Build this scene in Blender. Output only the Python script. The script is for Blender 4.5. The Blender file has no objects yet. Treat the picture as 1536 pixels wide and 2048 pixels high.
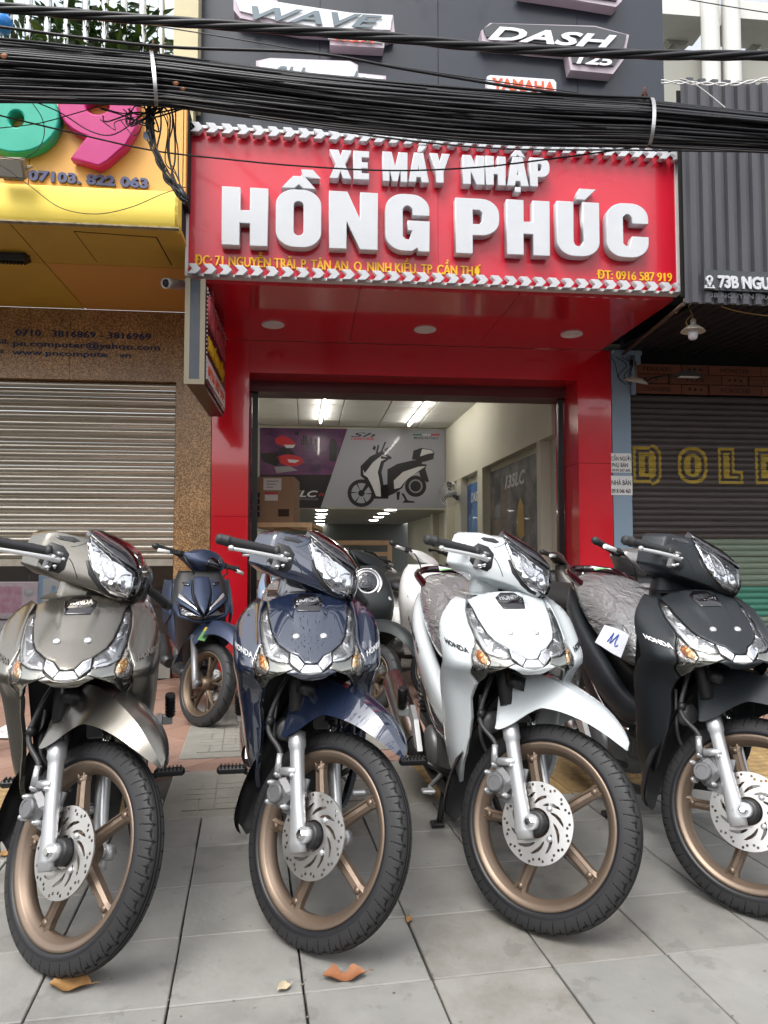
import bpy, bmesh, math, random
from mathutils import Vector, Matrix
from math import sin, cos, pi, radians, tan, atan2, sqrt
random.seed(7)
SC = bpy.context.scene
COL = SC.collection

# ------------------------------------------------------------------ camera, sky, sun, exposure
CAM_H = 1.05
PITCH = math.atan(81 / 1480.0)
cam_d = bpy.data.cameras.new('camera')
cam_d.sensor_fit = 'VERTICAL'
cam_d.sensor_height = 24.0
cam_d.lens = 1480 / 2048 * 24.0
cam_d.clip_start = 0.05
cam_d.clip_end = 500
cam_o = bpy.data.objects.new('camera', cam_d)
COL.objects.link(cam_o)
cam_o.location = (0, 0, CAM_H)
cam_o.rotation_euler = (pi / 2 + PITCH, 0, 0)
SC.camera = cam_o

SUN_EL, SUN_AZ = radians(58), radians(205)          # azimuth measured clockwise from +Y
world = bpy.data.worlds.new('World')
SC.world = world
world.use_nodes = True
wn, wl = world.node_tree.nodes, world.node_tree.links
wn.clear()
w_out = wn.new('ShaderNodeOutputWorld')
w_bg = wn.new('ShaderNodeBackground')
w_sky = wn.new('ShaderNodeTexSky')
w_sky.sky_type = 'NISHITA'
w_sky.sun_disc = False
w_sky.sun_elevation = SUN_EL
w_sky.sun_rotation = SUN_AZ
w_sky.air_density = 1.0
w_sky.dust_density = 4.0
w_sky.ozone_density = 1.0
w_hsv = wn.new('ShaderNodeHueSaturation')           # an overcast sky is nearly colourless
w_hsv.inputs['Saturation'].default_value = 0.22
w_bg.inputs['Strength'].default_value = 0.15
wl.new(w_sky.outputs['Color'], w_hsv.inputs['Color'])
wl.new(w_hsv.outputs['Color'], w_bg.inputs['Color'])
wl.new(w_bg.outputs['Background'], w_out.inputs['Surface'])

sun_d = bpy.data.lights.new('sun', 'SUN')
sun_d.energy = 0.75
sun_d.angle = radians(25)
sun_d.color = (1.0, 0.96, 0.9)
sun_o = bpy.data.objects.new('sun', sun_d)
COL.objects.link(sun_o)
sd = Vector((sin(SUN_AZ) * cos(SUN_EL), cos(SUN_AZ) * cos(SUN_EL), sin(SUN_EL)))
sun_o.rotation_euler = sd.to_track_quat('Z', 'Y').to_euler()
sun_o.location = sd * 40

SC.view_settings.view_transform = 'Standard'
SC.view_settings.look = 'None'
SC.view_settings.exposure = 1.35
SC.view_settings.gamma = 1
SC.view_settings.use_curve_mapping = False
SC.cycles.max_bounces = 8
SC.cycles.transparent_max_bounces = 8

# ------------------------------------------------------------------ materials
MATS = {}
def mat(name, col, rough=0.5, metal=0.0, coat=0.0, noise=None, bump=None, spec=0.5, emit=None, grain=None, rnd=0.0, coat_rough=0.04, coat_ior=1.5, stain=0.0):
    """noise=(scale, amount, second colour)   bump=(scale, strength)   brush=(axis stretch xyz, amount)"""
    if name in MATS: return MATS[name]
    m = bpy.data.materials.new(name); m.use_nodes = True
    nt = m.node_tree; b = nt.nodes['Principled BSDF']
    c4 = tuple(col) + (1,)
    b.inputs['Base Color'].default_value = c4
    b.inputs['Roughness'].default_value = rough
    b.inputs['Metallic'].default_value = metal
    b.inputs['Specular IOR Level'].default_value = spec
    if coat:
        b.inputs['Coat Weight'].default_value = coat; b.inputs['Coat IOR'].default_value = coat_ior; b.inputs['Coat Roughness'].default_value = coat_rough
    if emit:
        b.inputs['Emission Color'].default_value = tuple(emit[:3]) + (1,)
        b.inputs['Emission Strength'].default_value = emit[3]
    tc = nt.nodes.new('ShaderNodeTexCoord')
    if noise:
        n = nt.nodes.new('ShaderNodeTexNoise'); n.inputs['Scale'].default_value = noise[0]
        n.inputs['Detail'].default_value = 6; n.inputs['Roughness'].default_value = 0.62
        r = nt.nodes.new('ShaderNodeValToRGB')
        e = r.color_ramp.elements; e[0].position = 0.36; e[1].position = 0.68
        e[0].color = c4; e[1].color = tuple(noise[2]) + (1,)
        mp = nt.nodes.new('ShaderNodeMapping')
        if len(noise) > 3: mp.inputs['Scale'].default_value = noise[3]
        mx = nt.nodes.new('ShaderNodeMix'); mx.data_type = 'RGBA'; mx.inputs['Factor'].default_value = noise[1]
        nt.links.new(tc.outputs['Object'], mp.inputs['Vector']); nt.links.new(mp.outputs['Vector'], n.inputs['Vector'])
        if rnd:                                     # every copy shows another patch of the pattern and a slightly different tone
            oi = nt.nodes.new('ShaderNodeObjectInfo'); sc = nt.nodes.new('ShaderNodeMath'); sc.operation = 'MULTIPLY'; sc.inputs[1].default_value = 61.0
            ad = nt.nodes.new('ShaderNodeVectorMath'); ad.operation = 'ADD'
            nt.links.new(oi.outputs['Random'], sc.inputs[0]); nt.links.new(mp.outputs['Vector'], ad.inputs[0]); nt.links.new(sc.outputs['Value'], ad.inputs[1]); nt.links.new(ad.outputs['Vector'], n.inputs['Vector'])
        nt.links.new(n.outputs['Fac'], r.inputs['Fac'])
        mx.inputs['A'].default_value = c4
        nt.links.new(r.outputs['Color'], mx.inputs['B']); nt.links.new(mx.outputs['Result'], b.inputs['Base Color'])
        if rnd:
            wv = nt.nodes.new('ShaderNodeMapRange'); wv.inputs['To Min'].default_value = 1 - rnd; wv.inputs['To Max'].default_value = 1 + rnd * 0.6; nt.links.new(oi.outputs['Random'], wv.inputs['Value'])
            mv = nt.nodes.new('ShaderNodeMix'); mv.data_type = 'RGBA'; mv.blend_type = 'MULTIPLY'; mv.inputs['Factor'].default_value = 1
            nt.links.new(mx.outputs['Result'], mv.inputs['A']); nt.links.new(wv.outputs['Result'], mv.inputs['B']); nt.links.new(mv.outputs['Result'], b.inputs['Base Color'])
        if stain:                                       # spills and spots lying across several slabs
            last = b.inputs['Base Color'].links[0].from_socket; ge = nt.nodes.new('ShaderNodeNewGeometry')
            for sc_, lo, hi, amt in ((2.1, .56, .70, stain), (38, .66, .74, stain * 1.3), (7, .60, .63, stain * .5)):
                sn = nt.nodes.new('ShaderNodeTexNoise'); sn.inputs['Scale'].default_value = sc_; sn.inputs['Detail'].default_value = 7; sn.inputs['Roughness'].default_value = .6
                sr = nt.nodes.new('ShaderNodeMapRange'); sr.inputs['From Min'].default_value = lo; sr.inputs['From Max'].default_value = hi; sr.inputs['To Min'].default_value = 1; sr.inputs['To Max'].default_value = 1 - amt
                sm = nt.nodes.new('ShaderNodeMix'); sm.data_type = 'RGBA'; sm.blend_type = 'MULTIPLY'; sm.inputs['Factor'].default_value = 1
                nt.links.new(ge.outputs['Position'], sn.inputs['Vector']); nt.links.new(sn.outputs['Fac'], sr.inputs['Value']); nt.links.new(last, sm.inputs['A']); nt.links.new(sr.outputs['Result'], sm.inputs['B']); last = sm.outputs['Result']
            nt.links.new(last, b.inputs['Base Color'])
        rr = nt.nodes.new('ShaderNodeMapRange'); rr.inputs['To Min'].default_value = max(0.02, rough - 0.08); rr.inputs['To Max'].default_value = min(1, rough + 0.1)
        nt.links.new(n.outputs['Fac'], rr.inputs['Value']); nt.links.new(rr.outputs['Result'], b.inputs['Roughness'])
    if bump:
        n2 = nt.nodes.new('ShaderNodeTexNoise'); n2.inputs['Scale'].default_value = bump[0]; n2.inputs['Detail'].default_value = 4
        mp2 = nt.nodes.new('ShaderNodeMapping')
        if len(bump) > 2: mp2.inputs['Scale'].default_value = bump[2]
        bp = nt.nodes.new('ShaderNodeBump'); bp.inputs['Strength'].default_value = bump[1]; bp.inputs['Distance'].default_value = 0.01
        nt.links.new(tc.outputs['Object'], mp2.inputs['Vector']); nt.links.new(mp2.outputs['Vector'], n2.inputs['Vector'])
        nt.links.new(n2.outputs['Fac'], bp.inputs['Height']); nt.links.new(bp.outputs['Normal'], b.inputs['Normal'])
    MATS[name] = m
    return m

def facet_mat(name, col, scale=90, strength=0.8, rough=0.06, metal=1.0, col2=None):
    """moulded reflector behind a clear lens: little prismatic cells"""
    m = mat(name, col, rough, metal, coat=1.0)
    nt = m.node_tree; b = nt.nodes['Principled BSDF']
    tc = nt.nodes.new('ShaderNodeTexCoord'); v = nt.nodes.new('ShaderNodeTexVoronoi'); v.inputs['Scale'].default_value = scale
    bp = nt.nodes.new('ShaderNodeBump'); bp.inputs['Strength'].default_value = strength; bp.inputs['Distance'].default_value = 0.006
    nt.links.new(tc.outputs['Object'], v.inputs['Vector']); nt.links.new(v.outputs['Distance'], bp.inputs['Height']); nt.links.new(bp.outputs['Normal'], b.inputs['Normal'])
    if col2:
        n = nt.nodes.new('ShaderNodeTexNoise'); n.inputs['Scale'].default_value = 26
        r = nt.nodes.new('ShaderNodeValToRGB'); r.color_ramp.elements[0].position = 0.42; r.color_ramp.elements[1].position = 0.58
        r.color_ramp.elements[0].color = tuple(col) + (1,); r.color_ramp.elements[1].color = tuple(col2) + (1,)
        nt.links.new(tc.outputs['Object'], n.inputs['Vector']); nt.links.new(n.outputs['Fac'], r.inputs['Fac']); nt.links.new(r.outputs['Color'], b.inputs['Base Color'])
    return m

def wrap_mat(name):
    """crinkled clear film over a dark seat: long soft creases that catch the sky"""
    m = mat(name, (0.19, 0.19, 0.195), 0.3, 0.0, coat=1.0, spec=0.8, coat_rough=0.08)
    nt = m.node_tree; b = nt.nodes['Principled BSDF']
    tc = nt.nodes.new('ShaderNodeTexCoord'); bumps = []
    for rot, scl, sc, st in (((0.2, 0.5, 0.5), (1, 0.28, 1), 11, 0.010), ((0.1, -0.7, -0.6), (1, 0.22, 1), 19, 0.006), ((0.9, 0.2, 1.3), (1, 0.16, 1), 46, 0.0035)):
        mp = nt.nodes.new('ShaderNodeMapping'); mp.inputs['Rotation'].default_value = rot; mp.inputs['Scale'].default_value = scl
        n = nt.nodes.new('ShaderNodeTexNoise'); n.inputs['Scale'].default_value = sc; n.inputs['Detail'].default_value = 2; n.inputs['Distortion'].default_value = 0.7
        ab = nt.nodes.new('ShaderNodeMath'); ab.operation = 'SUBTRACT'; ab.inputs[1].default_value = 0.5
        a2 = nt.nodes.new('ShaderNodeMath'); a2.operation = 'ABSOLUTE'
        bp = nt.nodes.new('ShaderNodeBump'); bp.inputs['Strength'].default_value = 1.0; bp.inputs['Distance'].default_value = st * 3; bp.invert = True
        nt.links.new(tc.outputs['Object'], mp.inputs['Vector']); nt.links.new(mp.outputs['Vector'], n.inputs['Vector']); nt.links.new(n.outputs['Fac'], ab.inputs[0]); nt.links.new(ab.outputs['Value'], a2.inputs[0]); nt.links.new(a2.outputs['Value'], bp.inputs['Height'])
        if bumps: nt.links.new(bumps[-1].outputs['Normal'], bp.inputs['Normal'])
        bumps.append(bp)
    nt.links.new(bumps[-1].outputs['Normal'], b.inputs['Normal']); nt.links.new(bumps[-1].outputs['Normal'], b.inputs['Coat Normal'])
    return m

def speckle_mat(name, cols, scale=60, rough=0.3):
    m = mat(name, cols[0], rough)
    nt = m.node_tree; b = nt.nodes['Principled BSDF']
    tc = nt.nodes.new('ShaderNodeTexCoord'); v = nt.nodes.new('ShaderNodeTexVoronoi'); v.inputs['Scale'].default_value = scale
    s = nt.nodes.new('ShaderNodeSeparateColor'); r = nt.nodes.new('ShaderNodeValToRGB'); r.color_ramp.interpolation = 'CONSTANT'
    r.color_ramp.elements[0].color = tuple(cols[0]) + (1,); r.color_ramp.elements[1].position = 0.8; r.color_ramp.elements[1].color = tuple(cols[-1]) + (1,)
    for i, c in enumerate(cols[1:-1]):
        e = r.color_ramp.elements.new(0.3 + 0.5 * i / max(1, len(cols) - 2)); e.color = tuple(c) + (1,)
    nt.links.new(tc.outputs['Object'], v.inputs['Vector']); nt.links.new(v.outputs['Color'], s.inputs['Color']); nt.links.new(s.outputs['Red'], r.inputs['Fac'])
    n = nt.nodes.new('ShaderNodeTexNoise'); n.inputs['Scale'].default_value = 2.5; n.inputs['Detail'].default_value = 5
    mr = nt.nodes.new('ShaderNodeMapRange'); mr.inputs['From Min'].default_value = 0.3; mr.inputs['From Max'].default_value = 0.7; mr.inputs['To Min'].default_value = 0.75; mr.inputs['To Max'].default_value = 1.15
    mx = nt.nodes.new('ShaderNodeMix'); mx.data_type = 'RGBA'; mx.blend_type = 'MULTIPLY'; mx.inputs['Factor'].default_value = 1
    nt.links.new(tc.outputs['Object'], n.inputs['Vector']); nt.links.new(n.outputs['Fac'], mr.inputs['Value'])
    nt.links.new(r.outputs['Color'], mx.inputs['A']); nt.links.new(mr.outputs['Result'], mx.inputs['B']); nt.links.new(mx.outputs['Result'], b.inputs['Base Color'])
    return m

# ------------------------------------------------------------------ scene building helpers
BASE = {}                                           # thing name -> Vector subtracted from its children's coordinates
YAW = radians(6.0)                                  # the facades recede slightly to the right
B_ORG = Vector((0, 6.5, 0))
B_X, B_Y = Vector((cos(YAW), sin(YAW), 0)), Vector((-sin(YAW), cos(YAW), 0))

def BP(px, py, yb):
    """pixel of the 1536x2048 photograph -> (x, z) on the plane y = yb of the facade frame"""
    vx, vu = (px - 768) / 1480.0, (1024 - py) / 1480.0
    d = Vector((vx, cos(PITCH) - vu * sin(PITCH), sin(PITCH) + vu * cos(PITCH)))
    c = Vector((0, 0, CAM_H))
    t = (yb - (c - B_ORG).dot(B_Y)) / d.dot(B_Y)
    p = c + d * t
    return (p - B_ORG).dot(B_X), p.z
def GP(px, py, z=0.0):
    """pixel -> point of the horizontal plane at height z (camera frame)"""
    vx, vu = (px - 768) / 1480.0, (1024 - py) / 1480.0
    d = Vector((vx, cos(PITCH) - vu * sin(PITCH), sin(PITCH) + vu * cos(PITCH)))
    t = (z - CAM_H) / d.z
    return Vector((0, 0, CAM_H)) + d * t

def tag(o, label=None, cat=None, group=None, kind=None):
    if label: o['label'] = label
    if cat: o['category'] = cat
    if group: o['group'] = group
    if kind: o['kind'] = kind
    return o
def thing(name, label, cat, base=(0, 0, 0), frame='b', group=None, rz=0.0, kind=None):
    """an Empty at the base of a thing; frame 'b': children are given in facade coordinates, 'w': in world coordinates, 'l': locally"""
    o = bpy.data.objects.new(name, None); COL.objects.link(o)
    o.empty_display_size = 0.1
    b = Vector(base)
    if frame == 'b':
        o.location = B_ORG + B_X * b.x + B_Y * b.y + Vector((0, 0, b.z)); o.rotation_euler = (0, 0, YAW); BASE[o.name] = b
    elif frame == 'w':
        o.location = b; o.rotation_euler = (0, 0, rz); BASE[o.name] = b
    else:
        o.location = b; o.rotation_euler = (0, 0, rz); BASE[o.name] = Vector((0, 0, 0))
    return tag(o, label, cat, group, kind)
def link_mesh(name, me, parent=None, m=None, smooth=None):
    if m is not None and not me.materials: me.materials.append(m)
    o = bpy.data.objects.new(name, me); COL.objects.link(o)
    if parent is not None:
        o.parent = parent
        BASE[o.name] = BASE.get(parent.name, Vector((0, 0, 0)))
    return o
def dup_part(src, parent, loc=None):
    o = src.copy(); COL.objects.link(o); o.parent = parent
    if loc is not None: o.location = loc
    BASE[o.name] = BASE.get(parent.name, Vector((0, 0, 0)))
    return o

class MB:
    """collects geometry for ONE mesh object"""
    def __init__(s): s.v, s.f, s.mi, s.sm, s.cur, s.smooth = [], [], [], [], 0, False
    def add(s, vs, fs, smooth=None):
        o = len(s.v); s.v += [Vector(p) for p in vs]
        for f in fs:
            s.f.append([o + i for i in f]); s.mi.append(s.cur); s.sm.append(s.smooth if smooth is None else smooth)
        return s
    def box(s, c, d, rot=None):
        c = Vector(c); h = Vector(d) / 2
        vs = [Vector((sx * h.x, sy * h.y, sz * h.z)) for sx in (-1, 1) for sy in (-1, 1) for sz in (-1, 1)]
        if rot is not None: vs = [rot @ p for p in vs]
        return s.add([p + c for p in vs], [(0, 1, 3, 2), (4, 6, 7, 5), (0, 4, 5, 1), (2, 3, 7, 6), (0, 2, 6, 4), (1, 5, 7, 3)], False)
    def box2(s, a, b): return s.box([(a[i] + b[i]) / 2 for i in range(3)], [abs(b[i] - a[i]) for i in range(3)])
    def bbox(s, c, d, r=0.004, rot=None):
        """box with chamfered edges"""
        h = [x / 2 for x in d]; r = min(r, *h); vs, fs = [], []
        bm = bmesh.new(); bmesh.ops.create_cube(bm, size=1)
        for v in bm.verts: v.co = Vector((v.co.x * d[0], v.co.y * d[1], v.co.z * d[2]))
        bmesh.ops.bevel(bm, geom=bm.edges[:], offset=r, segments=1, affect='EDGES')
        bm.verts.index_update()
        vs = [v.co.copy() for v in bm.verts]; fs = [[v.index for v in f.verts] for f in bm.faces]; bm.free()
        if rot is not None: vs = [rot @ p for p in vs]
        c = Vector(c)
        return s.add([p + c for p in vs], fs, False)
    def tube(s, pts, r, n=8, caps=True, smooth=True):
        pts = [Vector(p) for p in pts]; k = len(pts)
        rs = r if isinstance(r, (list, tuple)) else [r] * k
        vs, fs = [], []
        t0 = (pts[1] - pts[0]).normalized()
        a = t0.orthogonal().normalized()
        for i, p in enumerate(pts):
            t = (pts[min(i + 1, k - 1)] - pts[max(i - 1, 0)]).normalized()
            a = (a - t * a.dot(t)).normalized(); b = t.cross(a)
            for j in range(n): vs.append(p + (a * cos(2 * pi * j / n) + b * sin(2 * pi * j / n)) * rs[i])
        for i in range(k - 1):
            for j in range(n):
                j2 = (j + 1) % n; fs.append((i * n + j, i * n + j2, (i + 1) * n + j2, (i + 1) * n + j))
        s.add(vs, fs, smooth)
        if caps:
            o = len(s.v) - len(vs)
            s.f.append([o + j for j in range(n)][::-1]); s.mi.append(s.cur); s.sm.append(False)
            s.f.append([o + (k - 1) * n + j for j in range(n)]); s.mi.append(s.cur); s.sm.append(False)
        return s
    def cyl(s, a, b, r0, r1=None, n=16, smooth=True): return s.tube([a, b], [r0, r0 if r1 is None else r1], n, True, smooth)
    def lathe(s, prof, c=(0, 0, 0), axis=(0, 0, 1), n=24, smooth=True, close=False):
        """prof: list of (radius, along)"""
        ax = Vector(axis).normalized(); a = ax.orthogonal().normalized(); b = ax.cross(a); c = Vector(c); k = len(prof)
        vs = [c + ax * h + (a * cos(2 * pi * j / n) + b * sin(2 * pi * j / n)) * r for r, h in prof for j in range(n)]
        fs = []
        for i in range(k if close else k - 1):
            i2 = (i + 1) % k
            for j in range(n):
                j2 = (j + 1) % n; fs.append((i * n + j, i * n + j2, i2 * n + j2, i2 * n + j))
        return s.add(vs, fs, smooth)
    def grid(s, rows, smooth=True, flip=False):
        k, n = len(rows), len(rows[0]); vs = [p for r in rows for p in r]; fs = []
        for i in range(k - 1):
            for j in range(n - 1):
                q = (i * n + j, i * n + j + 1, (i + 1) * n + j + 1, (i + 1) * n + j); fs.append(q[::-1] if flip else q)
        return s.add(vs, fs, smooth)
    def loft(s, secs, n=20, caps=True, smooth=True):
        """secs: list of closed rings (lists of n points)"""
        k = len(secs); n = len(secs[0]); vs = [p for r in secs for p in r]; fs = []
        for i in range(k - 1):
            for j in range(n):
                j2 = (j + 1) % n; fs.append((i * n + j, i * n + j2, (i + 1) * n + j2, (i + 1) * n + j))
        if caps: fs.append(tuple(range(n))[::-1]); fs.append(tuple((k - 1) * n + j for j in range(n)))
        return s.add(vs, fs, smooth)
    def prism(s, poly, f, d):
        """poly: 2d points, f: maps (a, b, t) to 3d for t in 0..1 (front 0, back 1)"""
        n = len(poly); vs = [f(a, b, 0) for a, b in poly] + [f(a, b, 1) for a, b in poly]
        fs = [tuple(range(n)), tuple(range(2 * n - 1, n - 1, -1))] + [(i, i + n, (i + 1) % n + n, (i + 1) % n) for i in range(n)]
        return s.add(vs, fs, False)
    def build(s, name, m, parent=None, fix=True, merge=0.0, xf=None):
        off = BASE.get(parent.name, Vector((0, 0, 0))) if parent is not None else Vector((0, 0, 0))
        me = bpy.data.meshes.new(name)
        vs = s.v if xf is None else [xf(p) for p in s.v]
        me.from_pydata([tuple(p - off) for p in vs], [], s.f)
        for x in (m if isinstance(m, (list, tuple)) else [m]): me.materials.append(x)
        me.polygons.foreach_set('use_smooth', s.sm)
        if isinstance(m, (list, tuple)): me.polygons.foreach_set('material_index', s.mi)
        if fix or merge:
            bm = bmesh.new(); bm.from_mesh(me)
            if merge: bmesh.ops.remove_doubles(bm, verts=bm.verts[:], dist=merge)
            bmesh.ops.recalc_face_normals(bm, faces=bm.faces[:]); bm.to_mesh(me); bm.free()
        me.update()
        return link_mesh(name, me, parent)

def catmull(pts, sub=5):
    """smooth a list of equal-length tuples"""
    P = [list(p) for p in pts]; out = []
    for i in range(len(P) - 1):
        p0, p1, p2, p3 = P[max(i - 1, 0)], P[i], P[i + 1], P[min(i + 2, len(P) - 1)]
        for k in range(sub):
            t = k / sub
            out.append(tuple(0.5 * (2 * b + (c - a) * t + (2 * a - 5 * b + 4 * c - d) * t * t + (3 * b - a - 3 * c + d) * t ** 3) for a, b, c, d in zip(p0, p1, p2, p3)))
    out.append(tuple(P[-1])); return out
def interp(tab, z):
    if z <= tab[0][0]: return tab[0][1]
    for (a, fa), (b, fb) in zip(tab, tab[1:]):
        if z <= b:
            t = (z - a) / (b - a); return fa + (fb - fa) * t
    return tab[-1][1]
def smooth_tab(tab, sub=8): return catmull(sorted(tab), sub)

def ring(c, hw, hh, p=2.4, n=20, ax=(1, 0, 0), az=(0, 0, 1)):
    c, ax, az = Vector(c), Vector(ax), Vector(az); out = []
    for j in range(n):
        t = 2 * pi * j / n; ct, st = cos(t), sin(t)
        out.append(c + ax * hw * math.copysign(abs(ct) ** (2 / p), ct) + az * hh * math.copysign(abs(st) ** (2 / p), st))
    return out
def body_loft(mb, secs, p=2.4, n=20, sub=4, xf=None, ax=(1, 0, 0), az=(0, 0, 1)):
    """secs: (x, y, z, half width, half height)"""
    R = [ring(q[:3], max(q[3], 1e-4), max(q[4], 1e-4), p, n, ax, az) for q in catmull(secs, sub)]
    if xf: R = [[xf(v) for v in r] for r in R]
    mb.loft(R, n); return mb

def patch(poly, f, thick=0.012, step=0.012, edge=0.003, mb=None, skirt=None, proud=0.0):
    """A shell panel: the 2d polygon is cut into a grid, laid on the surface f(a, b) -> Vector, its rim rounded by `edge`
    and turned in by `thick` along the surface normal (or down to skirt(a, b))."""
    mb = mb or MB()
    bm = bmesh.new()
    vs = [bm.verts.new((a, b, 0)) for a, b in poly]
    fc = bm.faces.new(vs)
    if fc.normal.z < 0 or sum(poly[i][0] * poly[(i + 1) % len(poly)][1] - poly[(i + 1) % len(poly)][0] * poly[i][1] for i in range(len(poly))) < 0:
        fc.normal_flip()
    bm.normal_update()
    if edge > 0:
        bmesh.ops.inset_region(bm, faces=[fc], thickness=edge, use_even_offset=True, use_boundary=True)
    xs = [p[0] for p in poly]; zs = [p[1] for p in poly]
    for axis, lo, hi in ((0, min(xs), max(xs)), (1, min(zs), max(zs))):
        k = int((hi - lo) / step)
        for i in range(1, k + 1):
            co = [0, 0, 0]; no = [0, 0, 0]; co[axis] = lo + (hi - lo) * i / (k + 1); no[axis] = 1
            bmesh.ops.bisect_plane(bm, geom=bm.verts[:] + bm.edges[:] + bm.faces[:], dist=1e-6, plane_co=co, plane_no=no)
    bnd = {v for e in bm.edges if len(e.link_faces) == 1 for v in e.verts}
    bm.verts.index_update()
    h = 0.002; P, N = {}, {}
    for v in bm.verts:
        a, b = v.co.x, v.co.y; p = Vector(f(a, b))
        n = (Vector(f(a + h, b)) - Vector(f(a - h, b))).cross(Vector(f(a, b + h)) - Vector(f(a, b - h)))
        n = n.normalized() if n.length > 1e-12 else Vector((0, -1, 0))
        P[v.index] = p + n * (proud - (edge * 0.8 if v in bnd else 0)); N[v.index] = n
    o = len(mb.v); order = [v.index for v in bm.verts]
    vs = [P[i] for i in order]; fs = [[v.index for v in fa.verts] for fa in bm.faces]
    mb.add(vs, fs, True)
    nb = {}
    for e in bm.edges:
        if len(e.link_faces) == 1:
            l = e.link_loops[0]; a, b = l.vert, l.link_loop_next.vert
            for v in (a, b):
                if v.index not in nb:
                    nb[v.index] = len(mb.v)
                    mb.v.append(Vector(skirt(v.co.x, v.co.y)) if skirt else P[v.index] - N[v.index] * thick)
            mb.f.append([o + b.index, o + a.index, nb[a.index], nb[b.index]]); mb.mi.append(mb.cur); mb.sm.append(skirt is not None)
    bm.free()
    return mb
def mirror_poly(half):
    """half outline from the top centre down to the bottom centre (x >= 0) -> closed symmetric outline"""
    return half + [(-x, z) for x, z in reversed(half) if x > 1e-6]

def arc_pts(cx, cy, r, a0, a1, n=6): return [(cx + r * cos(radians(a0 + (a1 - a0) * i / n)), cy + r * sin(radians(a0 + (a1 - a0) * i / n))) for i in range(n + 1)]
def rrect(x0, y0, x1, y1, r, n=6):
    return arc_pts(x1 - r, y1 - r, r, 0, 90, n) + arc_pts(x0 + r, y1 - r, r, 90, 180, n) + arc_pts(x0 + r, y0 + r, r, 180, 270, n) + arc_pts(x1 - r, y0 + r, r, 270, 360, n)
def curve_mesh(name, loops, extrude, bevel=0.0):
    """2d outlines with holes -> extruded mesh in the XY plane"""
    c = bpy.data.curves.new(name, 'CURVE'); c.dimensions = '2D'; c.fill_mode = 'BOTH'; c.extrude = extrude; c.bevel_depth = bevel; c.bevel_resolution = 1
    for lp in loops:
        s = c.splines.new('POLY'); s.points.add(len(lp) - 1); s.use_cyclic_u = True
        for p, q in zip(s.points, lp): p.co = (q[0], q[1], 0, 1)
    o = bpy.data.objects.new(name, c); COL.objects.link(o)
    dg = bpy.context.evaluated_depsgraph_get(); me = bpy.data.meshes.new_from_object(o.evaluated_get(dg))
    bpy.data.objects.remove(o); bpy.data.curves.remove(c); me.name = name; me.materials.clear()
    return me
def text_mesh(name, body, extrude=0.002, bold=0.0, res=3, sx=1.0, shear=0.0, spacing=1.0):
    c = bpy.data.curves.new(name, 'FONT'); c.body = body; c.size = 1; c.extrude = 0; c.offset = bold; c.resolution_u = res; c.shear = shear; c.space_character = spacing
    o = bpy.data.objects.new(name, c); COL.objects.link(o)
    c.extrude = extrude
    dg = bpy.context.evaluated_depsgraph_get(); me = bpy.data.meshes.new_from_object(o.evaluated_get(dg))
    bpy.data.objects.remove(o); bpy.data.curves.remove(c); me.name = name; me.materials.clear()
    return me
def fit_text(name, body, m, parent, org, ux, uz, width=None, height=None, depth=0.004, bold=0.0, shear=0.0, res=3, spacing=1.0, center=False, fat=None):
    """flat raised lettering: lower left corner at org, running along ux, upward along uz, standing proud along ux x uz"""
    H = 0.73
    me = text_mesh(name, body, 0.5, bold, res, 1, shear, spacing)
    xs = [v.co.x for v in me.vertices]
    if not xs: return None
    x0, w = min(xs), max(xs) - min(xs)
    if height is None: height = width / w * H
    sz = height / H; sx = (width / w) if width else sz
    ux, uz = Vector(ux).normalized(), Vector(uz).normalized(); un = ux.cross(uz)
    if fat:                                             # heavier strokes: the outline repeated a little to the side, each copy a hair further out
        bm = bmesh.new(); bm.from_mesh(me); src = bm.verts[:] + bm.edges[:] + bm.faces[:]
        for k, (dx, dy) in enumerate(fat):
            d = bmesh.ops.duplicate(bm, geom=src)
            for q in d['geom']:
                if isinstance(q, bmesh.types.BMVert): q.co.x += dx; q.co.y += dy; q.co.z = (q.co.z + 0.5) * (1.12 + 0.12 * k) - 0.5
        bm.to_mesh(me); bm.free()
    off = BASE.get(parent.name, Vector((0, 0, 0))) if parent is not None else Vector((0, 0, 0))
    org = Vector(org) - off
    if center: org = org - ux * (w * sx / 2)
    for v in me.vertices:
        c = v.co; v.co = org + ux * ((c.x - x0) * sx) + uz * (c.y * sz) + un * ((c.z + 0.5) * depth)
    me.update()
    o = link_mesh(name, me, parent, m)
    if height < 0.1: o['kind'] = 'stuff'               # words too small to pick apart letter by letter
    return o
def place_mesh(me, org, ux, uz, s=(1, 1, 1), off=Vector((0, 0, 0))):
    ux, uz = Vector(ux).normalized(), Vector(uz).normalized(); un = ux.cross(uz); org = Vector(org) - off
    for v in me.vertices: v.co = org + ux * (v.co.x * s[0]) + uz * (v.co.y * s[1]) + un * (v.co.z * s[2])
    me.update(); return me

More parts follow.
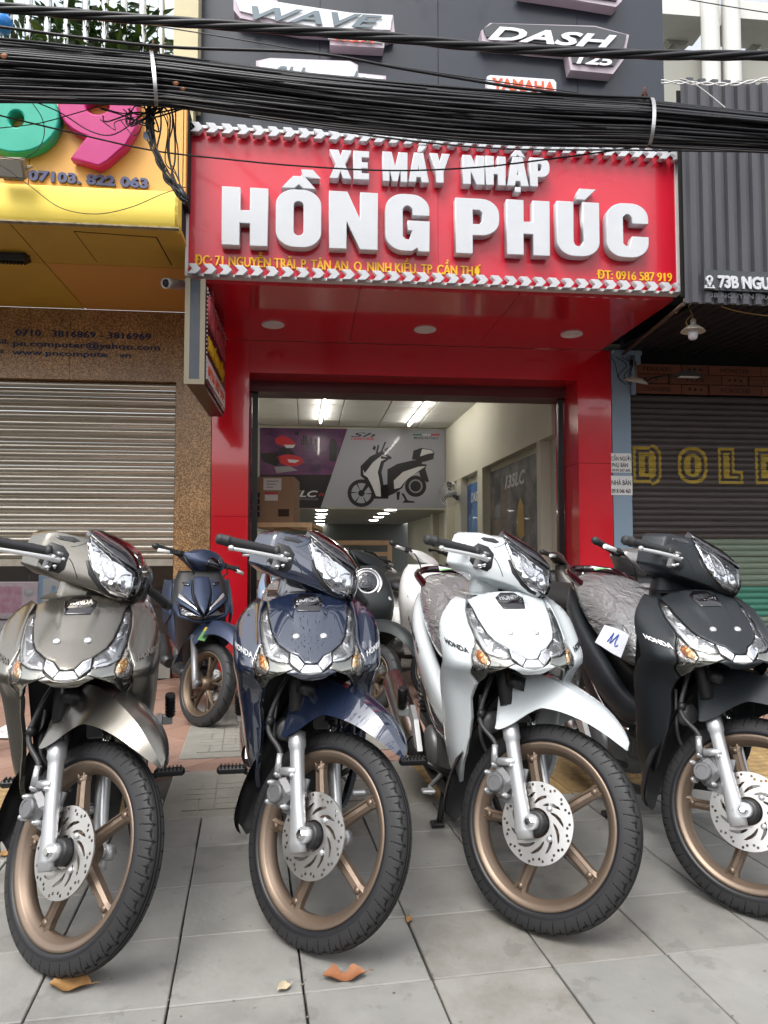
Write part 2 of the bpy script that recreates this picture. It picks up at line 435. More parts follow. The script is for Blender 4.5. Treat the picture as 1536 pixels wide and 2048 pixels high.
# ================================================================== GROUND
m_grey = mat('grey paving stone', (0.225, 0.222, 0.207), 0.62, noise=(5, 0.75, (0.285, 0.28, 0.262)), bump=(45, 0.15), rnd=0.14, stain=0.32)
m_grey2 = mat('grey paving stone worn', (0.205, 0.20, 0.187), 0.6, noise=(8, 0.85, (0.275, 0.27, 0.25)), bump=(60, 0.15), rnd=0.14, stain=0.32)
m_grey3 = mat('grey paving stone stained', (0.265, 0.255, 0.235), 0.66, noise=(6.5, 0.9, (0.175, 0.165, 0.14)), bump=(60, 0.2), rnd=0.12, stain=0.32)
m_mortar = mat('dark mortar', (0.035, 0.032, 0.028), 0.95, noise=(30, 0.5, (0.07, 0.065, 0.055)))
m_terra = mat('terracotta paving', (0.25, 0.145, 0.105), 0.62, noise=(4.5, 0.7, (0.30, 0.19, 0.145)), bump=(50, 0.1), rnd=0.15, stain=0.32)
m_terra2 = mat('terracotta paving pale', (0.29, 0.18, 0.135), 0.65, noise=(5.5, 0.7, (0.22, 0.13, 0.10)), bump=(50, 0.1), rnd=0.15, stain=0.32)
m_tact = mat('yellow tactile paving', (0.36, 0.24, 0.10), 0.7, noise=(7, 0.8, (0.19, 0.125, 0.06), (1, 5, 1)), bump=(60, 0.2), rnd=0.15)
m_conc = mat('cast concrete', (0.24, 0.23, 0.20), 0.8, noise=(5, 0.7, (0.17, 0.16, 0.14)), bump=(90, 0.3))
m_asph = mat('asphalt', (0.05, 0.05, 0.052), 0.85, noise=(80, 0.6, (0.08, 0.08, 0.08)), bump=(120, 0.4))

T = 0.3 * CAM_H
T_ANG = radians(10.3)
TX, TY = Vector((cos(T_ANG), sin(T_ANG), 0)), Vector((-sin(T_ANG), cos(T_ANG), 0))
T_ORG = GP(865, 1957); T_ORG.z = 0
def TW(u, v, z=0.0): return T_ORG + TX * u + TY * v + Vector((0, 0, z))
def TUV(p): q = Vector((p[0], p[1], 0)) - T_ORG; return q.dot(TX), q.dot(TY)

g = MB(); g.grid([[Vector((x, y, -0.16 if y < -2.05 else -0.03)) for x in (-60, 60)] for y in (-1.95, 60)], False)
ground = tag(g.build('ground', m_mortar), kind='structure')
g = MB(); g.grid([[Vector((x, y, -0.15)) for x in (-60, 60)] for y in (-60, -2.1)], False)
tag(g.build('road', m_asph), kind='structure')
k = MB()
for i in range(-12, 12): k.bbox((i * 0.9, -2.02, -0.05), (0.89, 0.15, 0.22), 0.02)
tag(k.build('kerb', m_conc), kind='structure')

pav = bpy.data.objects.new('pavement', None); COL.objects.link(pav); tag(pav, kind='structure')
def slab_mesh(name, sx, sy, th, m, r=0.004):
    mb = MB(); mb.bbox((0, 0, -th / 2), (sx, sy, th), r); me_o = mb.build(name, m); me = me_o.data; bpy.data.objects.remove(me_o); return me
tile_me = [slab_mesh('paving_tile', T - 0.0055, T - 0.0042, 0.028, m, 0.0025) for m in (m_grey, m_grey, m_grey2, m_grey, m_grey3)]
V_TACT = TUV(GP(872, 1615))[1]
n_rows = round(V_TACT / T); V_TACT = n_rows * T
SL = TUV(GP(330, 1600)); SLAB_U0 = SL[0]; SLAB_U1 = SLAB_U0 + 1.15
rs = random.Random(3)
for j in range(-4, n_rows):
    far = j * T
    for i in range(-9, 9):
        c = TW((i + 0.5) * T, (j + 0.5) * T)
        if abs(c.x) > 0.56 * c.y + 0.35: continue
        me = tile_me[rs.randrange(5)] if rs.random() < 0.7 else tile_me[0]
        o = bpy.data.objects.new('paving_tile', me); COL.objects.link(o); o.parent = pav
        o.location = c + TX * rs.uniform(-0.0012, 0.0012) + Vector((0, 0, rs.uniform(-0.0015, 0.0008)))
        o.rotation_euler = (rs.uniform(-0.0025, 0.0025), rs.uniform(-0.0025, 0.0025), T_ANG + rs.choice((0, pi / 2, pi)) * 0 + rs.uniform(-0.003, 0.003))
# tactile strip: two rows of bar tiles
mb = MB(); mb.bbox((0, 0, -0.015), (T - 0.005, T - 0.005, 0.03), 0.003)
for b in range(4):
    x = -0.105 + 0.07 * b
    R = [[Vector((x + 0.022 * cos(t) * (1 if e in (1, 2) else 0.55), y, 0.006 * sin(t) * (1 if e in (1, 2) else 0.02) + 0.0002)) for t in [pi * q / 6 for q in range(7)]] for e, y in enumerate((-0.135, -0.118, 0.118, 0.135))]
    mb.grid(R, True)
tm = mb.build('tactile_tile', m_tact); tact_me = tm.data; bpy.data.objects.remove(tm)
for j in range(2):
    for i in range(-12, 10):
        u = (i + 0.5) * T
        if SLAB_U0 - 0.02 < u < SLAB_U1: continue
        c = TW(u, V_TACT + (j + 0.5) * T, 0.002)
        if abs(c.x) > 0.56 * c.y + 0.3: continue
        o = bpy.data.objects.new('tactile_tile', tact_me); COL.objects.link(o); o.parent = pav
        o.location = c; o.rotation_euler = (0, 0, T_ANG + pi / 2 + rs.uniform(-0.004, 0.004))
# terracotta field laid on the diagonal, up to the shop fronts
D = 0.36
te_me = [slab_mesh('terracotta_tile', D - 0.005, D - 0.005, 0.028, m, 0.003) for m in (m_terra, m_terra2)]
V_T0 = V_TACT + 2 * T
for i in range(-16, 17):
    for j in range(-16, 17):
        u = (i - j) * D * sqrt(.5); v = V_T0 + 1.6 + (i + j) * D * sqrt(.5)
        c = TW(u, v)
        if v < V_T0 - 0.1 or (c - B_ORG).dot(B_Y) > 0.05 or abs(c.x) > 0.54 * c.y + 0.2: continue
        if SLAB_U0 + 0.3 < u < SLAB_U1 - 0.3 and v > V_T0 + 0.3: continue
        o = bpy.data.objects.new('terracotta_tile', te_me[rs.random() < 0.4]); COL.objects.link(o); o.parent = pav
        o.location = c + Vector((0, 0, -0.006 + rs.uniform(-0.001, 0.001))); o.rotation_euler = (0, 0, T_ANG + pi / 4)
# cast concrete ramp slabs with a brick imprint
def ramp(v0, v1, z):
    r = MB(); c = (SLAB_U0 + SLAB_U1) / 2; w = SLAB_U1 - SLAB_U0
    r.bbox((c, (v0 + v1) / 2, z - 0.03), (w, v1 - v0 - 0.006, 0.06), 0.006)
    ob = r.build('ramp_slab', m_conc, pav, xf=lambda p: TW(p.x, p.y, p.z))
    q = MB(); b = 0.066; rr = random.Random(int(v0 * 100)); nu = int((w - 0.16) / (2 * b)); nv = int((v1 - v0 - 0.14) / (2 * b))
    for a in range(nu):
        for d in range(nv):
            x, y = SLAB_U0 + 0.08 + a * 2 * b, v0 + 0.07 + d * 2 * b
            if (a + d) % 2:
                for e in range(2): q.box2((x + 0.003, y + e * b + 0.003, z), (x + 2 * b - 0.003, y + (e + 1) * b - 0.003, z + 0.005))
            else:
                for e in range(2): q.box2((x + e * b + 0.003, y + 0.003, z), (x + (e + 1) * b - 0.003, y + 2 * b - 0.003, z + 0.005))
    tag(q.build('brick_imprint', m_conc, ob, xf=lambda p: TW(p.x, p.y, p.z)), kind='stuff')
ramp(V_TACT - 0.02, V_TACT + 0.62, 0.004)
ramp(V_TACT + 0.86, V_TACT + 2.2, 0.006)

# fallen leaves and small litter
m_leaf = mat('dry orange leaf', (0.30, 0.12, 0.05), 0.65, noise=(60, 0.7, (0.20, 0.08, 0.035)))
m_leaf2 = mat('dry yellow leaf', (0.34, 0.19, 0.065), 0.65, noise=(60, 0.7, (0.24, 0.12, 0.045)))
def leaf(px, py, size, ang, m, label, curl=0.35, waist=0.0):
    rows = []; n = 13
    for i in range(n):
        t = i / (n - 1); x = (t - 0.5) * size
        w = size * 0.27 * (sin(pi * t) ** 0.8) * (1 + 0.10 * sin(t * 29)) * (1 - waist * math.exp(-((t - 0.5) / 0.13) ** 2)) + 0.0008
        rows.append([Vector((x, w * s, 0.004 + size * curl * (s * w / (size * 0.27)) ** 2 * 0.55 * (1 if s > 0 else 0.35) + size * 0.05 * sin(t * 9) * (0.5 + 0.5 * abs(s)) + size * 0.05 * (1 + sin(3 * t)) * (abs(t - 0.5) * 2) ** 2)) for s in (-1, -0.66, -0.33, 0, 0.33, 0.66, 1)])
    mb = MB(); mb.grid(rows, True)
    vs = [v.copy() for v in mb.v]; k = len(vs); mb.v += [v - Vector((0, 0, 0.0012)) for v in vs]
    for f in list(mb.f): mb.f.append([i + k for i in f][::-1]); mb.mi.append(0); mb.sm.append(True)
    e = rows[-1][3]; mb.tube([e, e + Vector((size * 0.1, 0.002, 0.004)), e + Vector((size * 0.2, 0.008, 0.0))], 0.0012, 5)
    t = thing('fallen_leaf', label, 'leaf', GP(px, py), 'l', rz=ang)
    mb.build('leaf_blade', m, t, fix=False)
leaf(140, 1976, 0.105, -0.05, m_leaf2, 'curled yellow brown dry leaf on the grey paving under the bronze bike wheel', 0.5)
leaf(688, 1956, 0.105, 0.1, m_leaf, 'orange brown dry leaf with two lobes lying in front of the blue bike wheel', 0.35, 0.55)
leaf(568, 1980, 0.036, 0.6, mat('pale crumbled leaf', (0.42, 0.36, 0.24), 0.8), 'small pale crumpled leaf scrap left of the orange leaf', 0.6)
leaf(818, 1843, 0.032, 1.3, m_leaf2, 'small tan leaf scrap lying on a joint right of the blue bike wheel', 0.4)
leaf(10, 1712, 0.05, 0.3, m_leaf2, 'small tan leaf on the paving at the far left beside the bronze bike wheel', 0.4)
leaf(398, 1443, 0.04, 0.2, m_leaf2, 'tiny orange leaf under the navy scooter front wheel', 0.3)
# crumpled clear film on the terracotta
mb = MB(); rr = random.Random(5)
mb.grid([[Vector((0.30 * (i / 12 - .5) * (1 - 0.3 * abs(j / 8 - .5)), 0.26 * (j / 8 - .5), 0.006 + max(0, rr.gauss(0.016, 0.014)) * sin(pi * i / 12) * sin(pi * j / 8))) for i in range(13)] for j in range(9)], False)
film = mb.build('plastic_film', mat('clear film', (0.62, 0.6, 0.58), 0.18, coat=1.0, spec=0.9))
film.location = GP(24, 1467); tag(film, 'crumpled clear plastic film lying on the terracotta paving', 'plastic film')

rg = random.Random(77); gm = MB()
for k in range(420):
    u, v = rg.uniform(-2.2, 2.6), rg.uniform(-0.9, 2.4)
    if rg.random() < .6: u = round(u / T) * T + rg.uniform(-.006, .006)
    c = TW(u, v, 0.0005); q = rg.uniform(.0012, .0042); a = rg.uniform(0, 6.28)
    gm.add([c + Vector((q * cos(a + i * 1.57) * (1 + .4 * (i % 2)), q * sin(a + i * 1.57), 0)) for i in range(4)] + [c + Vector((0, 0, q * .7))], [(0, 1, 4), (1, 2, 4), (2, 3, 4), (3, 0, 4)], False)
tag(gm.build('grit', mat('dark grit', (0.07, 0.06, 0.045), 0.9, noise=(200, 1.0, (0.25, 0.22, 0.17))), fix=False), kind='stuff')

# ================================================================== SHOP BUILDING
m_red = mat('gloss red panel', (0.66, 0.012, 0.024), 0.14, coat=0.8, noise=(1.6, 0.25, (0.56, 0.009, 0.019)), bump=(1.6, 0.05))
m_redsign = mat('red sign sheet', (0.56, 0.011, 0.032), 0.28, coat=0.35, noise=(1.3, 0.2, (0.46, 0.01, 0.025)))
m_white = mat('white acrylic', (0.56, 0.575, 0.60), 0.3, noise=(4, 0.35, (0.47, 0.48, 0.51)))
m_whitefr = mat('white aluminium', (0.72, 0.72, 0.72), 0.45, noise=(9, 0.4, (0.55, 0.54, 0.52)))
m_yel = mat('yellow vinyl', (0.80, 0.50, 0.02), 0.45)
m_blackbox = mat('black aluminium', (0.012, 0.012, 0.014), 0.35)
m_slate = mat('dark slate cladding', (0.017, 0.022, 0.033), 0.3, coat=0.15, noise=(1.1, 0.3, (0.022, 0.028, 0.040)))
m_black = mat('black plastic', (0.012, 0.012, 0.013), 0.45)
m_intwall = mat('cream interior wall', (0.62, 0.60, 0.50), 0.8, noise=(2, 0.4, (0.56, 0.54, 0.45)))
m_ceil = mat('white ceiling tile', (0.62, 0.62, 0.60), 0.85, noise=(6, 0.3, (0.55, 0.55, 0.52)))
m_steel = mat('brushed steel', (0.55, 0.55, 0.56), 0.28, 1.0)
m_gold = mat('champagne aluminium', (0.19, 0.165, 0.12), 0.4, 0.7)

XL = BP(424, 840, 0)[0]; XR = BP(1222, 800, 0)[0]
OXL = BP(497, 900, 0)[0]; OXR = BP(1157, 900, 0)[0]
ZS = 2.905                                           # soffit
ZO = BP(800, 752, 0)[1]                              # head of the opening
SY = -1.4                                            # sign plane
SXL, SXR = BP(371, 500, SY)[0], BP(1357, 500, SY)[0]
SZ0, SZ1 = BP(371, 552, SY)[1], BP(380, 251, SY)[1]
shop = thing('motorcycle_shop', 'narrow shop with glossy red frame, open doorway and dark upper cladding', 'shop', (0.3, 0, 0))
IN = 0.62                                            # depth of the red reveal
b = MB()
b.box2((XL, 0, 0), (OXL, IN, 1.36)); b.build('pillar', m_red, shop); b = MB(); b.box2((XL, 0, 1.363), (OXL, IN, ZS - 0.002)); b.build('pillar_panel', m_red, shop)
b = MB(); b.box2((OXR, 0, 0), (XR, IN, 1.86)); b.build('pillar', m_red, shop); b = MB(); b.box2((OXR, 0, 1.863), (XR, IN, ZS - 0.002)); b.build('pillar_panel', m_red, shop)
b = MB(); b.box2((OXL + .001, 0.003, ZO), (OXR - .001, IN - 0.003, ZS - 0.004)); b.build('lintel', m_red, shop)
# roller housing and side rails in the doorway
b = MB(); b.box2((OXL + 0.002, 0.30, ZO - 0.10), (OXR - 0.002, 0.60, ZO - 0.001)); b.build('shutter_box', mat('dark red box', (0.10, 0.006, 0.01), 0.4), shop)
for x in (OXL + 0.03, OXR - 0.035):
    b = MB(); b.box2((x - 0.025, 0.36, 0), (x + 0.025, 0.41, ZO - 0.101)); b.build('guide_rail', m_blackbox, shop)
# soffit panels with round lights
sx = [SXL + 0.02, SXL + 1.2, SXL + 2.35, SXR - 0.02]
for a, c in zip(sx, sx[1:]):
    b = MB(); b.box2((a + 0.002, SY + 0.05, ZS), (c - 0.002, 0.0 - 0.003, ZS + 0.03)); b.build('soffit_panel', m_red, shop)
for px, py in ((546, 628), (850, 638), (1143, 648)):
    x, _ = BP(px, py, -0.47)
    l = MB(); l.lathe([(0.0, -0.006), (0.072, -0.006), (0.085, -0.012), (0.092, -0.008), (0.092, 0.0)], (x, -0.47, ZS - 0.001), n=28); l.build('downlight', mat('opal lamp', (0.8, 0.8, 0.8), 0.4), shop)
b = MB(); b.box2((SXL + 0.03, SY + 0.06, ZS + 0.032), (SXR - 0.03, 0, ZS + 0.9)); b.build('canopy_box', m_blackbox, shop)
# upper cladding
UY = -1.22
UXL, UXR = BP(381, 100, UY)[0], BP(1327, 100, UY)[0]
us = [UXL, BP(876, 50, UY)[0], BP(1154, 50, UY)[0], UXR]
us = [UXL, BP(640, 50, UY)[0]] + us[1:]
for a, c in zip(us, us[1:]):
    b = MB(); b.box2((a + 0.002, UY, ZS + 0.7), (c - 0.002, UY + 0.08, 5.6)); b.build('cladding_panel', m_slate, shop)
b = MB(); b.box2((UXL, UY + 0.081, ZS + 0.9), (UXR, 0.4, 5.6)); b.build('upper_block', m_slate, shop)

# logo plates on the cladding (layered: coloured backing, pale face, lettering)
m_lilac = mat('lilac plate edge', (0.50, 0.42, 0.48), 0.5); m_dkface = mat('graphite face', (0.06, 0.065, 0.07), 0.4); m_plate = mat('white plate face', (0.78, 0.79, 0.82), 0.4)
m_orange = mat('orange lettering', (0.75, 0.10, 0.03), 0.5); m_grad = mat('steel lettering', (0.13, 0.16, 0.18), 0.3, 0.4)
def slant(x0, z0, x1, z1, s=0.1): d = (z1 - z0) * s; return [(x0, z0), (x1 - d, z0), (x1, z1), (x0 + d, z1)]
def plate(poly, y, d, m, name='logo_plate', parent=None):
    b = MB(); b.prism(poly, lambda a, c, t: Vector((a, y - d + d * t, c)), 1); return b.build(name, m, parent or shop)
def pxpoly(pts, y=UY - 0.09): return [BP(x, yy, y) for x, yy in pts]
def logo(poly, faces, texts, depth=0.09):
    p = plate(pxpoly(poly), UY - 0.001, depth, m_lilac)
    for pts, m, dd in faces: plate(pxpoly(pts), UY - depth - 0.002, dd, m, 'plate_face', p)
    for body, x, y, w, h, m, sh, bold in texts:
        YT = UY - depth - 0.02; X, Z = BP(x, y, YT); X2, _ = BP(x + w, y, YT); _, Z2 = BP(x, y - h, YT)
        fit_text('lettering', body, m, p, (X, UY - depth - 0.022, Z), (1, 0, 0.0), (0, 0, 1), X2 - X, Z2 - Z, 0.006, bold, sh)
logo([(467, -40), (467, 20), (480, 36), (560, 52), (600, 60), (660, 64), (660, 90), (768, 96), (770, 76), (790, 70), (786, 30), (700, 26), (560, 10), (528, -40)],
     [([(472, 2), (480, 24), (560, 44), (640, 57), (780, 62), (784, 34), (700, 28), (590, 12), (540, 4)], m_plate, 0.012), ([(656, 66), (656, 80), (764, 88), (766, 68), (720, 62)], m_plate, 0.012)],
     [('WAVE', 503, 39, 262, 27, m_grad, 0.35, 0.02), ('RSX', 668, 82, 90, 15, m_orange, 0.3, 0.0)])
logo([(962, 62), (964, 82), (1010, 88), (1060, 96), (1135, 103), (1141, 140), (1226, 148), (1248, 118), (1258, 70), (1190, 52), (980, 46)],
     [([(966, 60), (972, 76), (1140, 96), (1144, 128), (1226, 134), (1242, 112), (1252, 72), (1188, 56), (984, 49)], m_dkface, 0.012)],
     [('DASH', 975, 79, 258, 27, m_plate, 0.35, 0.03), ('125', 1152, 127, 76, 20, m_plate, 0.25, 0.03)])
logo([(512, 122), (540, 116), (700, 122), (716, 130), (716, 146), (772, 152), (772, 200), (512, 200)],
     [([(518, 126), (545, 120), (700, 126), (712, 134), (714, 150), (766, 156), (766, 196), (518, 192)], m_plate, 0.012)],
     [('SH mode', 545, 166, 190, 36, m_grad, 0.35, 0.01)])
p = plate(pxpoly([(976, 148), (982, 145), (1110, 154), (1115, 160), (1115, 196), (976, 190)]), UY - 0.001, 0.06, m_plate)
X, Z = BP(984, 178, UY - .06); X2, _ = BP(1110, 178, UY - .06); fit_text('lettering', 'YAMAHA', m_orange, p, (X, UY - 0.063, Z), (1, 0, -0.005), (0, 0, 1), X2 - X, 0.085, 0.006, 0.03)
logo([(1040, -60), (1040, -16), (1160, 2), (1232, 14), (1244, 2), (1244, -50)], [([(1044, -56), (1046, -20), (1232, 4), (1238, -46)], m_dkface, 0.012)], [('VISION', 1050, -22, 180, 26, m_plate, 0.3, 0.02)])

# ------------------------------------------------------------------ heavy block letters for the sign
def dia(kind, x, y, s=1.0):
    if kind == 'hat': return [[(x - .24, y), (x - .08, y + .20), (x + .08, y + .20), (x + .24, y), (x + .07, y), (x, y + .07), (x - .07, y)]]
    if kind == 'grave': return [[(x, y), (x - .16, y + .17), (x + .06, y + .17), (x + .14, y)]]
    if kind == 'acute': return [[(x, y), (x + .14, y), (x + .30, y + .19), (x + .06, y + .19)]]
    if kind == 'dot': return [[(x - .08, y), (x + .08, y), (x + .08, y + .15), (x - .08, y + .15)]]
def glyph(ch):
    S = .25
    if ch == 'H': return .66, [[(0, 0), (S, 0), (S, .39), (.41, .39), (.41, 0), (.66, 0), (.66, 1), (.41, 1), (.41, .60), (S, .60), (S, 1), (0, 1)]]
    if ch in 'OỒ':
        L = [rrect(0, 0, .66, 1, .27, 8), rrect(.25, .19, .41, .81, .08, 4)]
        if ch == 'Ồ': L += dia('hat', .33, 1.04) + [[(.40, 1.22), (.36, 1.37), (.54, 1.37), (.66, 1.22)]]
        return .66, L
    if ch == 'N': return .72, [[(0, 0), (S, 0), (S, .52), (.46, 0), (.72, 0), (.72, 1), (.47, 1), (.47, .48), (.26, 1), (0, 1)]]
    if ch in 'GC':
        o = arc_pts(.39, .73, .27, 0, 90, 8) + arc_pts(.27, .73, .27, 90, 180, 8) + arc_pts(.27, .27, .27, 180, 270, 8)
        i = [(.41, .64), (.41, .75)] + arc_pts(.33, .74, .07, 60, 120, 3) + [(.25, .75), (.25, .25)] + arc_pts(.33, .26, .07, 240, 300, 3)
        if ch == 'C': L = o + arc_pts(.39, .27, .27, 270, 360, 8) + [(.66, .38), (.41, .38)] + [(.41, .25)] + i[::-1][0:0]; return .66, [[(.66, .64)] + o + arc_pts(.39, .27, .27, 270, 360, 8) + [(.66, .38), (.41, .38)] + i[::-1]]
        return .66, [[(.66, .64)] + o + [(.40, 0), (.48, .07), (.50, 0), (.66, 0), (.66, .53), (.34, .53), (.34, .37), (.41, .37)] + i[::-1]]
    if ch == 'P': return .66, [[(0, 0), (S, 0), (S, .34), (.39, .34)] + arc_pts(.39, .61, .27, 270, 360, 6) + arc_pts(.39, .73, .27, 0, 90, 6) + [(0, 1)], [(S, .53), (S, .81), (.36, .81), (.41, .76), (.41, .58), (.36, .53)]]
    if ch in 'UÚ':
        L = [[(0, 1), (0, .27)] + arc_pts(.27, .27, .27, 180, 270, 8) + arc_pts(.39, .27, .27, 270, 360, 8) + [(.66, 1), (.41, 1), (.41, .24)] + arc_pts(.33, .25, .08, 0, -180, 5) + [(.25, .24), (.25, 1)]]
        if ch == 'Ú': L += dia('acute', .30, 1.06)
        return .66, L
    if ch == 'X': return .70, [[(0, 0), (.26, 0), (.35, .30), (.44, 0), (.70, 0), (.49, .51), (.69, 1), (.43, 1), (.35, .73), (.27, 1), (.01, 1), (.21, .51)]]
    if ch == 'E': return .50, [[(0, 0), (.50, 0), (.50, .20), (.25, .20), (.25, .41), (.46, .41), (.46, .60), (.25, .60), (.25, .80), (.50, .80), (.50, 1), (0, 1)]]
    if ch == 'M': return .88, [[(0, 0), (.22, 0), (.22, .58), (.35, 0), (.53, 0), (.66, .58), (.66, 0), (.88, 0), (.88, 1), (.58, 1), (.44, .42), (.30, 1), (0, 1)]]
    if ch in 'AÁẬ':
        L = [[(0, 0), (.25, 0), (.28, .17), (.45, .17), (.48, 0), (.73, 0), (.52, 1), (.21, 1)], [(.31, .35), (.365, .68), (.42, .35)]]
        if ch == 'Á': L += dia('acute', .33, 1.06)
        if ch == 'Ậ': L += dia('hat', .365, 1.04) + dia('dot', .365, -.22)
        return .73, L
    if ch == 'Y': return .70, [[(.22, 0), (.48, 0), (.48, .38), (.70, 1), (.45, 1), (.35, .64), (.25, 1), (0, 1), (.22, .38)]]
sign = thing('shop_sign', 'red sign board with raised white block letters and rows of white chevrons', 'shop sign', (0.3, SY, SZ0))
b = MB(); mid = (SXL + SXR) / 2 - 0.02
b.box2((SXL + 0.02, SY, SZ0 + 0.02), (mid - 0.001, SY + 0.05, SZ1 - 0.02)); b.build('sign_panel', m_redsign, sign)
b = MB(); b.box2((mid + 0.001, SY, SZ0 + 0.02), (SXR - 0.02, SY + 0.05, SZ1 - 0.02)); b.build('sign_panel', m_redsign, sign)
for a, c in (((SXL, SZ0), (SXL + 0.02, SZ1)), ((SXR - 0.02, SZ0), (SXR, SZ1)), ((SXL + 0.0205, SZ0), (SXR - 0.0205, SZ0 + 0.0195)), ((SXL + 0.0205, SZ1 - 0.0195), (SXR - 0.0205, SZ1))):
    b = MB(); b.box2((a[0], SY - 0.014, a[1]), (c[0], SY + 0.055, c[1])); b.build('sign_frame', m_whitefr, sign)
soff = BASE[sign.name]
def big_text(rows):
    for body, x0, z0, adv in rows:
        pass
def letters(word, px0, px1, py_base0, py_base1, h, depth, gap, squeeze=None):
    """word from photo x px0 to px1 on the sign plane"""
    X0, Z0 = BP(px0, py_base0, SY - depth); X1, Z1 = BP(px1, py_base1, SY - depth)
    tot = sum(glyph(c)[0] for c in word) + gap * (len(word) - 1); k = (X1 - X0) / tot; x = X0
    for c in word:
        w, L = glyph(c)
        me = curve_mesh('letter', [[(p[0] * k, p[1] * h) for p in lp] for lp in L], depth / 2, 0.004)
        zz = Z0 + (Z1 - Z0) * (x - X0) / (X1 - X0)
        place_mesh(me, (x, SY - 0.006 - depth / 2, zz), (1, 0, 0), (0, 0, 1), off=soff)
        link_mesh('letter', me, sign, m_white); x += (w + gap) * k
hz = lambda px, y0, y1: BP(px, y0, SY - .07)[1] - BP(px, y1, SY - .07)[1]
letters('HỒNG', 444, 858, 489, 503, hz(500, 377, 491), 0.07, .13)
letters('PHÚC', 912, 1296, 506, 515, hz(1000, 400, 508), 0.07, .13)
letters('XE', 660, 737, 356, 360, hz(700, 302, 357), 0.07, .10)
letters('MÁY', 766, 898, 362, 366, hz(800, 307, 364), 0.07, .07)
letters('NHẬP', 926, 1098, 368, 374, hz(1000, 315, 371), 0.07, .07)
m_ytext = mat('yellow sign lettering', (0.86, 0.47, 0.015), 0.5)
X0, Z0 = BP(390, 530, SY); X1, _ = BP(960, 551, SY)
fit_text('address_lettering', 'ĐC: 71 NGUYỄN TRÃI, P. TÂN AN, Q. NINH KIỀU, TP. CẦN THƠ', m_ytext, sign, (X0, SY - 0.0005, Z0), (1, 0, 0), (0, 0, 1), X1 - X0, 0.071, 0.006, 0.0, fat=((.035, 0), (-.035, .005), (.018, .01)))
X0, Z0 = BP(1194, 558, SY); X1, _ = BP(1343, 562, SY)
fit_text('phone_lettering', 'ĐT: 0916 587 919', m_ytext, sign, (X0, SY - 0.0005, Z0), (1, 0, 0), (0, 0, 1), X1 - X0, 0.066, 0.006, 0.0, fat=((.035, 0), (-.035, .005), (.018, .01)))
# chevrons: one mesh, many parts
cw, chh, cd = 0.080, 0.064, 0.05
me = curve_mesh('chevron', [[(0, 0), (cw * .62, 0), (cw, chh / 2), (cw * .62, chh), (0, chh), (cw * .38, chh / 2)]], cd / 2, 0.002)
place_mesh(me, (0, 0, 0), (1, 0, 0), (0, 0, 1)); me.materials.append(m_white)
for z, n, x0, x1, nm in ((BP(390, 546, SY - .066)[1], 34, SXL + 0.03, SXR - 0.065, 'b'), (BP(400, 263, SY - .066)[1], 34, SXL + 0.035, SXR - 0.06, 't')):
    for i in range(n):
        o = bpy.data.objects.new('chevron', me); COL.objects.link(o); o.parent = sign
        o.location = Vector((x0 + (x1 - x0) * i / (n - 1), SY - 0.016 - cd / 2, z)) - soff

# blade sign
bx0, bx1 = BP(369, 660, -1.5)[0], BP(410, 660, -1.5)[0]
bz0, bz1 = BP(390, 768, -1.5)[1], BP(390, 557, -1.5)[1]
by0, by1 = -1.5, -0.28
blade = thing('blade_sign', 'tall projecting light box sign with metal edge, mounted left of the shop doorway', 'light box sign', (bx0, by0, bz0))
b = MB(); b.box2((bx0 + 0.012, by0 + 0.012, bz0 + 0.006), (bx1 - 0.012, by1, bz1)); b.build('sign_case', m_blackbox, blade)
b = MB(); b.box2((bx0 + 0.035, by0 + 0.002, bz0 + 0.035), (bx1 - 0.035, by0 + 0.0115, bz1 - 0.02)); b.build('end_panel', m_slate, blade)
for a, c in (((bx0, bz0), (bx0 + 0.034, bz1)), ((bx1 - 0.034, bz0), (bx1, bz1)), ((bx0 + 0.0345, bz0), (bx1 - 0.0345, bz0 + 0.034))):
    b = MB(); b.box2((a[0], by0, a[1]), (c[0], by0 + 0.0119, c[1])); b.build('metal_edge', m_gold, blade)
m_sface = mat('dark maroon sign face', (0.055, 0.006, 0.012), 0.4)
b = MB(); b.box2((bx1 - 0.0115, by0 + 0.03, bz0 + 0.03), (bx1 + 0.004, by1 - 0.03, bz1 - 0.03)); b.build('sign_face', m_sface, blade)
b = MB(); b.box2((bx1 - 0.011, by0 + 0.05, bz0 + 0.06), (bx1 + 0.010, by1 - 0.06, bz0 + 0.20)); b.build('number_strip', mat('pale strip', (0.7, 0.62, 0.6), 0.5), blade)
m_rlet = mat('red and white lettering', (0.62, 0.10, 0.12), 0.5)
fit_text('lettering', 'HỒNG PHÚC', m_rlet, blade, (bx1 + 0.0045, by0 + 0.09, bz0 + 0.44), (0, 1, 0), (0, 0, 1), by1 - by0 - 0.2, 0.19, 0.014, 0.03)
fit_text('lettering', 'XE MÁY NHẬP', m_ytext, blade, (bx1 + 0.0045, by0 + 0.11, bz0 + 0.26), (0, 1, 0), (0, 0, 1), by1 - by0 - 0.26, 0.10, 0.01, 0.02)
fit_text('lettering', '0916 587 919', m_orange, blade, (bx1 + 0.0105, by0 + 0.1, bz0 + 0.09), (0, 1, 0), (0, 0, 1), by1 - by0 - 0.24, 0.07, 0.004, 0.02)
b = MB()
for i in range(22): b.lathe([(0.006, 0), (0.006, 0.006), (0, 0.009)], (bx1 + 0.0045, by0 + 0.04 + (by1 - by0 - 0.08) * i / 21, bz1 - 0.06), (1, 0, 0), 6); b.lathe([(0.006, 0), (0.006, 0.006), (0, 0.009)], (bx1 + 0.0045, by0 + 0.04, bz0 + 0.05 + (bz1 - bz0 - 0.1) * i / 21), (1, 0, 0), 6)
b.build('lamp_bead', m_white, blade)

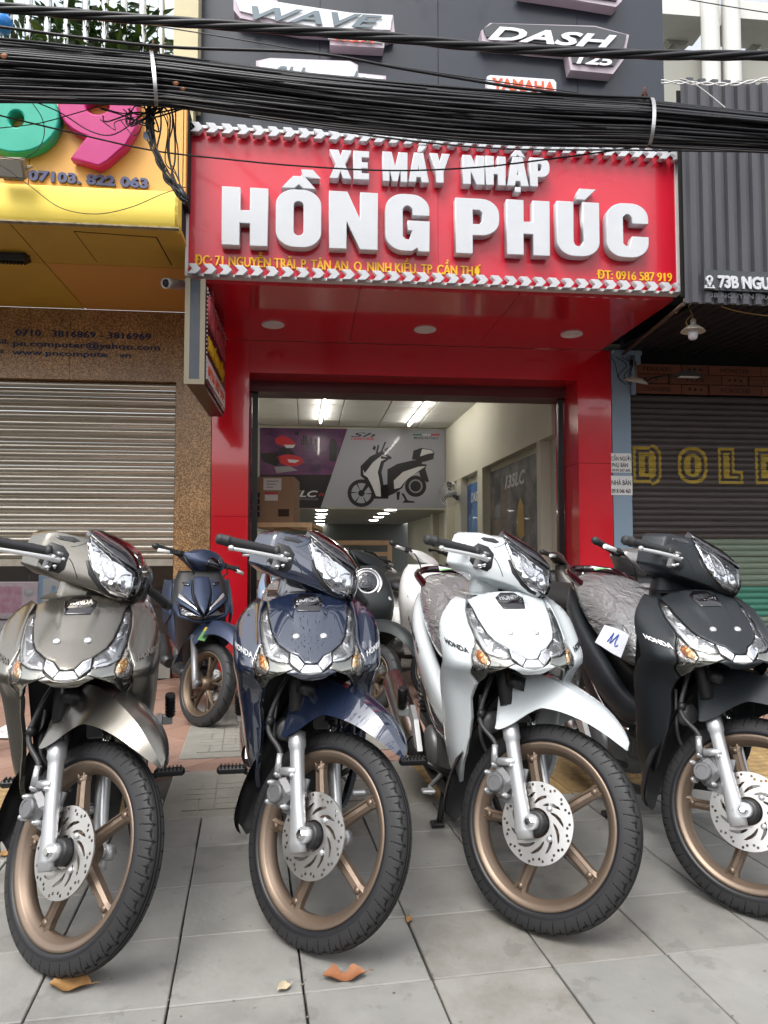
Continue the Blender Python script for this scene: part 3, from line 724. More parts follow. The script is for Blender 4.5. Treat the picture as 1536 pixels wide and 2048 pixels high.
# security camera on a bracket left of the sign
cx, cz = BP(349, 568, -1.25)
cctv = thing('security_camera', 'white bullet security camera under the yellow canopy beside the sign', 'camera', (cx, -1.25, cz))
ax = Vector((-0.5, -0.8, -0.25)).normalized(); c0 = Vector((cx, -1.25, cz))
b = MB(); b.lathe([(0.0, -0.08), (0.03, -0.08), (0.034, -0.07), (0.034, 0.06), (0.036, 0.062), (0.036, 0.10), (0.03, 0.085), (0, 0.085)], c0, ax, 18); b.build('body', mat('white camera shell', (0.7, 0.69, 0.66), 0.4), cctv)
b = MB(); b.lathe([(0.026, 0.086), (0.026, 0.092), (0, 0.094)], c0, ax, 16); b.build('lens', m_black, cctv)
b = MB(); b.tube([c0 - ax * 0.06, c0 - ax * 0.06 + Vector((0.05, 0.02, 0.05)), c0 - ax * 0.06 + Vector((0.08, 0.03, 0.12))], 0.012, 8); b.build('bracket', m_whitefr, cctv)

# ------------------------------------------------------------------ INTERIOR (parts of the shop)
BY = 6.25                                            # banner wall
ZC = BP(700, 857, BY)[1]
RXL, RXR = BP(518, 930, BY)[0], BP(891, 930, BY)[0]
ZB = BP(700, 1018, BY)[1]
b = MB(); b.box2((RXL - 0.1, IN, 0), (RXL, 12, ZC + 0.3)); b.build('interior_wall', m_intwall, shop)
# right wall with pilasters and recesses
b = MB(); b.box2((RXR + 0.12, IN, 0), (RXR + 0.3, 12, ZC + 0.3)); b.box2((RXR + 0.001, IN + 0.001, 2.22), (RXR + 0.119, 11.9, ZC + 0.29))
for y0, y1 in ((3.55, 3.85), (1.0, 1.12), (5.0, 5.3), (6.1, 6.4), (7.6, 7.9)): b.box2((RXR + 0.002, y0, 0), (RXR + 0.118, y1, 2.219))
b.build('interior_wall', m_intwall, shop)
b = MB(); b.box2((RXL, BY, ZB), (RXR, BY + 0.15, ZC + 0.2)); b.build('interior_wall', m_intwall, shop)
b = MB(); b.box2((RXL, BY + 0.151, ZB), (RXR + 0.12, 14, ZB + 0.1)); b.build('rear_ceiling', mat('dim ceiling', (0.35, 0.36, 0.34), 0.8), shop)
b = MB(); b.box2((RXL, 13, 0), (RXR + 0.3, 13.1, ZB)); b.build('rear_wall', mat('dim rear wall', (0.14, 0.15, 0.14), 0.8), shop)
for px, py, yb in ((418, 562, 0), (418, 577, 0), (413, 589, 0), (411, 602, 0), (414, 614, 0), (676, 561, 0), (650, 575, 0), (631, 588, 0), (613, 600, 0)):
    gx, gy = 420 + px * 820 / 1536, 720 + py * 820 / 1536
    vx, vu = (gx - 768) / 1480.0, (1024 - gy) / 1480.0
    d = Vector((vx, cos(PITCH) - vu * sin(PITCH), sin(PITCH) + vu * cos(PITCH))); t = (ZB - CAM_H) / d.z; P = Vector((0, 0, CAM_H)) + d * t - B_ORG
    xx, yy = P.dot(B_X), P.dot(B_Y)
    if yy > 14.0: continue
    l = MB(); l.lathe([(0, -0.012), (0.09, -0.012), (0.11, -0.002), (0.11, 0)], (xx, yy, ZB), n=16); l.build('ceiling_lamp', mat('lit lamp', (1, 1, 1), 0.5, emit=(1, 0.97, 0.9, 8)), shop)
b = MB(); b.box2((RXL - 0.1, 0.4, -0.02), (RXR + 0.3, 14, 0.0)); b.build('shop_floor', mat('tiled shop floor', (0.30, 0.27, 0.23), 0.25, noise=(3, 0.3, (0.25, 0.22, 0.19))), shop)
# suspended ceiling: visible tiles on a grid
cl = MB(); cl.box2((RXL - 0.1, IN, ZC + 0.06), (RXR + 0.3, BY, ZC + 0.1)); ceil = cl.build('ceiling', mat('ceiling void', (0.3, 0.3, 0.29), 0.9), shop)
nx = 5; tw = (RXR - RXL + 0.12) / nx
mb = MB(); mb.bbox((0, 0, 0.012), (tw - 0.014, 0.6 - 0.014, 0.024), 0.004); q = mb.build('ceiling_tile', m_ceil); tme = q.data; bpy.data.objects.remove(q)
for i in range(nx):
    for j in range(1, 10):
        y = IN + 0.3 + 0.6 * j
        if y > BY - 0.25: continue
        o = bpy.data.objects.new('ceiling_tile', tme); COL.objects.link(o); o.parent = ceil; o.location = Vector((RXL + tw * (i + .5), y, ZC)) - BASE[shop.name]
# fluorescent tubes, lit
m_tube = mat('lit tube', (1, 1, 1), 0.5, emit=(1.0, 0.95, 0.86, 15))
def on_ceiling(px, py, z):
    P = GP(px, py, z) - B_ORG; return Vector((P.dot(B_X), P.dot(B_Y), z))
for (a, c) in (((652, 785), (647, 816)), ((646, 818), (641, 845)), ((866, 790), (843, 821)), ((840, 824), (818, 851))):
    p, q = on_ceiling(*a, ZC - 0.05), on_ceiling(*c, ZC - 0.05); dv = (q - p)
    t = thing('tube_light', {652: 'lit fluorescent tube on the shop ceiling, front tube of the left pair', 646: 'lit fluorescent tube on the shop ceiling, back tube of the left pair', 866: 'lit fluorescent tube on the shop ceiling, front tube of the right pair', 840: 'lit fluorescent tube on the shop ceiling, back tube of the right pair'}[a[0]], 'tube light', p, group='lit tubes on the shop ceiling')
    l = MB(); l.tube([p, q], 0.016, 8); l.build('tube', m_tube, t)
    l = MB(); l.box((p + q) / 2 + Vector((0, 0, 0.036)), (0.05, dv.length + 0.04, 0.024), Matrix.Rotation(atan2(-dv.x, dv.y), 3, 'Z')); l.build('fitting', m_white, t)

# banner with a scooter print
m_ban = mat('grey banner vinyl', (0.34, 0.35, 0.40), 0.35, coat=0.3); m_pur = mat('purple city print', (0.04, 0.012, 0.06), 0.3, coat=0.4, noise=(1.9, 0.9, (0.20, 0.055, 0.17), (1, 1, 2.4)))
m_prb = mat('black print', (0.012, 0.012, 0.015), 0.35, coat=0.3); m_prw = mat('white print', (0.60, 0.60, 0.62), 0.35, coat=0.3); m_prr = mat('red print', (0.5, 0.02, 0.03), 0.35); m_prg = mat('green print', (0.02, 0.2, 0.08), 0.4); m_pgrey = mat('grey print', (0.25, 0.25, 0.27), 0.4)
ban = thing('wall_banner', 'wide wall banner printed with a white touring scooter on grey, inside the shop', 'banner', (RXL, BY, ZB))
YB = BY - 0.004
def bpoly(pts, y, m, name='print', d=0.002):
    b = MB(); b.prism([BP(420 + x * 820 / 1536, 720 + yy * 820 / 1536, BY) for x, yy in pts], lambda a, c, t: Vector((a, y - d * (1 - t), c)), 1); return b.build(name, m, ban)
bpoly([(516, 258), (880, 262), (882, 555), (415, 555)], YB, m_ban, 'vinyl_panel', 0.006)
bpoly([(187, 254), (515, 258), (414, 555), (187, 555)], YB, m_pur, 'vinyl_panel', 0.006)
Y1 = YB - 0.007
bpoly([(187, 430), (457, 430), (413, 554), (187, 554)], Y1, m_prb)
def disc(cx, cy, r0, r1, m, y=None, n=28):
    y = Y1 if y is None else y
    b = MB(); rows = [[(cx + r * cos(2 * pi * i / n), cy + r * sin(2 * pi * i / n)) for i in range(n + 1)] for r in (r0, r1)]
    b.grid([[Vector((lambda q: (q[0], y, q[1]))(BP(420 + a * 820 / 1536, 720 + c * 820 / 1536, BY))) for a, c in r] for r in rows], False); b.build('print', m, ban)
Y2, Y3, Y4 = Y1 - 0.003, Y1 - 0.006, Y1 - 0.009
disc(567, 499, 38, 52, m_prb); disc(567, 499, 0.1, 12, m_prb); disc(770, 473, 0.1, 40, m_prb); disc(770, 473, 20, 26, m_pgrey, Y2)
for a in range(6): bpoly([(567 + 8 * cos(a * pi / 3 + .1), 499 + 8 * sin(a * pi / 3 + .1)), (567 + 40 * cos(a * pi / 3), 499 + 40 * sin(a * pi / 3)), (567 + 40 * cos(a * pi / 3 + .14), 499 + 40 * sin(a * pi / 3 + .14))], Y1, m_prb)
bpoly([(564, 398), (600, 362), (644, 340), (680, 364), (652, 386), (642, 420), (650, 468), (668, 466), (668, 520), (616, 520), (594, 474), (578, 446), (564, 434)], Y1, m_prb)
bpoly([(572, 402), (604, 372), (640, 352), (668, 366), (640, 380), (628, 420), (638, 470), (640, 512), (622, 510), (606, 470), (590, 440), (575, 430)], Y2, m_prw)
bpoly([(568, 402), (606, 360), (640, 344), (650, 352), (610, 384), (580, 424)], Y3, m_prb)
bpoly([(610, 440), (600, 468), (572, 500), (566, 496), (590, 452)], Y1, m_prb)
bpoly([(636, 510), (636, 474), (664, 470), (664, 410), (690, 396), (760, 386), (812, 392), (806, 408), (740, 440), (720, 480), (690, 500), (660, 514)], Y1, m_prb)
bpoly([(688, 452), (722, 420), (780, 400), (808, 398), (770, 424), (736, 448), (712, 478), (690, 484)], Y2, m_prw)
bpoly([(676, 404), (700, 390), (760, 376), (800, 376), (790, 392), (730, 402)], Y3, m_prb)
bpoly([(756, 372), (762, 340), (790, 330), (828, 336), (840, 346), (836, 372), (800, 382)], Y2, m_prb); bpoly([(786, 362), (794, 334), (826, 338), (838, 348), (816, 352)], Y3, m_prw)
bpoly([(780, 402), (804, 402), (820, 454), (812, 460), (786, 434)], Y1, m_prb); bpoly([(698, 496), (712, 492), (708, 524), (700, 524)], Y1, m_prb); bpoly([(716, 500), (726, 500), (740, 526), (766, 530), (766, 535), (720, 535), (730, 524)], Y1, m_prb)
bpoly([(620, 350), (628, 318), (634, 320), (628, 352)], Y1, m_prb); bpoly([(636, 350), (654, 306), (660, 308), (642, 352)], Y1, m_prb); bpoly([(608, 334), (614, 320), (622, 326), (618, 340)], Y2, m_prb); bpoly([(652, 336), (664, 328), (682, 332), (674, 342), (656, 344)], Y2, m_prb); bpoly([(640, 360), (660, 364), (680, 366), (678, 372), (640, 370)], Y3, m_prb)
for x0, x1, m in ((760, 793, m_prg), (794, 826, m_prw), (827, 860, m_prr)): bpoly([(x0, 278), (x1, 278), (x1, 283), (x0, 283)], Y1, m)
def btext(body, x, y, w, h, m, bold=0, sh=0):
    X, Z = BP(420 + x * 820 / 1536, 720 + y * 820 / 1536, BY); X2 = BP(420 + (x + w) * 820 / 1536, 720 + y * 820 / 1536, BY)[0]; Z2 = BP(420 + x * 820 / 1536, 720 + (y - h) * 820 / 1536, BY)[1]
    fit_text('print_lettering', body, m, ban, (X, Y2, Z), (1, 0, 0), (0, 0, 1), X2 - X, Z2 - Z, 0.002, bold, sh)
btext('MADE IN ITALY', 764, 296, 92, 8, m_prb, 0.01); btext('Sh', 526, 288, 94, 17, m_prb, 0.0, 0.4); btext('125i/150i', 527, 299, 88, 9, m_prr, 0.02, 0.3)
btext('135LC', 262, 512, 142, 24, m_prw, 0.03, 0.3); btext('FI', 406, 510, 22, 10, m_prr, 0.02, 0.3); btext('LAGENDA RENAKLUK', 246, 524, 160, 8, m_pgrey)
# the red bike on the purple print
bpoly([(250, 362), (296, 352), (340, 364), (352, 382), (330, 396), (290, 398), (262, 384)], Y1, m_prr); bpoly([(244, 296), (270, 282), (300, 294), (322, 312), (310, 330), (270, 322), (246, 312)], Y1, m_prr); bpoly([(276, 318), (320, 318), (312, 330), (286, 330)], Y2, m_prw)
bpoly([(190, 350), (250, 346), (266, 372), (250, 400), (200, 380)], Y1, m_prb); bpoly([(262, 330), (300, 334), (320, 356), (260, 352)], Y1, m_prb); bpoly([(316, 274), (332, 268), (332, 280), (322, 284)], Y1, m_prb); bpoly([(290, 372), (336, 376), (320, 386), (296, 384)], Y2, m_prw); bpoly([(240, 400), (300, 398), (330, 414), (250, 424)], Y1, m_pgrey)
for x, h in ((340, 20), (348, 34), (356, 34), (364, 14), (376, 24), (392, 18)): bpoly([(x, 320), (x, 320 - h), (x + 3, 312 - h), (x + 6, 320 - h), (x + 6, 320)], Y1, m_prb)
bpoly([(446, 322), (450, 300), (462, 292), (472, 302), (478, 330), (470, 380), (448, 380)], Y1, m_prb)

# posters in the recesses of the right wall
def poster(y0, y1, z0, z1, name_label, m, lines):
    t = thing('wall_poster', name_label, 'poster', (RXR + 0.11, y0, z0))
    b = MB(); b.box2((RXR + 0.10, y0, z0), (RXR + 0.119, y1, z1)); b.build('sheet', m, t)
    for body, f0, f1, fz, h, mm in lines: fit_text('print_lettering', body, mm, t, (RXR + 0.0995, y1 - (y1 - y0) * f0, z0 + (z1 - z0) * fz), (0, -1, 0), (0, 0, 1), (y1 - y0) * (f1 - f0), h, 0.002, 0.03, 0.3)
    return t
m_p1 = mat('blue night print', (0.015, 0.03, 0.15), 0.5, coat=0.1, noise=(2.6, 1.0, (0.08, 0.28, 0.62)))
m_p2 = mat('grey street print', (0.025, 0.025, 0.032), 0.5, coat=0.1, noise=(3.6, 1.0, (0.24, 0.22, 0.22)))
t = poster(3.87, 4.98, 0.35, 2.1, 'blue night poster with bright lettering in the farther wall recess', m_p1, [('DASH', 0.25, 0.8, 0.84, 0.14, m_prw)])
rr = random.Random(4)
b = MB()
for i in range(9): y = 3.95 + i * 0.105; h = rr.uniform(0.2, 0.8); b.box2((RXR + 0.098, y, 0.9), (RXR + 0.0995, y + 0.07, 0.95 + h))
b.build('skyline_print', mat('pale blue print', (0.10, 0.22, 0.42), 0.4), t)
b = MB(); b.prism([(4.2, 0.6), (4.7, 0.6), (4.72, 0.9), (4.5, 1.15), (4.25, 1.0)], lambda a, c, q: Vector((RXR + 0.096 + 0.003 * q, a, c)), 1); b.build('bike_print', m_prr, t)
t = poster(1.3, 3.5, 0.35, 2.15, 'grey street scene poster with a wall and lettering in the nearer wall recess', m_p2, [('135LC', 0.35, 0.75, 0.84, 0.16, m_prw)])
b = MB()
for i in range(6):
    for k in range(9): b.box2((RXR + 0.098, 2.6 + i * 0.13, 0.95 + k * 0.11), (RXR + 0.0995, 2.6 + i * 0.13 + 0.12, 0.95 + k * 0.11 + 0.095))
b.build('brick_print', mat('brown brick print', (0.16, 0.12, 0.10), 0.5), t)
b = MB()
for k in range(3): b.lathe([(0.16, 0), (0.21, 0), (0.21, 0.002), (0.16, 0.002)], (RXR + 0.097, 1.6 + k * 0.55, 0.75), (1, 0, 0), 20)
b.build('wheel_print', m_prb, t)
b = MB(); b.prism([(2.95, 1.5), (3.25, 1.5), (3.25, 2.05), (2.95, 2.05)], lambda a, c, q: Vector((RXR + 0.096 + 0.003 * q, a, c)), 1); b.build('window_print', m_prb, t)
b = MB(); b.prism([(1.9, 1.25), (2.05, 1.2), (2.2, 1.28), (2.15, 1.6), (2.05, 1.7), (1.93, 1.6)], lambda a, c, q: Vector((RXR + 0.096 + 0.003 * q, a, c)), 1); b.build('emblem_print', mat('gold print', (0.42, 0.26, 0.05), 0.5), t)

# wall fan
fx, fz = BP(899, 988, 5.0); fy = 5.0
fan = thing('wall_fan', 'round grey wall fan hanging beside the grey banner', 'fan', (fx, fy, fz)); fc = Vector((fx, fy, fz)); fa = Vector((-0.75, -0.62, -0.1)).normalized()
m_dgrey = mat('dark grey plastic', (0.06, 0.065, 0.065), 0.5)
b = MB(); a1 = fa.orthogonal().normalized(); a2 = fa.cross(a1)
for r in (0.07, 0.11, 0.15, 0.19, 0.205): b.tube([fc + fa * (0.05 - 1.1 * r * r) + (a1 * cos(t * pi / 12) + a2 * sin(t * pi / 12)) * r for t in range(25)], 0.0035, 5, False)
for k in range(24):
    u = a1 * cos(k * pi / 12) + a2 * sin(k * pi / 12); b.tube([fc + fa * 0.05, fc + fa * 0.04 + u * 0.1, fc + u * 0.205], 0.002, 4, False)
b.build('guard', m_steel, fan)
for k in range(3):
    b = MB(); u = a1 * cos(k * 2.094) + a2 * sin(k * 2.094); w = a1 * cos(k * 2.094 + 1.3) + a2 * sin(k * 2.094 + 1.3)
    b.grid([[fc - fa * 0.02 + u * r + w * q * 0.6 * r * sqrt(abs(1 - (r / 0.2) ** 3)) + fa * 0.02 * q for q in (-0.3, 0.3, 0.9)] for r in (0.03, 0.08, 0.13, 0.17, 0.193)], True); b.build('blade', m_dgrey, fan, fix=False)
b = MB(); b.lathe([(0, 0.05), (0.04, 0.045), (0.045, 0.0), (0.06, -0.03), (0.055, -0.12), (0, -0.13)], fc, fa, 16); b.build('motor', m_white, fan)
b = MB(); b.tube([fc - fa * 0.1, fc - fa * 0.14 + Vector((0.06, 0.03, -0.03)), Vector((RXR + 0.002, fy + 0.12, fz - 0.02))], 0.018, 8); b.build('arm', m_white, fan)

# ------------------------------------------------------------------ LEFT NEIGHBOUR
m_gran = speckle_mat('brown granite', [(0.22, 0.115, 0.045), (0.44, 0.25, 0.105), (0.58, 0.36, 0.17), (0.32, 0.17, 0.068)], 120, 0.28)
m_granr = speckle_mat('red granite', [(0.16, 0.04, 0.022), (0.24, 0.075, 0.04), (0.30, 0.12, 0.07), (0.13, 0.03, 0.02)], 120, 0.28)
m_must = mat('mustard panel', (0.68, 0.41, 0.05), 0.5, noise=(1.5, 0.5, (0.45, 0.25, 0.03)))
m_org = mat('orange panel', (0.74, 0.35, 0.075), 0.5, noise=(1.5, 0.4, (0.66, 0.30, 0.06)))
m_ylw = mat('yellow sheet', (0.86, 0.66, 0.12), 0.6, spec=0.3, noise=(2, 0.3, (0.78, 0.58, 0.10)))
m_oboard = mat('orange board', (0.72, 0.38, 0.08), 0.5, noise=(1.2, 0.4, (0.66, 0.33, 0.065)))
m_gap = mat('black gap', (0.008, 0.007, 0.006), 0.9)
m_shut = mat('steel shutter slat', (0.58, 0.545, 0.475), 0.30, 0.8, noise=(3, 0.8, (0.36, 0.31, 0.24), (0.5, 1, 26)), rnd=0.12)
LX = -6.0
left = thing('computer_shop', 'closed shop with granite front, steel roller shutter and yellow canopy', 'shop', (LX / 2 - 0.7, 0, 0))
Zg = 3.13; XLl = XL - 0.006
sxr = BP(349, 900, 0)[0]; sz1 = BP(200, 760, 0)[1]; sz0 = BP(100, 1132, 0.06)[1]
# granite slabs around the shutter
b = MB(); b.box2((sxr + 0.006, 0, 0.78), (XLl, 0.3, sz1 - 0.002)); b.build('granite_slab', m_gran, left)
b = MB(); b.box2((sxr + 0.006, 0.001, 0), (XLl, 0.3, 0.777)); b.build('granite_slab', m_granr, left)
for x0, x1 in ((LX, BP(140, 680, 0)[0]), (BP(140, 680, 0)[0] + 0.003, XLl)):
    b = MB(); b.box2((x0, 0, sz1), (x1, 0.3, Zg - 0.001)); b.build('granite_slab', m_gran, left)
m_bl = mat('dark blue lettering', (0.012, 0.03, 0.11), 0.5)
for body, x, y, x2, h in (('0710.  3816869 - 3816969', 31, 671, 302, 13), ('pn.computer@yahoo.com', 26, 692, 320, 12), ('www.pncompute   vn', 24, 709, 262, 11), ('ail:', -8, 687, 18, 10), ('eb:', -10, 706, 8, 10)):
    X, Z = BP(x, y, 0); X2, _ = BP(x2, y, 0); fit_text('wall_lettering', body, m_bl, left, (X, -0.0005, Z), (1, 0, -0.002), (0, 0, 1), X2 - X, h / 1480 * 6.3, 0.006, 0.012)
# shutter
def shutter(parent, x0, x1, z0, z1, pitch, ysurf, pick, depth=0.016, jit=0.0):
    """interlocking curved slats: each one an object"""
    n = int((z1 - z0) / pitch); pitch = (z1 - z0) / n; cache = {}
    for i in range(n):
        z = z0 + i * pitch; m = pick(z + pitch / 2)
        if m.name not in cache:
            prof = [(0.0, 0.0), (-0.25, 0.06), (-0.8, 0.22), (-1.0, 0.45), (-0.85, 0.68), (-0.35, 0.84), (0.1, 0.90), (0.35, 0.94), (0.35, 1.0)]
            mb = MB(); mb.grid([[Vector((x, ysurf + depth * a, c * pitch)) for a, c in prof] for x in (x0, x0 + (x1 - x0) * .5, x1)], True)
            mb.grid([[Vector((x, ysurf + depth * a + 0.004, c * pitch)) for a, c in prof] for x in (x0, x1)], True)
            q = mb.build('shutter_slat', m, None, fix=False); cache[m.name] = q.data; bpy.data.objects.remove(q)
        o = bpy.data.objects.new('shutter_slat', cache[m.name]); COL.objects.link(o); o.parent = parent
        o.location = Vector((0, random.uniform(-jit, jit), z)) - BASE[parent.name]; o.rotation_euler = (random.uniform(-.03, .03), random.uniform(-.0006, .0006), 0)
lsh = thing('roller_shutter', 'half lowered shiny steel roller shutter in the granite shop front', 'shutter', (sxr - 1, 0.06, sz0))
shutter(lsh, LX, sxr - 0.004, sz0 + 0.06, sz1, 0.0655, 0.07, lambda z: m_shut, 0.022)
b = MB(); b.box2((LX, 0.045, sz0), (sxr - 0.004, 0.085, sz0 + 0.058)); b.build('bottom_rail', mat('worn aluminium rail', (0.5, 0.46, 0.38), 0.4, 0.6, noise=(12, 0.6, (0.3, 0.25, 0.18))), lsh)
b = MB(); b.box2((sxr - 0.003, 0.03, 0.3), (sxr + 0.005, 0.12, sz1 - 0.003)); b.build('side_rail', mat('brown rail', (0.10, 0.05, 0.03), 0.4), lsh)
# shop window under the shutter with toy boxes inside
wz0 = BP(60, 1290, 0.12)[1]
win = MB(); win.box2((LX, 0.9, 0.0), (sxr - 0.004, 0.95, sz0 + 0.3)); win.build('display_back', mat('dim display', (0.07, 0.045, 0.035), 0.7), left)
b = MB(); b.box2((LX, 0.02, 0), (sxr - 0.004, 0.895, wz0 - 0.06)); b.build('display_base', mat('dark red plinth', (0.22, 0.012, 0.015), 0.4), left)
b = MB(); b.box2((LX, -0.06, 0), (sxr + 0.0, 0.019, 0.12)); b.build('plinth_step', m_conc, left)
g_glass = bpy.data.materials.new('window glass'); g_glass.use_nodes = True
nt = g_glass.node_tree; nt.nodes.clear(); o_ = nt.nodes.new('ShaderNodeOutputMaterial'); mx = nt.nodes.new('ShaderNodeMixShader'); tr = nt.nodes.new('ShaderNodeBsdfTransparent'); gl = nt.nodes.new('ShaderNodeBsdfGlossy'); gl.inputs['Roughness'].default_value = 0.02; fr = nt.nodes.new('ShaderNodeFresnel'); fr.inputs['IOR'].default_value = 1.6
nt.links.new(fr.outputs[0], mx.inputs[0]); nt.links.new(tr.outputs[0], mx.inputs[1]); nt.links.new(gl.outputs[0], mx.inputs[2]); nt.links.new(mx.outputs[0], o_.inputs[0])
px_m = BP(57, 1200, 0.1)[0]
for x0, x1 in ((LX, px_m - 0.002), (px_m + 0.002, sxr - 0.006)):
    b = MB(); b.box2((x0, 0.10, wz0 - 0.02), (x1, 0.106, sz0 + 0.2)); b.build('window_pane', g_glass, left)
m_pk = mat('pink box print', (0.62, 0.26, 0.38), 0.4, noise=(14, 0.7, (0.78, 0.58, 0.64))); m_pkw = mat('pale pink box', (0.78, 0.68, 0.70), 0.4, noise=(20, 0.6, (0.7, 0.46, 0.54))); m_bb = mat('blue box print', (0.22, 0.40, 0.62), 0.4, noise=(8, 0.5, (0.55, 0.6, 0.68))); m_pw = mat('white box print', (0.66, 0.66, 0.66), 0.4)
def toybox(x0, y0, x1, y1, m, face, label, seed, yb=0.14):
    X0, Z0 = BP(x0, y1, yb); X1, Z1 = BP(x1, y0, yb)
    t = thing('toy_box', label, 'box', (X0, yb, Z0))
    b = MB(); b.box2((X0, yb, Z0), (X1, yb + 0.2, Z1)); b.build('carton', m, t)
    w, h = X1 - X0, Z1 - Z0; r = random.Random(seed)
    b = MB(); b.box2((X0 + w * .12, yb - 0.002, Z0 + h * .16), (X1 - w * .28, yb - 0.0002, Z1 - h * .1)); b.build('front_panel', face, t)
    b = MB()
    cx, cz = X0 + w * .42, Z0 + h * .5
    b.prism([(cx - w * .14, cz - h * .2), (cx + w * .14, cz - h * .2), (cx + w * .1, cz), (cx - w * .1, cz)], lambda a, c, q: Vector((a, yb - 0.004 + 0.0015 * q, c)), 1)
    b.prism([(cx + w * .07 * cos(k * pi / 6), cz + h * .09 + h * .09 * sin(k * pi / 6)) for k in range(12)], lambda a, c, q: Vector((a, yb - 0.004 + 0.0015 * q, c)), 1)
    for s in (-1, 1): b.box2((cx + s * w * .12 - 0.006, yb - 0.004, cz - h * .32), (cx + s * w * .12 + 0.006, yb - 0.0025, cz - h * .18))
    b.build('toy_print', m_bb if face is m_pw else m_pk, t)
    b = MB(); b.lathe([(0, 0), (w * .085, 0), (w * .085, 0.002), (0, 0.002)], (X1 - w * .16, yb - 0.003, Z0 + h * .72), (0, 1, 0), 16); b.build('badge_print', m_pw, t)
toybox(-40, 1165, 76, 1238, m_pkw, m_pk, 'pale pink toy carton with figure print, left in the display window', 1)
toybox(76, 1150, 150, 1215, m_bb, m_pw, 'blue and white toy carton with a play set print, right in the display window', 2, 0.15)
toybox(-30, 1241, 60, 1288, m_pkw, m_pw, 'low pink and white carton lying at the bottom of the display window', 3, 0.13)
b = MB(); X, Z = BP(0, 1246, 0.28)
fit_text('print_lettering', 'party table', m_pw, left, (BP(-22, 1237, 0.136)[0], 0.134, BP(0, 1237, 0.136)[1]), (1, 0, 0), (0, 0, 1), 0.2, 0.025, 0.002, 0.02)

# yellow canopy over the granite front
can = thing('yellow_canopy', 'deep yellow shop canopy with rounded front edge and mustard underside panels', 'canopy', (-2.5, -0.9, Zg))
CY = -1.74; cxr = BP(356, 480, CY)[0]
y_mid = -1.0
def upan(y0, y1, x0, x1, m, name='soffit_panel', d0=0.0, d1=0.0):
    b = MB(); pts = [(x0, y0), (x1, y0), (x1 + d1, y1), (x0 + d0, y1)]
    b.prism(pts, lambda a, c, t: Vector((a, c, Zg + 0.03 * t)), 1); b.build(name, m, can)
s0 = on_ceiling(5, 430, Zg); s1 = on_ceiling(92, 524, Zg); s2 = on_ceiling(164, 610, Zg)
sy = on_ceiling(92, 526, Zg).y; sya = on_ceiling(20, 441, Zg).y
g0 = 0.004
for (ya, yb, xa, xb) in ((sya + g0, sy - g0, 0, 0), (sy + g0, -0.002, 0, 0)):
    t0, t1 = (ya - s0.y) / (s2.y - s0.y), (yb - s0.y) / (s2.y - s0.y)
    l0, l1 = s0.x + (s2.x - s0.x) * t0, s0.x + (s2.x - s0.x) * t1
    for side in (0, 1):
        if side: pts = [(l0 + g0, ya), (cxr, ya), (XLl, yb) if yb > -0.1 else (cxr, yb), (l1 + g0, yb)]
        else: pts = [(LX, ya), (l0 - g0, ya), (l1 - g0, yb), (LX, yb)]
        b = MB(); b.prism(pts, lambda a, c, t: Vector((a, c, Zg + 0.03 * t)), 1); b.build('soffit_panel', m_org if (side and yb > -0.1) else m_must, can)
b = MB(); b.prism([(LX, CY + 0.03), (cxr, CY + 0.03), (cxr, sya - g0), (LX, sya - g0)], lambda a, c, t: Vector((a, c, Zg - 0.001 + 0.03 * t)), 1); b.build('soffit_panel', m_must, can)
b = MB(); b.box2((LX, CY + 0.05, Zg + 0.032), (cxr - 0.005, 0, Zg + 0.2)); b.build('canopy_core', m_gap, can)
# access hatch
H4 = [on_ceiling(x, y, Zg) for x, y in ((150, 463), (312, 475), (342, 529), (195, 523))]
b = MB(); b.prism([(p.x, p.y) for p in H4], lambda a, c, t: Vector((a, c, Zg - 0.004 + 0.0035 * t)), 1); b.build('access_hatch', m_must, can)
hm = sum((p for p in H4), Vector()) / 4
b = MB(); b.prism([((p.x - hm.x) * 1.03 + hm.x, (p.y - hm.y) * 1.03 + hm.y) for p in H4], lambda a, c, t: Vector((a, c, Zg - 0.0015 + 0.001 * t)), 1); b.build('hatch_joint', m_gap, can)
zt = BP(200, 376, CY)[1]
prof = [(CY - 0.0, Zg - 0.012), (CY - 0.012, Zg + 0.012), (CY - 0.022, Zg + 0.06), (CY - 0.020, Zg + 0.12), (CY - 0.008, zt - 0.02), (CY + 0.015, zt + 0.004), (CY + 0.12, zt + 0.01)]
b = MB(); b.grid([[Vector((x, y, z)) for y, z in catmull(prof, 4)] for x in (LX, -2.2, cxr)], True)
b.prism([(y, z) for y, z in catmull(prof, 4)] + [(CY + 0.12, Zg)], lambda a, c, t: Vector((cxr - 0.02 * t, a, c)), 1); b.build('rounded_fascia', m_ylw, can)
b = MB(); b.box2((LX, CY - 0.012, Zg - 0.022), (cxr + 0.002, CY + 0.028, Zg - 0.0135)); b.build('lower_lip', mat('grimy white edge', (0.42, 0.36, 0.24), 0.8, noise=(25, 0.8, (0.10, 0.08, 0.05))), can)
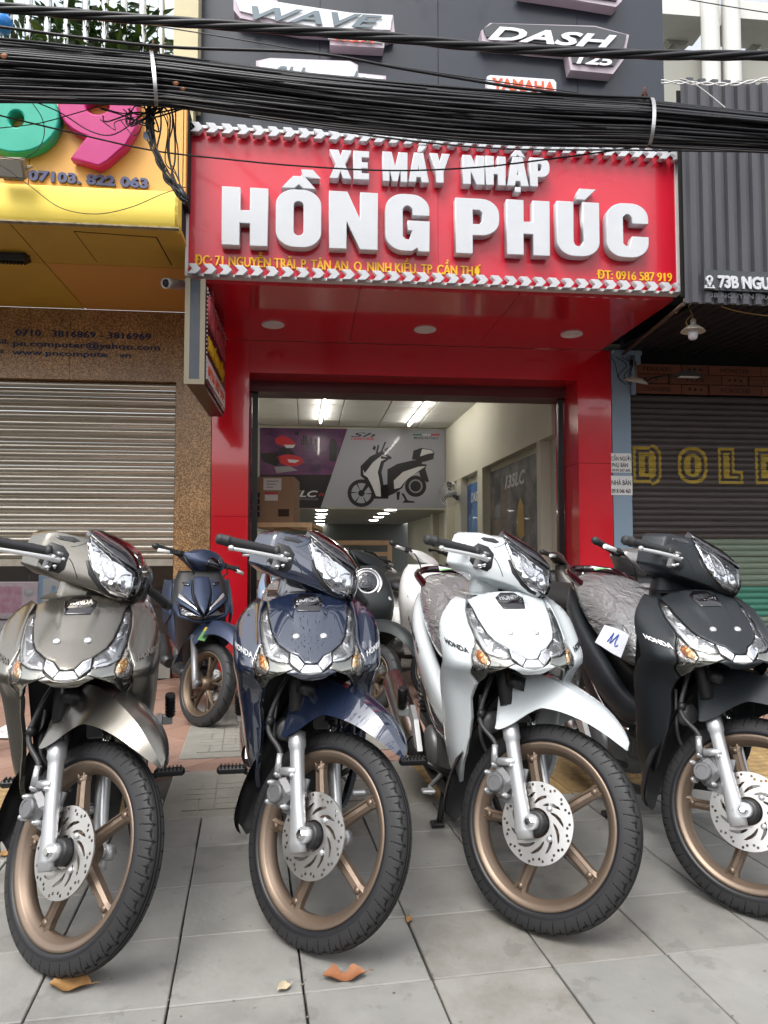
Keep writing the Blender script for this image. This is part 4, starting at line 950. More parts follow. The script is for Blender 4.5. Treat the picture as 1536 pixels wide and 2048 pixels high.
# orange sign board with bulky numerals
OY = CY + 0.12; oz1 = 4.05; oxr = BP(372, 300, OY)[0]
ob = thing('orange_sign_board', 'orange sign board with bulky green and magenta numerals and a phone number', 'sign board', (-2.4, OY, zt))
xm = BP(58, 330, OY)[0]; xq = BP(366, 330, OY)[0]
for x0, x1 in ((LX, xm - 0.003), (xm + 0.003, xq - 0.003), (xq + 0.003, oxr)):
    b = MB(); b.box2((x0, OY, zt + 0.012), (x1, OY + 0.06, oz1)); b.build('board_panel', m_oboard, ob)
b = MB(); b.box2((LX, OY + 0.061, zt + 0.012), (oxr, -0.9, oz1 - 0.01)); b.build('board_frame', m_gap, ob)
m_teal = mat('teal numeral', (0.005, 0.33, 0.22), 0.35, noise=(5, 0.4, (0.02, 0.42, 0.30))); m_mag = mat('magenta numeral', (0.42, 0.008, 0.14), 0.35, noise=(5, 0.4, (0.5, 0.02, 0.19))); m_green = mat('deep green', (0.01, 0.07, 0.045), 0.5)
def blob_num(outer, hole, m, d, name='numeral'):
    me = curve_mesh(name, [[BP(x, y, OY - .075) for x, y in outer], [BP(x, y, OY - .075) for x, y in hole]] if hole else [[BP(x, y, OY - .075) for x, y in outer]], d / 2, 0.012)
    place_mesh(me, (0, OY - d / 2 - 0.013, 0), (1, 0, 0), (0, 0, 1), off=BASE[ob.name]); link_mesh(name, me, ob, m)
def oval(cx, cy, rx, ry, n=32): return [(cx + rx * cos(2 * pi * k / n), cy + ry * sin(2 * pi * k / n)) for k in range(n)]
blob_num(oval(34, 236, 82, 68), oval(34, 240, 19, 20), m_teal, 0.065)
nine = [(198 + 76 * cos(radians(a)), 208 + 68 * sin(radians(a))) for a in range(-10, 14, 8)] + [(274, 250), (250, 290), (232, 306), (214, 322), (198, 331), (148, 316), (166, 292), (178, 276)] + [(198 + 78 * cos(radians(a)), 206 + 68 * sin(radians(a))) for a in range(102, 352, 14)]
blob_num(nine, oval(196, 214, 27, 20), m_mag, 0.065)
for body, x, y, x2, h in (('07103. 822 063', 58, 362, 298, 20), ('EL:', 8, 359, 48, 16)):
    X, Z = BP(x, y, OY); X2, _ = BP(x2, y, OY)
    fit_text('phone_lettering', body, mat('slate blue lettering', (0.055, 0.065, 0.16), 0.5), ob, (X, OY - 0.0005, Z), (1, 0, -0.02), (0, 0, 1), X2 - X, h / 1480 * 4.75, 0.02, 0.045)
# flood lamps
def flood(px, py, y, size, label, par_rot, m):
    x, z = BP(px, py, y); t = thing('flood_lamp', label, 'lamp', (x, y, z)); c = Vector((x, y, z)); R = Matrix.Rotation(par_rot, 3, 'X')
    b = MB(); b.bbox(c, (size, 0.05, size * 0.7), 0.008, R); b.build('housing', m, t)
    b = MB()
    for k in range(9): b.box(c + R @ Vector((size * (-0.44 + 0.11 * k), 0.035, 0)), (0.006, 0.04, size * 0.62), R)
    b.build('cooling_fin', m, t)
    b = MB(); b.box(c + R @ Vector((0, -0.0265, 0)), (size * 0.84, 0.002, size * 0.54), R); b.build('glass', mat('lamp glass', (0.35, 0.33, 0.28), 0.15), t)
    b = MB(); b.tube([c + Vector((-size * .52, 0, 0)), c + Vector((-size * .52, 0.09, 0.06)), c + Vector((size * .52, 0.09, 0.06)), c + Vector((size * .52, 0, 0))], 0.008, 6); b.build('bracket', m, t)
flood(24, 510, -1.15, 0.22, 'black floodlight hanging under the mustard canopy', radians(-60), m_black)
flood(22, 336, -1.86, 0.17, 'old brown grey floodlight in front of the orange board', radians(35), mat('weathered brown metal', (0.16, 0.12, 0.07), 0.6, noise=(20, 0.6, (0.35, 0.3, 0.2))))

# balcony above: wall, balusters, pots and leaves
m_cream = mat('cream rendered wall', (0.62, 0.56, 0.36), 0.8, noise=(3, 0.6, (0.5, 0.45, 0.3)))
bal = thing('balcony', 'balcony with turned steel balusters above the orange board', 'balcony', (-2.4, -0.6, oz1))
b = MB(); b.box2((LX, 0.2, oz1), (oxr, 0.3, 6.5)); b.build('rear_wall', mat('pale blue wall', (0.45, 0.55, 0.66), 0.7, noise=(2, 0.5, (0.62, 0.64, 0.62))), bal)
b = MB(); b.box2((LX, -1.35, oz1 - 0.009), (oxr, 0.199, oz1 + 0.12)); b.build('balcony_floor', m_cream, bal)
b = MB(); b.box2((BP(352, 50, -1.3)[0], -1.38, oz1 + 0.121), (oxr + 0.03, 0.1, 6.4)); b.build('side_pier', m_cream, bal)
m_ss = mat('polished baluster steel', (0.62, 0.63, 0.62), 0.15, 1.0)
mb = MB(); mb.lathe([(0.022, 0), (0.022, 0.05), (0.034, 0.06), (0.022, 0.075)] + [(0.02 + 0.008 * abs(sin(k * 0.9)), 0.08 + 0.05 * k) for k in range(16)] + [(0.022, 0.9), (0.022, 1.0)], (0, 0, 0), n=10)
q = mb.build('baluster', m_ss); bme = q.data; bpy.data.objects.remove(q)
bx = BP(322, 60, -1.3)[0]
for k in range(13):
    o = bpy.data.objects.new('baluster', bme); COL.objects.link(o); o.parent = bal; o.location = Vector((bx - 0.128 * k, -1.3, oz1 + 0.121)) - BASE[bal.name]
b = MB(); b.tube([(LX, -1.3, oz1 + 1.13), (bx + 0.1, -1.3, oz1 + 1.13)], 0.03, 10); b.build('hand_rail', m_ss, bal)
b = MB()
for i in range(4): 
    x = -3.1 + 0.62 * i; b.box2((x, 0.185, oz1 + 0.5), (x + 0.5, 0.198, oz1 + 1.6))
b.build('window', mat('pale window', (0.55, 0.62, 0.68), 0.15), bal)
b = MB()
for i in range(4):
    x = -3.1 + 0.62 * i
    for k in range(5): b.box2((x + 0.1 * k, 0.17, oz1 + 0.5), (x + 0.1 * k + 0.012, 0.183, oz1 + 1.6))
    for k in range(6): b.box2((x, 0.16, oz1 + 0.5 + 0.2 * k), (x + 0.5, 0.168, oz1 + 0.512 + 0.2 * k))
b.build('window_grille', m_white, bal)
m_lf = [mat('leaf green', (0.05, 0.12, 0.02), 0.45), mat('leaf bright green', (0.12, 0.20, 0.03), 0.45), mat('leaf dark green', (0.025, 0.06, 0.015), 0.45)]
def plant(x, y, z, h, n, seed, label, spread=0.22):
    t = thing('potted_plant', label, 'plant', (x, y, z)); r = random.Random(seed)
    b = MB(); b.lathe([(0, 0), (0.07, 0), (0.095, 0.16), (0.105, 0.165), (0.105, 0.185), (0.09, 0.185), (0.085, 0.16), (0, 0.16)], (x, y, z), n=14); b.build('pot', m_terra, t)
    b = MB()
    for k in range(5): a = r.uniform(0, 6.28); b.tube([(x, y, z + .15), (x + .05 * cos(a), y + .05 * sin(a), z + .15 + h * .5), (x + .13 * cos(a), y + .13 * sin(a), z + .1 + h)], 0.006, 5)
    b.build('stem', m_lf[2], t)
    b = MB()
    for k in range(n):
        a = r.uniform(0, 6.28); q = r.random() ** 0.6 * spread; c = Vector((x + q * cos(a), y + q * sin(a), z + 0.2 + h * r.random())); L = r.uniform(0.09, 0.2); w = L * r.uniform(0.1, 0.2)
        d = Vector((cos(a), sin(a), r.uniform(-0.4, 0.9))).normalized(); sd_ = d.cross(Vector((0, 0, 1))).normalized(); up = sd_.cross(d)
        b.cur = r.randrange(3)
        b.grid([[c + d * (L * e) + sd_ * (w * s * sin(pi * min(0.97, e + 0.03))) + up * (-0.25 * L * e * e + 0.15 * w * abs(s)) for s in (-1, 0, 1)] for e in (0, .3, .6, .85, 1)], True)
    tag(b.build('foliage', m_lf, t, fix=False), kind='stuff')
for i, (px, h, n, lab) in enumerate(((40, .45, 130, 'wispy green potted plant at the far left of the balcony'), (130, .5, 170, 'leafy potted plant behind the balusters, between the wispy one and the tall one'), (200, .75, 190, 'tall leafy potted plant in the middle of the balcony railing'), (235, .35, 130, 'low bright green potted plant behind the balcony railing'), (275, .5, 190, 'dark leaved potted plant by the cream pier of the balcony'))):
    plant(BP(px, 120, -1.12)[0], -1.1, oz1 + 0.121, h, n, i + 20, lab)
b = MB(); xx, zz = BP(3, 46, -1.4); c = Vector((xx, -1.4, zz)); b.lathe([(0, -0.07), (0.05, -0.055), (0.075, 0), (0.05, 0.055), (0, 0.07)], c, (0, 0, 1), 16)
bal_o = thing('blue_ball', 'small blue plastic ball hanging on the balcony railing at the far left', 'ball', c); b.build('shell', mat('blue plastic', (0.02, 0.2, 0.6), 0.3), bal_o)

# ------------------------------------------------------------------ RIGHT NEIGHBOUR
m_blue = mat('pale blue painted pillar', (0.24, 0.33, 0.42), 0.6, noise=(2, 0.4, (0.21, 0.29, 0.37)))
m_shd = mat('dark brown slat', (0.045, 0.033, 0.030), 0.5, noise=(4, 0.7, (0.09, 0.075, 0.068), (0.6, 1, 20)), rnd=0.2)
m_shg = mat('faded olive slat', (0.20, 0.25, 0.185), 0.55, noise=(4, 0.8, (0.11, 0.14, 0.10), (0.6, 1, 16)), rnd=0.18)
m_sht = mat('teal green slat', (0.05, 0.205, 0.145), 0.5, noise=(4, 0.5, (0.05, 0.16, 0.11), (0.6, 1, 16)), rnd=0.12)
m_corr = mat('dark corrugated sheet', (0.062, 0.062, 0.072), 0.42, 0.3, noise=(1.5, 0.7, (0.10, 0.10, 0.105), (3, 1, 0.5)))
m_corru = mat('black corrugated sheet', (0.014, 0.014, 0.016), 0.5)
m_woodr = [mat('red brown crate board', (0.20, 0.062, 0.03), 0.65, noise=(6, 0.7, (0.13, 0.04, 0.02), (1, 1, 9)), rnd=0.2), mat('brown crate board', (0.16, 0.052, 0.027), 0.65, noise=(5, 0.7, (0.22, 0.08, 0.04), (1, 1, 9)), rnd=0.2)]
RX = 6.5
right = thing('bar_shop', 'closed dark shop with crate wood header and blue pillar', 'shop', (3.6, 0, 0))
PXR = BP(1263, 900, 0)[0]
ZR = BP(1263, 726, 0)[1]; ZR0 = BP(1263, 786, 0)[1]
b = MB(); b.box2((XR + 0.008, 0.0, 0), (PXR - 0.002, 0.3, ZR + 0.06)); b.build('pillar', m_blue, right)
b = MB(); b.box2((XR + 0.008, -0.06, ZR + 0.062), (PXR + 0.09, 0.3, ZR + 0.1)); b.box2((PXR + 0.03, -0.05, ZR - 0.02), (PXR + 0.08, -0.003, ZR + 0.061)); b.box2((PXR + 0.0, -0.04, ZR0 - 0.02), (PXR + 0.035, -0.003, ZR - 0.03)); b.build('pillar_cap', m_blue, right)
# plank header: individual boards with stencilled words
rows_z = [ZR, ZR - (ZR - ZR0) / 3, ZR - 2 * (ZR - ZR0) / 3, ZR0]
px_of = lambda c: BP(1200 + c * 336 / 1536, 760, 0)[0]
boards = [[(300, 745, 'FERRARI'), (748, 992, '•••'), (996, 1474, 'MONSTER'), (1478, 1720, '•••'), (1724, 2200, 'VERSACE')],
          [(300, 632, '•••'), (636, 1112, 'FOX'), (1116, 1358, '•••'), (1362, 1840, 'TIGER'), (1844, 2200, '')],
          [(300, 745, 'CONVERSE'), (748, 992, '•••'), (996, 1474, 'PORSCHE'), (1478, 1720, '•••'), (1724, 2200, '')]]
m_ink = mat('burnt lettering', (0.02, 0.010, 0.008), 0.8)
for r, row in enumerate(boards):
    z1, z0 = rows_z[r] - 0.003, rows_z[r + 1] + 0.003
    for k, (a, c, w) in enumerate(row):
        X0, X1 = px_of(a) + 0.002, px_of(c) - 0.002; yy = random.uniform(-0.006, 0.004)
        if w == '•••': yy += 0.006
        b = MB(); b.bbox(((X0 + X1) / 2, 0.015 + yy, (z0 + z1) / 2), (X1 - X0, 0.03, z1 - z0), 0.003); pl = b.build('crate_board', m_woodr[(r + k) % 2], right)
        if w == '•••':
            b = MB()
            for e in (-1, 0, 1): b.lathe([(0, 0), (0.012, 0), (0.012, 0.002), (0, 0.002)], ((X0 + X1) / 2 + e * 0.055, yy - 0.003, (z0 + z1) / 2), (0, 1, 0), 10)
            b.build('hand_hole', m_ink, pl)
        elif w:
            wd = (X1 - X0) * (0.36 if len(w) < 5 else 0.56)
            fit_text('stencil_lettering', w, m_ink, pl, ((X0 + X1) / 2, yy - 0.0002, z0 + 0.018), (1, 0, 0), (0, 0, 1), wd, 0.044, 0.0015, 0.0, center=True)
rsh = thing('roller_shutter', 'closed dark brown roller shutter with olive and teal lower slats and yellow painted letters', 'shutter', (3.4, 0.06, 0.4))
zg1, zg2, zg3, zbm = BP(1400, 1075, .07)[1], BP(1400, 1174, .07)[1], BP(1400, 1231, .07)[1], BP(1400, 1246, .07)[1]
zbm = min(zbm, 0.42)
shutter(rsh, PXR + 0.002, RX, zbm, ZR0 - 0.004, 0.0545, 0.075, lambda z: m_shd if z > zg1 else m_shg if z > zg2 else m_sht if z > zg3 else m_shg, 0.012)
b = MB(); b.box2((PXR + 0.002, 0.05, zbm - 0.03), (RX, 0.1, zbm - 0.001)); b.build('bottom_rail', m_shg, rsh)
b = MB(); b.box2((PXR - 0.001, -0.02, 0), (RX, 0.3, zbm - 0.032)); b.build('door_step', mat('dark brown step', (0.05, 0.032, 0.022), 0.6, noise=(6, 0.6, (0.09, 0.06, 0.045))), right)
b = MB(); b.box2((PXR, 0.12, 0), (RX, 0.2, 4)); b.build('rear_plate', m_gap, right)
m_pyel = mat('painted yellow', (0.42, 0.29, 0.03), 0.6, noise=(14, 0.7, (0.20, 0.135, 0.02)))
def paint_letter(parts):
    """letters sprayed on the slats: thin flat bands following the slat faces"""
    for px0, py0, px1, py1 in parts: pass
zD0, zD1 = BP(1300, 966, .06)[1], BP(1300, 893, .06)[1]
hD = zD1 - zD0
def outline_letter(ch, px0, px1):
    X0, X1 = BP(px0, 930, .055)[0], BP(px1, 930, .055)[0]; w = X1 - X0; e = 0.10 * w; L = []
    def off(p, o): pass
    if ch == 'D':
        L = [[(0, 0)] + [(w * .62, 0)] + arc_pts(w * .60, hD * .25, w * .40, -80, 0, 5) + arc_pts(w * .60, hD * .75, w * .40, 0, 80, 5) + [(w * .62, hD), (0, hD)], [(e, e)] + [(w * .6, e)] + arc_pts(w * .58, hD * .27, w * .33, -80, 0, 5) + arc_pts(w * .58, hD * .73, w * .33, 0, 80, 5) + [(w * .6, hD - e), (e, hD - e)],
             [(e * 2.1, e * 2.1), (w * .58, e * 2.1)] + arc_pts(w * .54, hD * .3, w * .26, -80, 0, 5) + arc_pts(w * .54, hD * .7, w * .26, 0, 80, 5) + [(w * .58, hD - e * 2.1), (e * 2.1, hD - e * 2.1)], [(w * .42, hD * .27), (w * .55, hD * .27), (w * .55, hD * .73), (w * .42, hD * .73)]]
    if ch == 'O': L = [rrect(0, 0, w, hD, w * .42), rrect(e, e, w - e, hD - e, w * .36), rrect(e * 2.1, e * 2.1, w - e * 2.1, hD - e * 2.1, w * .28), rrect(w * .43, hD * .27, w * .57, hD * .73, w * .05)]
    if ch == 'L': L = [[(0, 0), (w, 0), (w, hD * .36), (w * .66, hD * .36), (w * .66, hD), (0, hD)], [(e, e), (w - e, e), (w - e, hD * .36 - e), (w * .66 - e, hD * .36 - e), (w * .66 - e, hD - e), (e, hD - e)], [(e * 2.1, e * 2.1), (w - e * 2.1, e * 2.1), (w - e * 2.1, hD * .36 - e * 2.1), (w * .66 - e * 2.1, hD * .36 - e * 2.1), (w * .66 - e * 2.1, hD - e * 2.1), (e * 2.1, hD - e * 2.1)]]
    if ch == 'E': L = [[(0, 0), (w, 0), (w, hD), (0, hD)], [(e, e), (w - e, e), (w - e, hD - e), (e, hD - e)], [(e * 2.1, e * 2.1), (w - e * 2.1, e * 2.1), (w - e * 2.1, hD - e * 2.1), (e * 2.1, hD - e * 2.1)], [(w * .4, hD * .38), (w - e * 2.4, hD * .38), (w - e * 2.4, hD * .62), (w * .4, hD * .62)]]
    me = curve_mesh('painted_letter', L, 0.0008); 
    bm = bmesh.new(); bm.from_mesh(me); pz = (ZR0 - 0.004 - zbm) / int((ZR0 - 0.004 - zbm) / 0.0545); 
    k0 = math.floor((zD0 - zbm) / pz)
    for k in range(k0, k0 + 16):
        for fr_ in (0.0, 0.1, 0.22, 0.45, 0.7, 0.86): bmesh.ops.bisect_plane(bm, geom=bm.verts[:] + bm.edges[:] + bm.faces[:], dist=1e-6, plane_co=(0, zbm + (k + fr_) * pz - zD0, 0), plane_no=(0, 1, 0))
    tabz = [(0.0, 0.0), (0.06, -0.25), (0.22, -0.8), (0.45, -1.0), (0.68, -0.85), (0.84, -0.35), (0.90, 0.1), (1.0, 0.3)]
    for v in bm.verts:
        ph = ((v.co.y + zD0 - zbm) / pz) % 1.0
        v.co = Vector((X0 + v.co.x, 0.075 + 0.012 * interp(tabz, ph) - 0.0016 + v.co.z * 0.2, zD0 + v.co.y)) - BASE[rsh.name]
    bm.to_mesh(me); bm.free(); link_mesh('painted_letter', me, rsh, m_pyel)
outline_letter('D', 1267, 1324); outline_letter('O', 1357, 1416); outline_letter('L', 1438, 1487); outline_letter('E', 1512, 1566)
# corrugated canopy
KY = -1.6; kxl = BP(1366, 400, KY)[0]; kz0 = BP(1370, 606, KY)[1]; kz1 = BP(1352, 158, KY)[1]
kan = thing('corrugated_canopy', 'dark corrugated metal canopy over the closed bar front', 'canopy', (3.4, KY, kz0))
def corr_profile(x0, x1, p, d):
    pts = []; x = x0
    while x < x1:
        pts += [(x, 0), (x + p * .30, 0), (x + p * .42, d), (x + p * .88, d)]; x += p
    return pts
cp = corr_profile(kxl, RX, 0.094, 0.028)
b = MB(); b.grid([[Vector((x, KY - dd, z)) for x, dd in cp] for z in (kz0, kz1)], False); b.grid([[Vector((x, KY - dd + 0.003, z)) for x, dd in cp] for z in (kz0, kz1)], False); b.build('fascia_sheet', m_corr, kan, fix=False)
b = MB(); b.box2((kxl, KY + 0.006, kz0 + 0.01), (RX, KY + 0.03, kz0 + 0.04)); b.build('edge_rail', mat('grimy edge rail', (0.13, 0.12, 0.10), 0.6), kan)
uz = lambda y: kz0 + 0.035 + (ZR + 0.10 - kz0 - 0.035) * (y - KY) / (0 - KY)
xx0 = XR + 0.012
cp2 = corr_profile(0, 1.0, 0.094, 0.02)
nU = int((RX - kxl) / 0.094)
b = MB(); 
pts = corr_profile(xx0, RX, 0.094, 0.018)
b.grid([[Vector((max(x, kxl + 0.0) if y < -1.5 else x, y, uz(y) + dd)) for x, dd in pts] for y in (KY + 0.035, -0.8, -0.01)], False); b.build('underside_sheet', m_corru, kan, fix=False)
b = MB(); b.box2((kxl - 0.002, KY + 0.05, uz(KY) + 0.03), (RX, KY + 0.06, kz1 - 0.05)); b.box2((kxl - 0.25, -1.0, ZR + 0.2), (RX, -0.02, kz1 - 0.1)); b.build('canopy_frame', m_gap, kan)
b = MB(); b.tube([(XR + 0.1, -0.05, uz(-0.05) - 0.03), (kxl + 0.02, KY + 0.06, uz(KY) - 0.02)], 0.016, 6); b.build('edge_batten', mat('old brown timber', (0.09, 0.055, 0.035), 0.8), kan)
b = MB()
for k in range(8): x = BP(1408 + 28 * k, 620, KY)[0]; b.prism([(x, kz0 + 0.004), (x + 0.03, kz0 + 0.03), (x + 0.036, kz0 + 0.026), (x + 0.008, kz0)], lambda a, c, t: Vector((a, KY + 0.002 + 0.002 * t, c)), 1)
b.build('light_slit', m_white, kan)
bo = thing('address_board', 'dark board with white raised house number and map pin on the corrugated fascia', 'address board', (BP(1406, 570, KY)[0], KY - 0.05, BP(1406, 580, KY)[1]))
X0, Z0 = BP(1406, 581, KY - 0.03); X1, Z1 = BP(1600, 549, KY - 0.03)
b = MB(); b.box2((X0, KY - 0.046, Z0), (X1, KY - 0.030, Z1)); b.build('board', mat('anthracite board', (0.045, 0.05, 0.055), 0.4), bo)
X, Z = BP(1436, 575, KY - 0.05); fit_text('number_lettering', '73B NGUYỄN TRÃI', m_white, bo, (X, KY - 0.0462, Z), (1, 0, 0.0), (0, 0, 1), 0.80, 0.085, 0.014, 0.04)
X, Z = BP(1418, 562, KY - 0.05)
me = curve_mesh('pin_symbol', [oval(0, 0, .026, .026, 20), oval(0, 0, .012, .012, 12)], 0.007); place_mesh(me, (X, KY - 0.0535, Z + 0.012), (1, 0, 0), (0, 0, 1), off=BASE[bo.name]); link_mesh('pin_symbol', me, bo, m_white)
me = curve_mesh('pin_symbol', [[(-.018, -.012), (0, -.05), (.018, -.012), (.0075, -.005), (-.0075, -.005)], ], 0.007); place_mesh(me, (X, KY - 0.0535, Z + 0.004), (1, 0, 0), (0, 0, 1), off=BASE[bo.name]); link_mesh('pin_symbol', me, bo, m_white)
me = curve_mesh('pin_symbol', [[(-.04, -.058), (.04, -.058), (.028, -.036), (.018, -.036), (.024, -.05), (-.024, -.05), (-.018, -.036), (-.028, -.036)]], 0.007); place_mesh(me, (X, KY - 0.0535, Z + 0.004), (1, 0, 0), (0, 0, 1), off=BASE[bo.name]); link_mesh('pin_symbol', me, bo, m_white)
X, Z = BP(1412, 594, KY - 0.03); fit_text('old_lettering', '73B NGUYEN TRAI', mat('ghost lettering', (0.14, 0.14, 0.15), 0.5), kan, (X, KY - 0.0285, Z), (1, 0, 0.0), (0, 0, 1), 0.5, 0.035, 0.001, 0.0)
# lamps with enamel shades
m_enam = mat('cream enamel', (0.66, 0.62, 0.52), 0.4, noise=(8, 0.6, (0.5, 0.44, 0.34)))
m_bulb = mat('opal bulb', (0.78, 0.77, 0.80), 0.3)
x, z = BP(1386, 660, -1.3); c = Vector((x, -1.3, z))
t = thing('pendant_lamp', 'cream enamel pendant lamp with opal bulb hanging from the corrugated canopy', 'lamp', c)
b = MB(); b.lathe([(0.088, -0.012), (0.084, -0.006), (0.045, 0.028), (0.022, 0.04), (0.02, 0.07), (0.012, 0.085), (0, 0.085)], c, (0.05, 0.0, 1), 28); b.lathe([(0.086, -0.010), (0.045, 0.024), (0.02, 0.034), (0, 0.034)], c, (0.05, 0.0, 1), 28); b.build('shade', m_enam, t)
b = MB(); b.lathe([(0, -0.075), (0.02, -0.072), (0.032, -0.06), (0.034, -0.03), (0.03, 0.0), (0.02, 0.02)], c, (0.05, 0, 1), 20); b.build('bulb', m_bulb, t)
m_cord = mat('ochre cord', (0.42, 0.27, 0.10), 0.6)
top = Vector((x - 0.02, -1.32, z + 0.19)); c_a = c + Vector((0.003, 0, 0.085))
b = MB(); b.tube(catmull([c_a, c_a + Vector((-0.01, 0, 0.04)), top + Vector((-.02, 0, -0.02)), top], 5), 0.004, 6); b.tube(catmull([c_a + Vector((-0.01, 0, 0.03)), c_a + Vector((-0.055, 0, -0.02)), c_a + Vector((-0.045, 0, -0.055)), c_a + Vector((-0.02, 0, -0.06))], 5), 0.0035, 6); b.build('cord', m_cord, t)
b = MB(); xe, ze = BP(1560, 634, -1.5); x3, z3 = BP(1352, 626, -1.4); b.tube(catmull([(x3, -1.4, z3), (top.x - 0.03, -1.35, top.z + 0.03), (top.x + 0.02, -1.4, top.z + 0.01), ((top.x + xe) / 2, -1.45, (top.z + ze) / 2 - 0.02), (xe, -1.5, ze)], 6), 0.005, 6)
tag(b.build('supply_cord', m_cord), 'ochre electric cord strung along the canopy edge above the pendant lamp', 'cord'); o_ = COL.objects['supply_cord']; o_.location = B_ORG; o_.rotation_euler = (0, 0, YAW)
x, z = BP(1272, 764, -0.25); c = Vector((x, -0.25, z))
t = thing('wall_lamp', 'tilted cream dish lamp on a bent pipe at the blue pillar', 'lamp', c)
b = MB(); b.lathe([(0.105, 0.0), (0.09, 0.018), (0.05, 0.036), (0, 0.042)], c, (0.15, -0.35, 1), 28); b.lathe([(0.104, -0.002), (0.09, 0.014), (0.05, 0.032), (0, 0.038)], c, (0.15, -0.35, 1), 28); b.build('dish', m_enam, t)
b = MB(); b.tube(catmull([c + Vector((0.01, 0, 0.04)), c + Vector((0.0, 0.0, 0.12)), c + Vector((0.02, 0.05, 0.19)), c + Vector((0.09, 0.2, 0.21))], 5), 0.011, 8); b.build('pipe_arm', mat('rusty pipe', (0.14, 0.10, 0.08), 0.6), t)
x, z = BP(1372, 752, -0.35); c = Vector((x, -0.35, z))
t = thing('sign_lamp', 'flat black sign lamp on an arm in front of the crate boards', 'lamp', c)
b = MB(); b.prism([(-.14, 0), (.13, -0.012), (.06, 0.035), (-.04, 0.04)], lambda a, q, tt: c + Vector((a, 0.1 * tt - 0.05, q)), 1); b.build('housing', mat('dusty black metal', (0.035, 0.033, 0.03), 0.6), t)
b = MB(); b.box(c + Vector((0.02, -0.01, -0.012)), (0.18, 0.05, 0.006)); b.build('lens', m_whitefr, t)
b = MB(); b.tube([c + Vector((-0.06, 0.04, 0.02)), c + Vector((-0.2, 0.2, 0.03)), c + Vector((-0.22, 0.33, 0.02))], 0.008, 6); b.build('arm', m_black, t)
b = MB(); r = random.Random(9)
for k in range(4):
    x, z = BP(1225 + 10 * k, 735, -0.05); b.tube(catmull([(x, -0.03, z + 0.1), (x + r.uniform(-.05, .1), -0.07, z + 0.02), (x + r.uniform(0, .12), -0.06, z - 0.08), (x + 0.09, -0.02, z - r.uniform(.1, .2))], 5), 0.004, 5)
q = b.build('loose_wires', m_black); tag(q, 'loose black wires hanging at the top of the blue pillar', 'wires'); q.location = B_ORG; q.rotation_euler = (0, 0, YAW)
# paper notices on the pillar
def notice(px0, py0, px1, py1, lines, label):
    X0, Z0 = BP(px0, py1, 0); X1, Z1 = BP(px1, py0, 0)
    t = thing('paper_notice', label, 'notice', (X0, -0.003, Z0))
    b = MB(); b.box2((X0, -0.0045, Z0), (X1, -0.0015, Z1)); b.build('sheet', mat('notice paper', (0.72, 0.72, 0.70), 0.7), t)
    for body, px, py, pw, h in lines:
        X, Z = BP(px, py, 0); X2 = BP(px + pw, py, 0)[0]; fit_text('print_lettering', body, m_prb, t, (X, -0.0046, Z), (1, 0, 0), (0, 0, 1), X2 - X, h, 0.001, 0.02)
notice(1222.5, 907, 1262, 945, [('CẦN NGƯỜI', 1222.5, 921, 38, 0.038), ('PHỤ BÁN', 1223.5, 934, 32, 0.038), ('0939.207.685', 1223.5, 943, 37, 0.024)], 'white paper notice on the blue pillar, the upper of two')
notice(1222.5, 952, 1264, 990, [('NHÀ BÁN', 1222.8, 970, 39, 0.045), ('0918 046 460', 1223, 986, 38, 0.04)], 'white paper house sale notice on the blue pillar, the lower of two')

# pale concrete block behind the corrugated sheet
m_pc = mat('pale stained concrete', (0.42, 0.42, 0.39), 0.85, noise=(2.2, 0.85, (0.22, 0.22, 0.19), (1, 1, 0.6))); m_pc2 = mat('white painted column', (0.60, 0.60, 0.57), 0.7, noise=(2, 0.5, (0.48, 0.48, 0.45), (4, 4, 0.4)))
blk = thing('concrete_building', 'pale stained concrete building with round columns above the corrugated canopy', 'building', (4, 0.5, 3.4))
b = MB(); b.box2((UXR + 0.02, 1.6, 3.2), (RX + 2, 1.8, 7)); b.build('wall', m_pc, blk)
b = MB(); b.box2((UXR + 0.02, 0.9, 3.4), (RX + 2, 1.599, BP(1440, 112, 0.9)[1])); b.build('parapet', mat('grey render', (0.30, 0.30, 0.265), 0.85, noise=(1.5, 0.5, (0.25, 0.25, 0.22))), blk)
for px in (1421, 1463):
    x = BP(px, 80, 0.7)[0]; b = MB(); b.lathe([(0.092, 3.4), (0.092, 7.0)], (x, 0.7, 0), n=24); b.build('column', m_pc2, blk)
for px, py, d in ((1352, 20, 0.18), (1536, 30, 0.2)):
    zb = BP(px, py, 0.8)[1]; x = BP(px, py, 0.8)[0]; b = MB(); b.box2((x - 0.5, 0.75, zb - d / 2), (x + 0.4, 1.2, zb + d / 2)); b.build('beam', m_pc2, blk)
for (a0, a1) in (((1330, 92), (1398, 24)), ((1348, 100), (1420, 34)), ((1484, 70), (1530, 26)), ((1500, 102), (1560, 40))):
    (xa, za), (xb, zb) = BP(*a0, 1.2), BP(*a1, 1.2); d = Vector((xb - xa, 0, zb - za)); b = MB(); b.box(Vector(((xa + xb) / 2, 1.25, (za + zb) / 2)), (d.length, 0.25, 0.10), Matrix.Rotation(-atan2(d.z, d.x), 3, 'Y')); b.build('diagonal_rib', m_pc, blk)
b = MB(); b.box2((UXR - 0.3, 0.42, ZR + 0.3), (RX, 0.44, 4.3)); b.build('backing_wall', m_gap, blk)

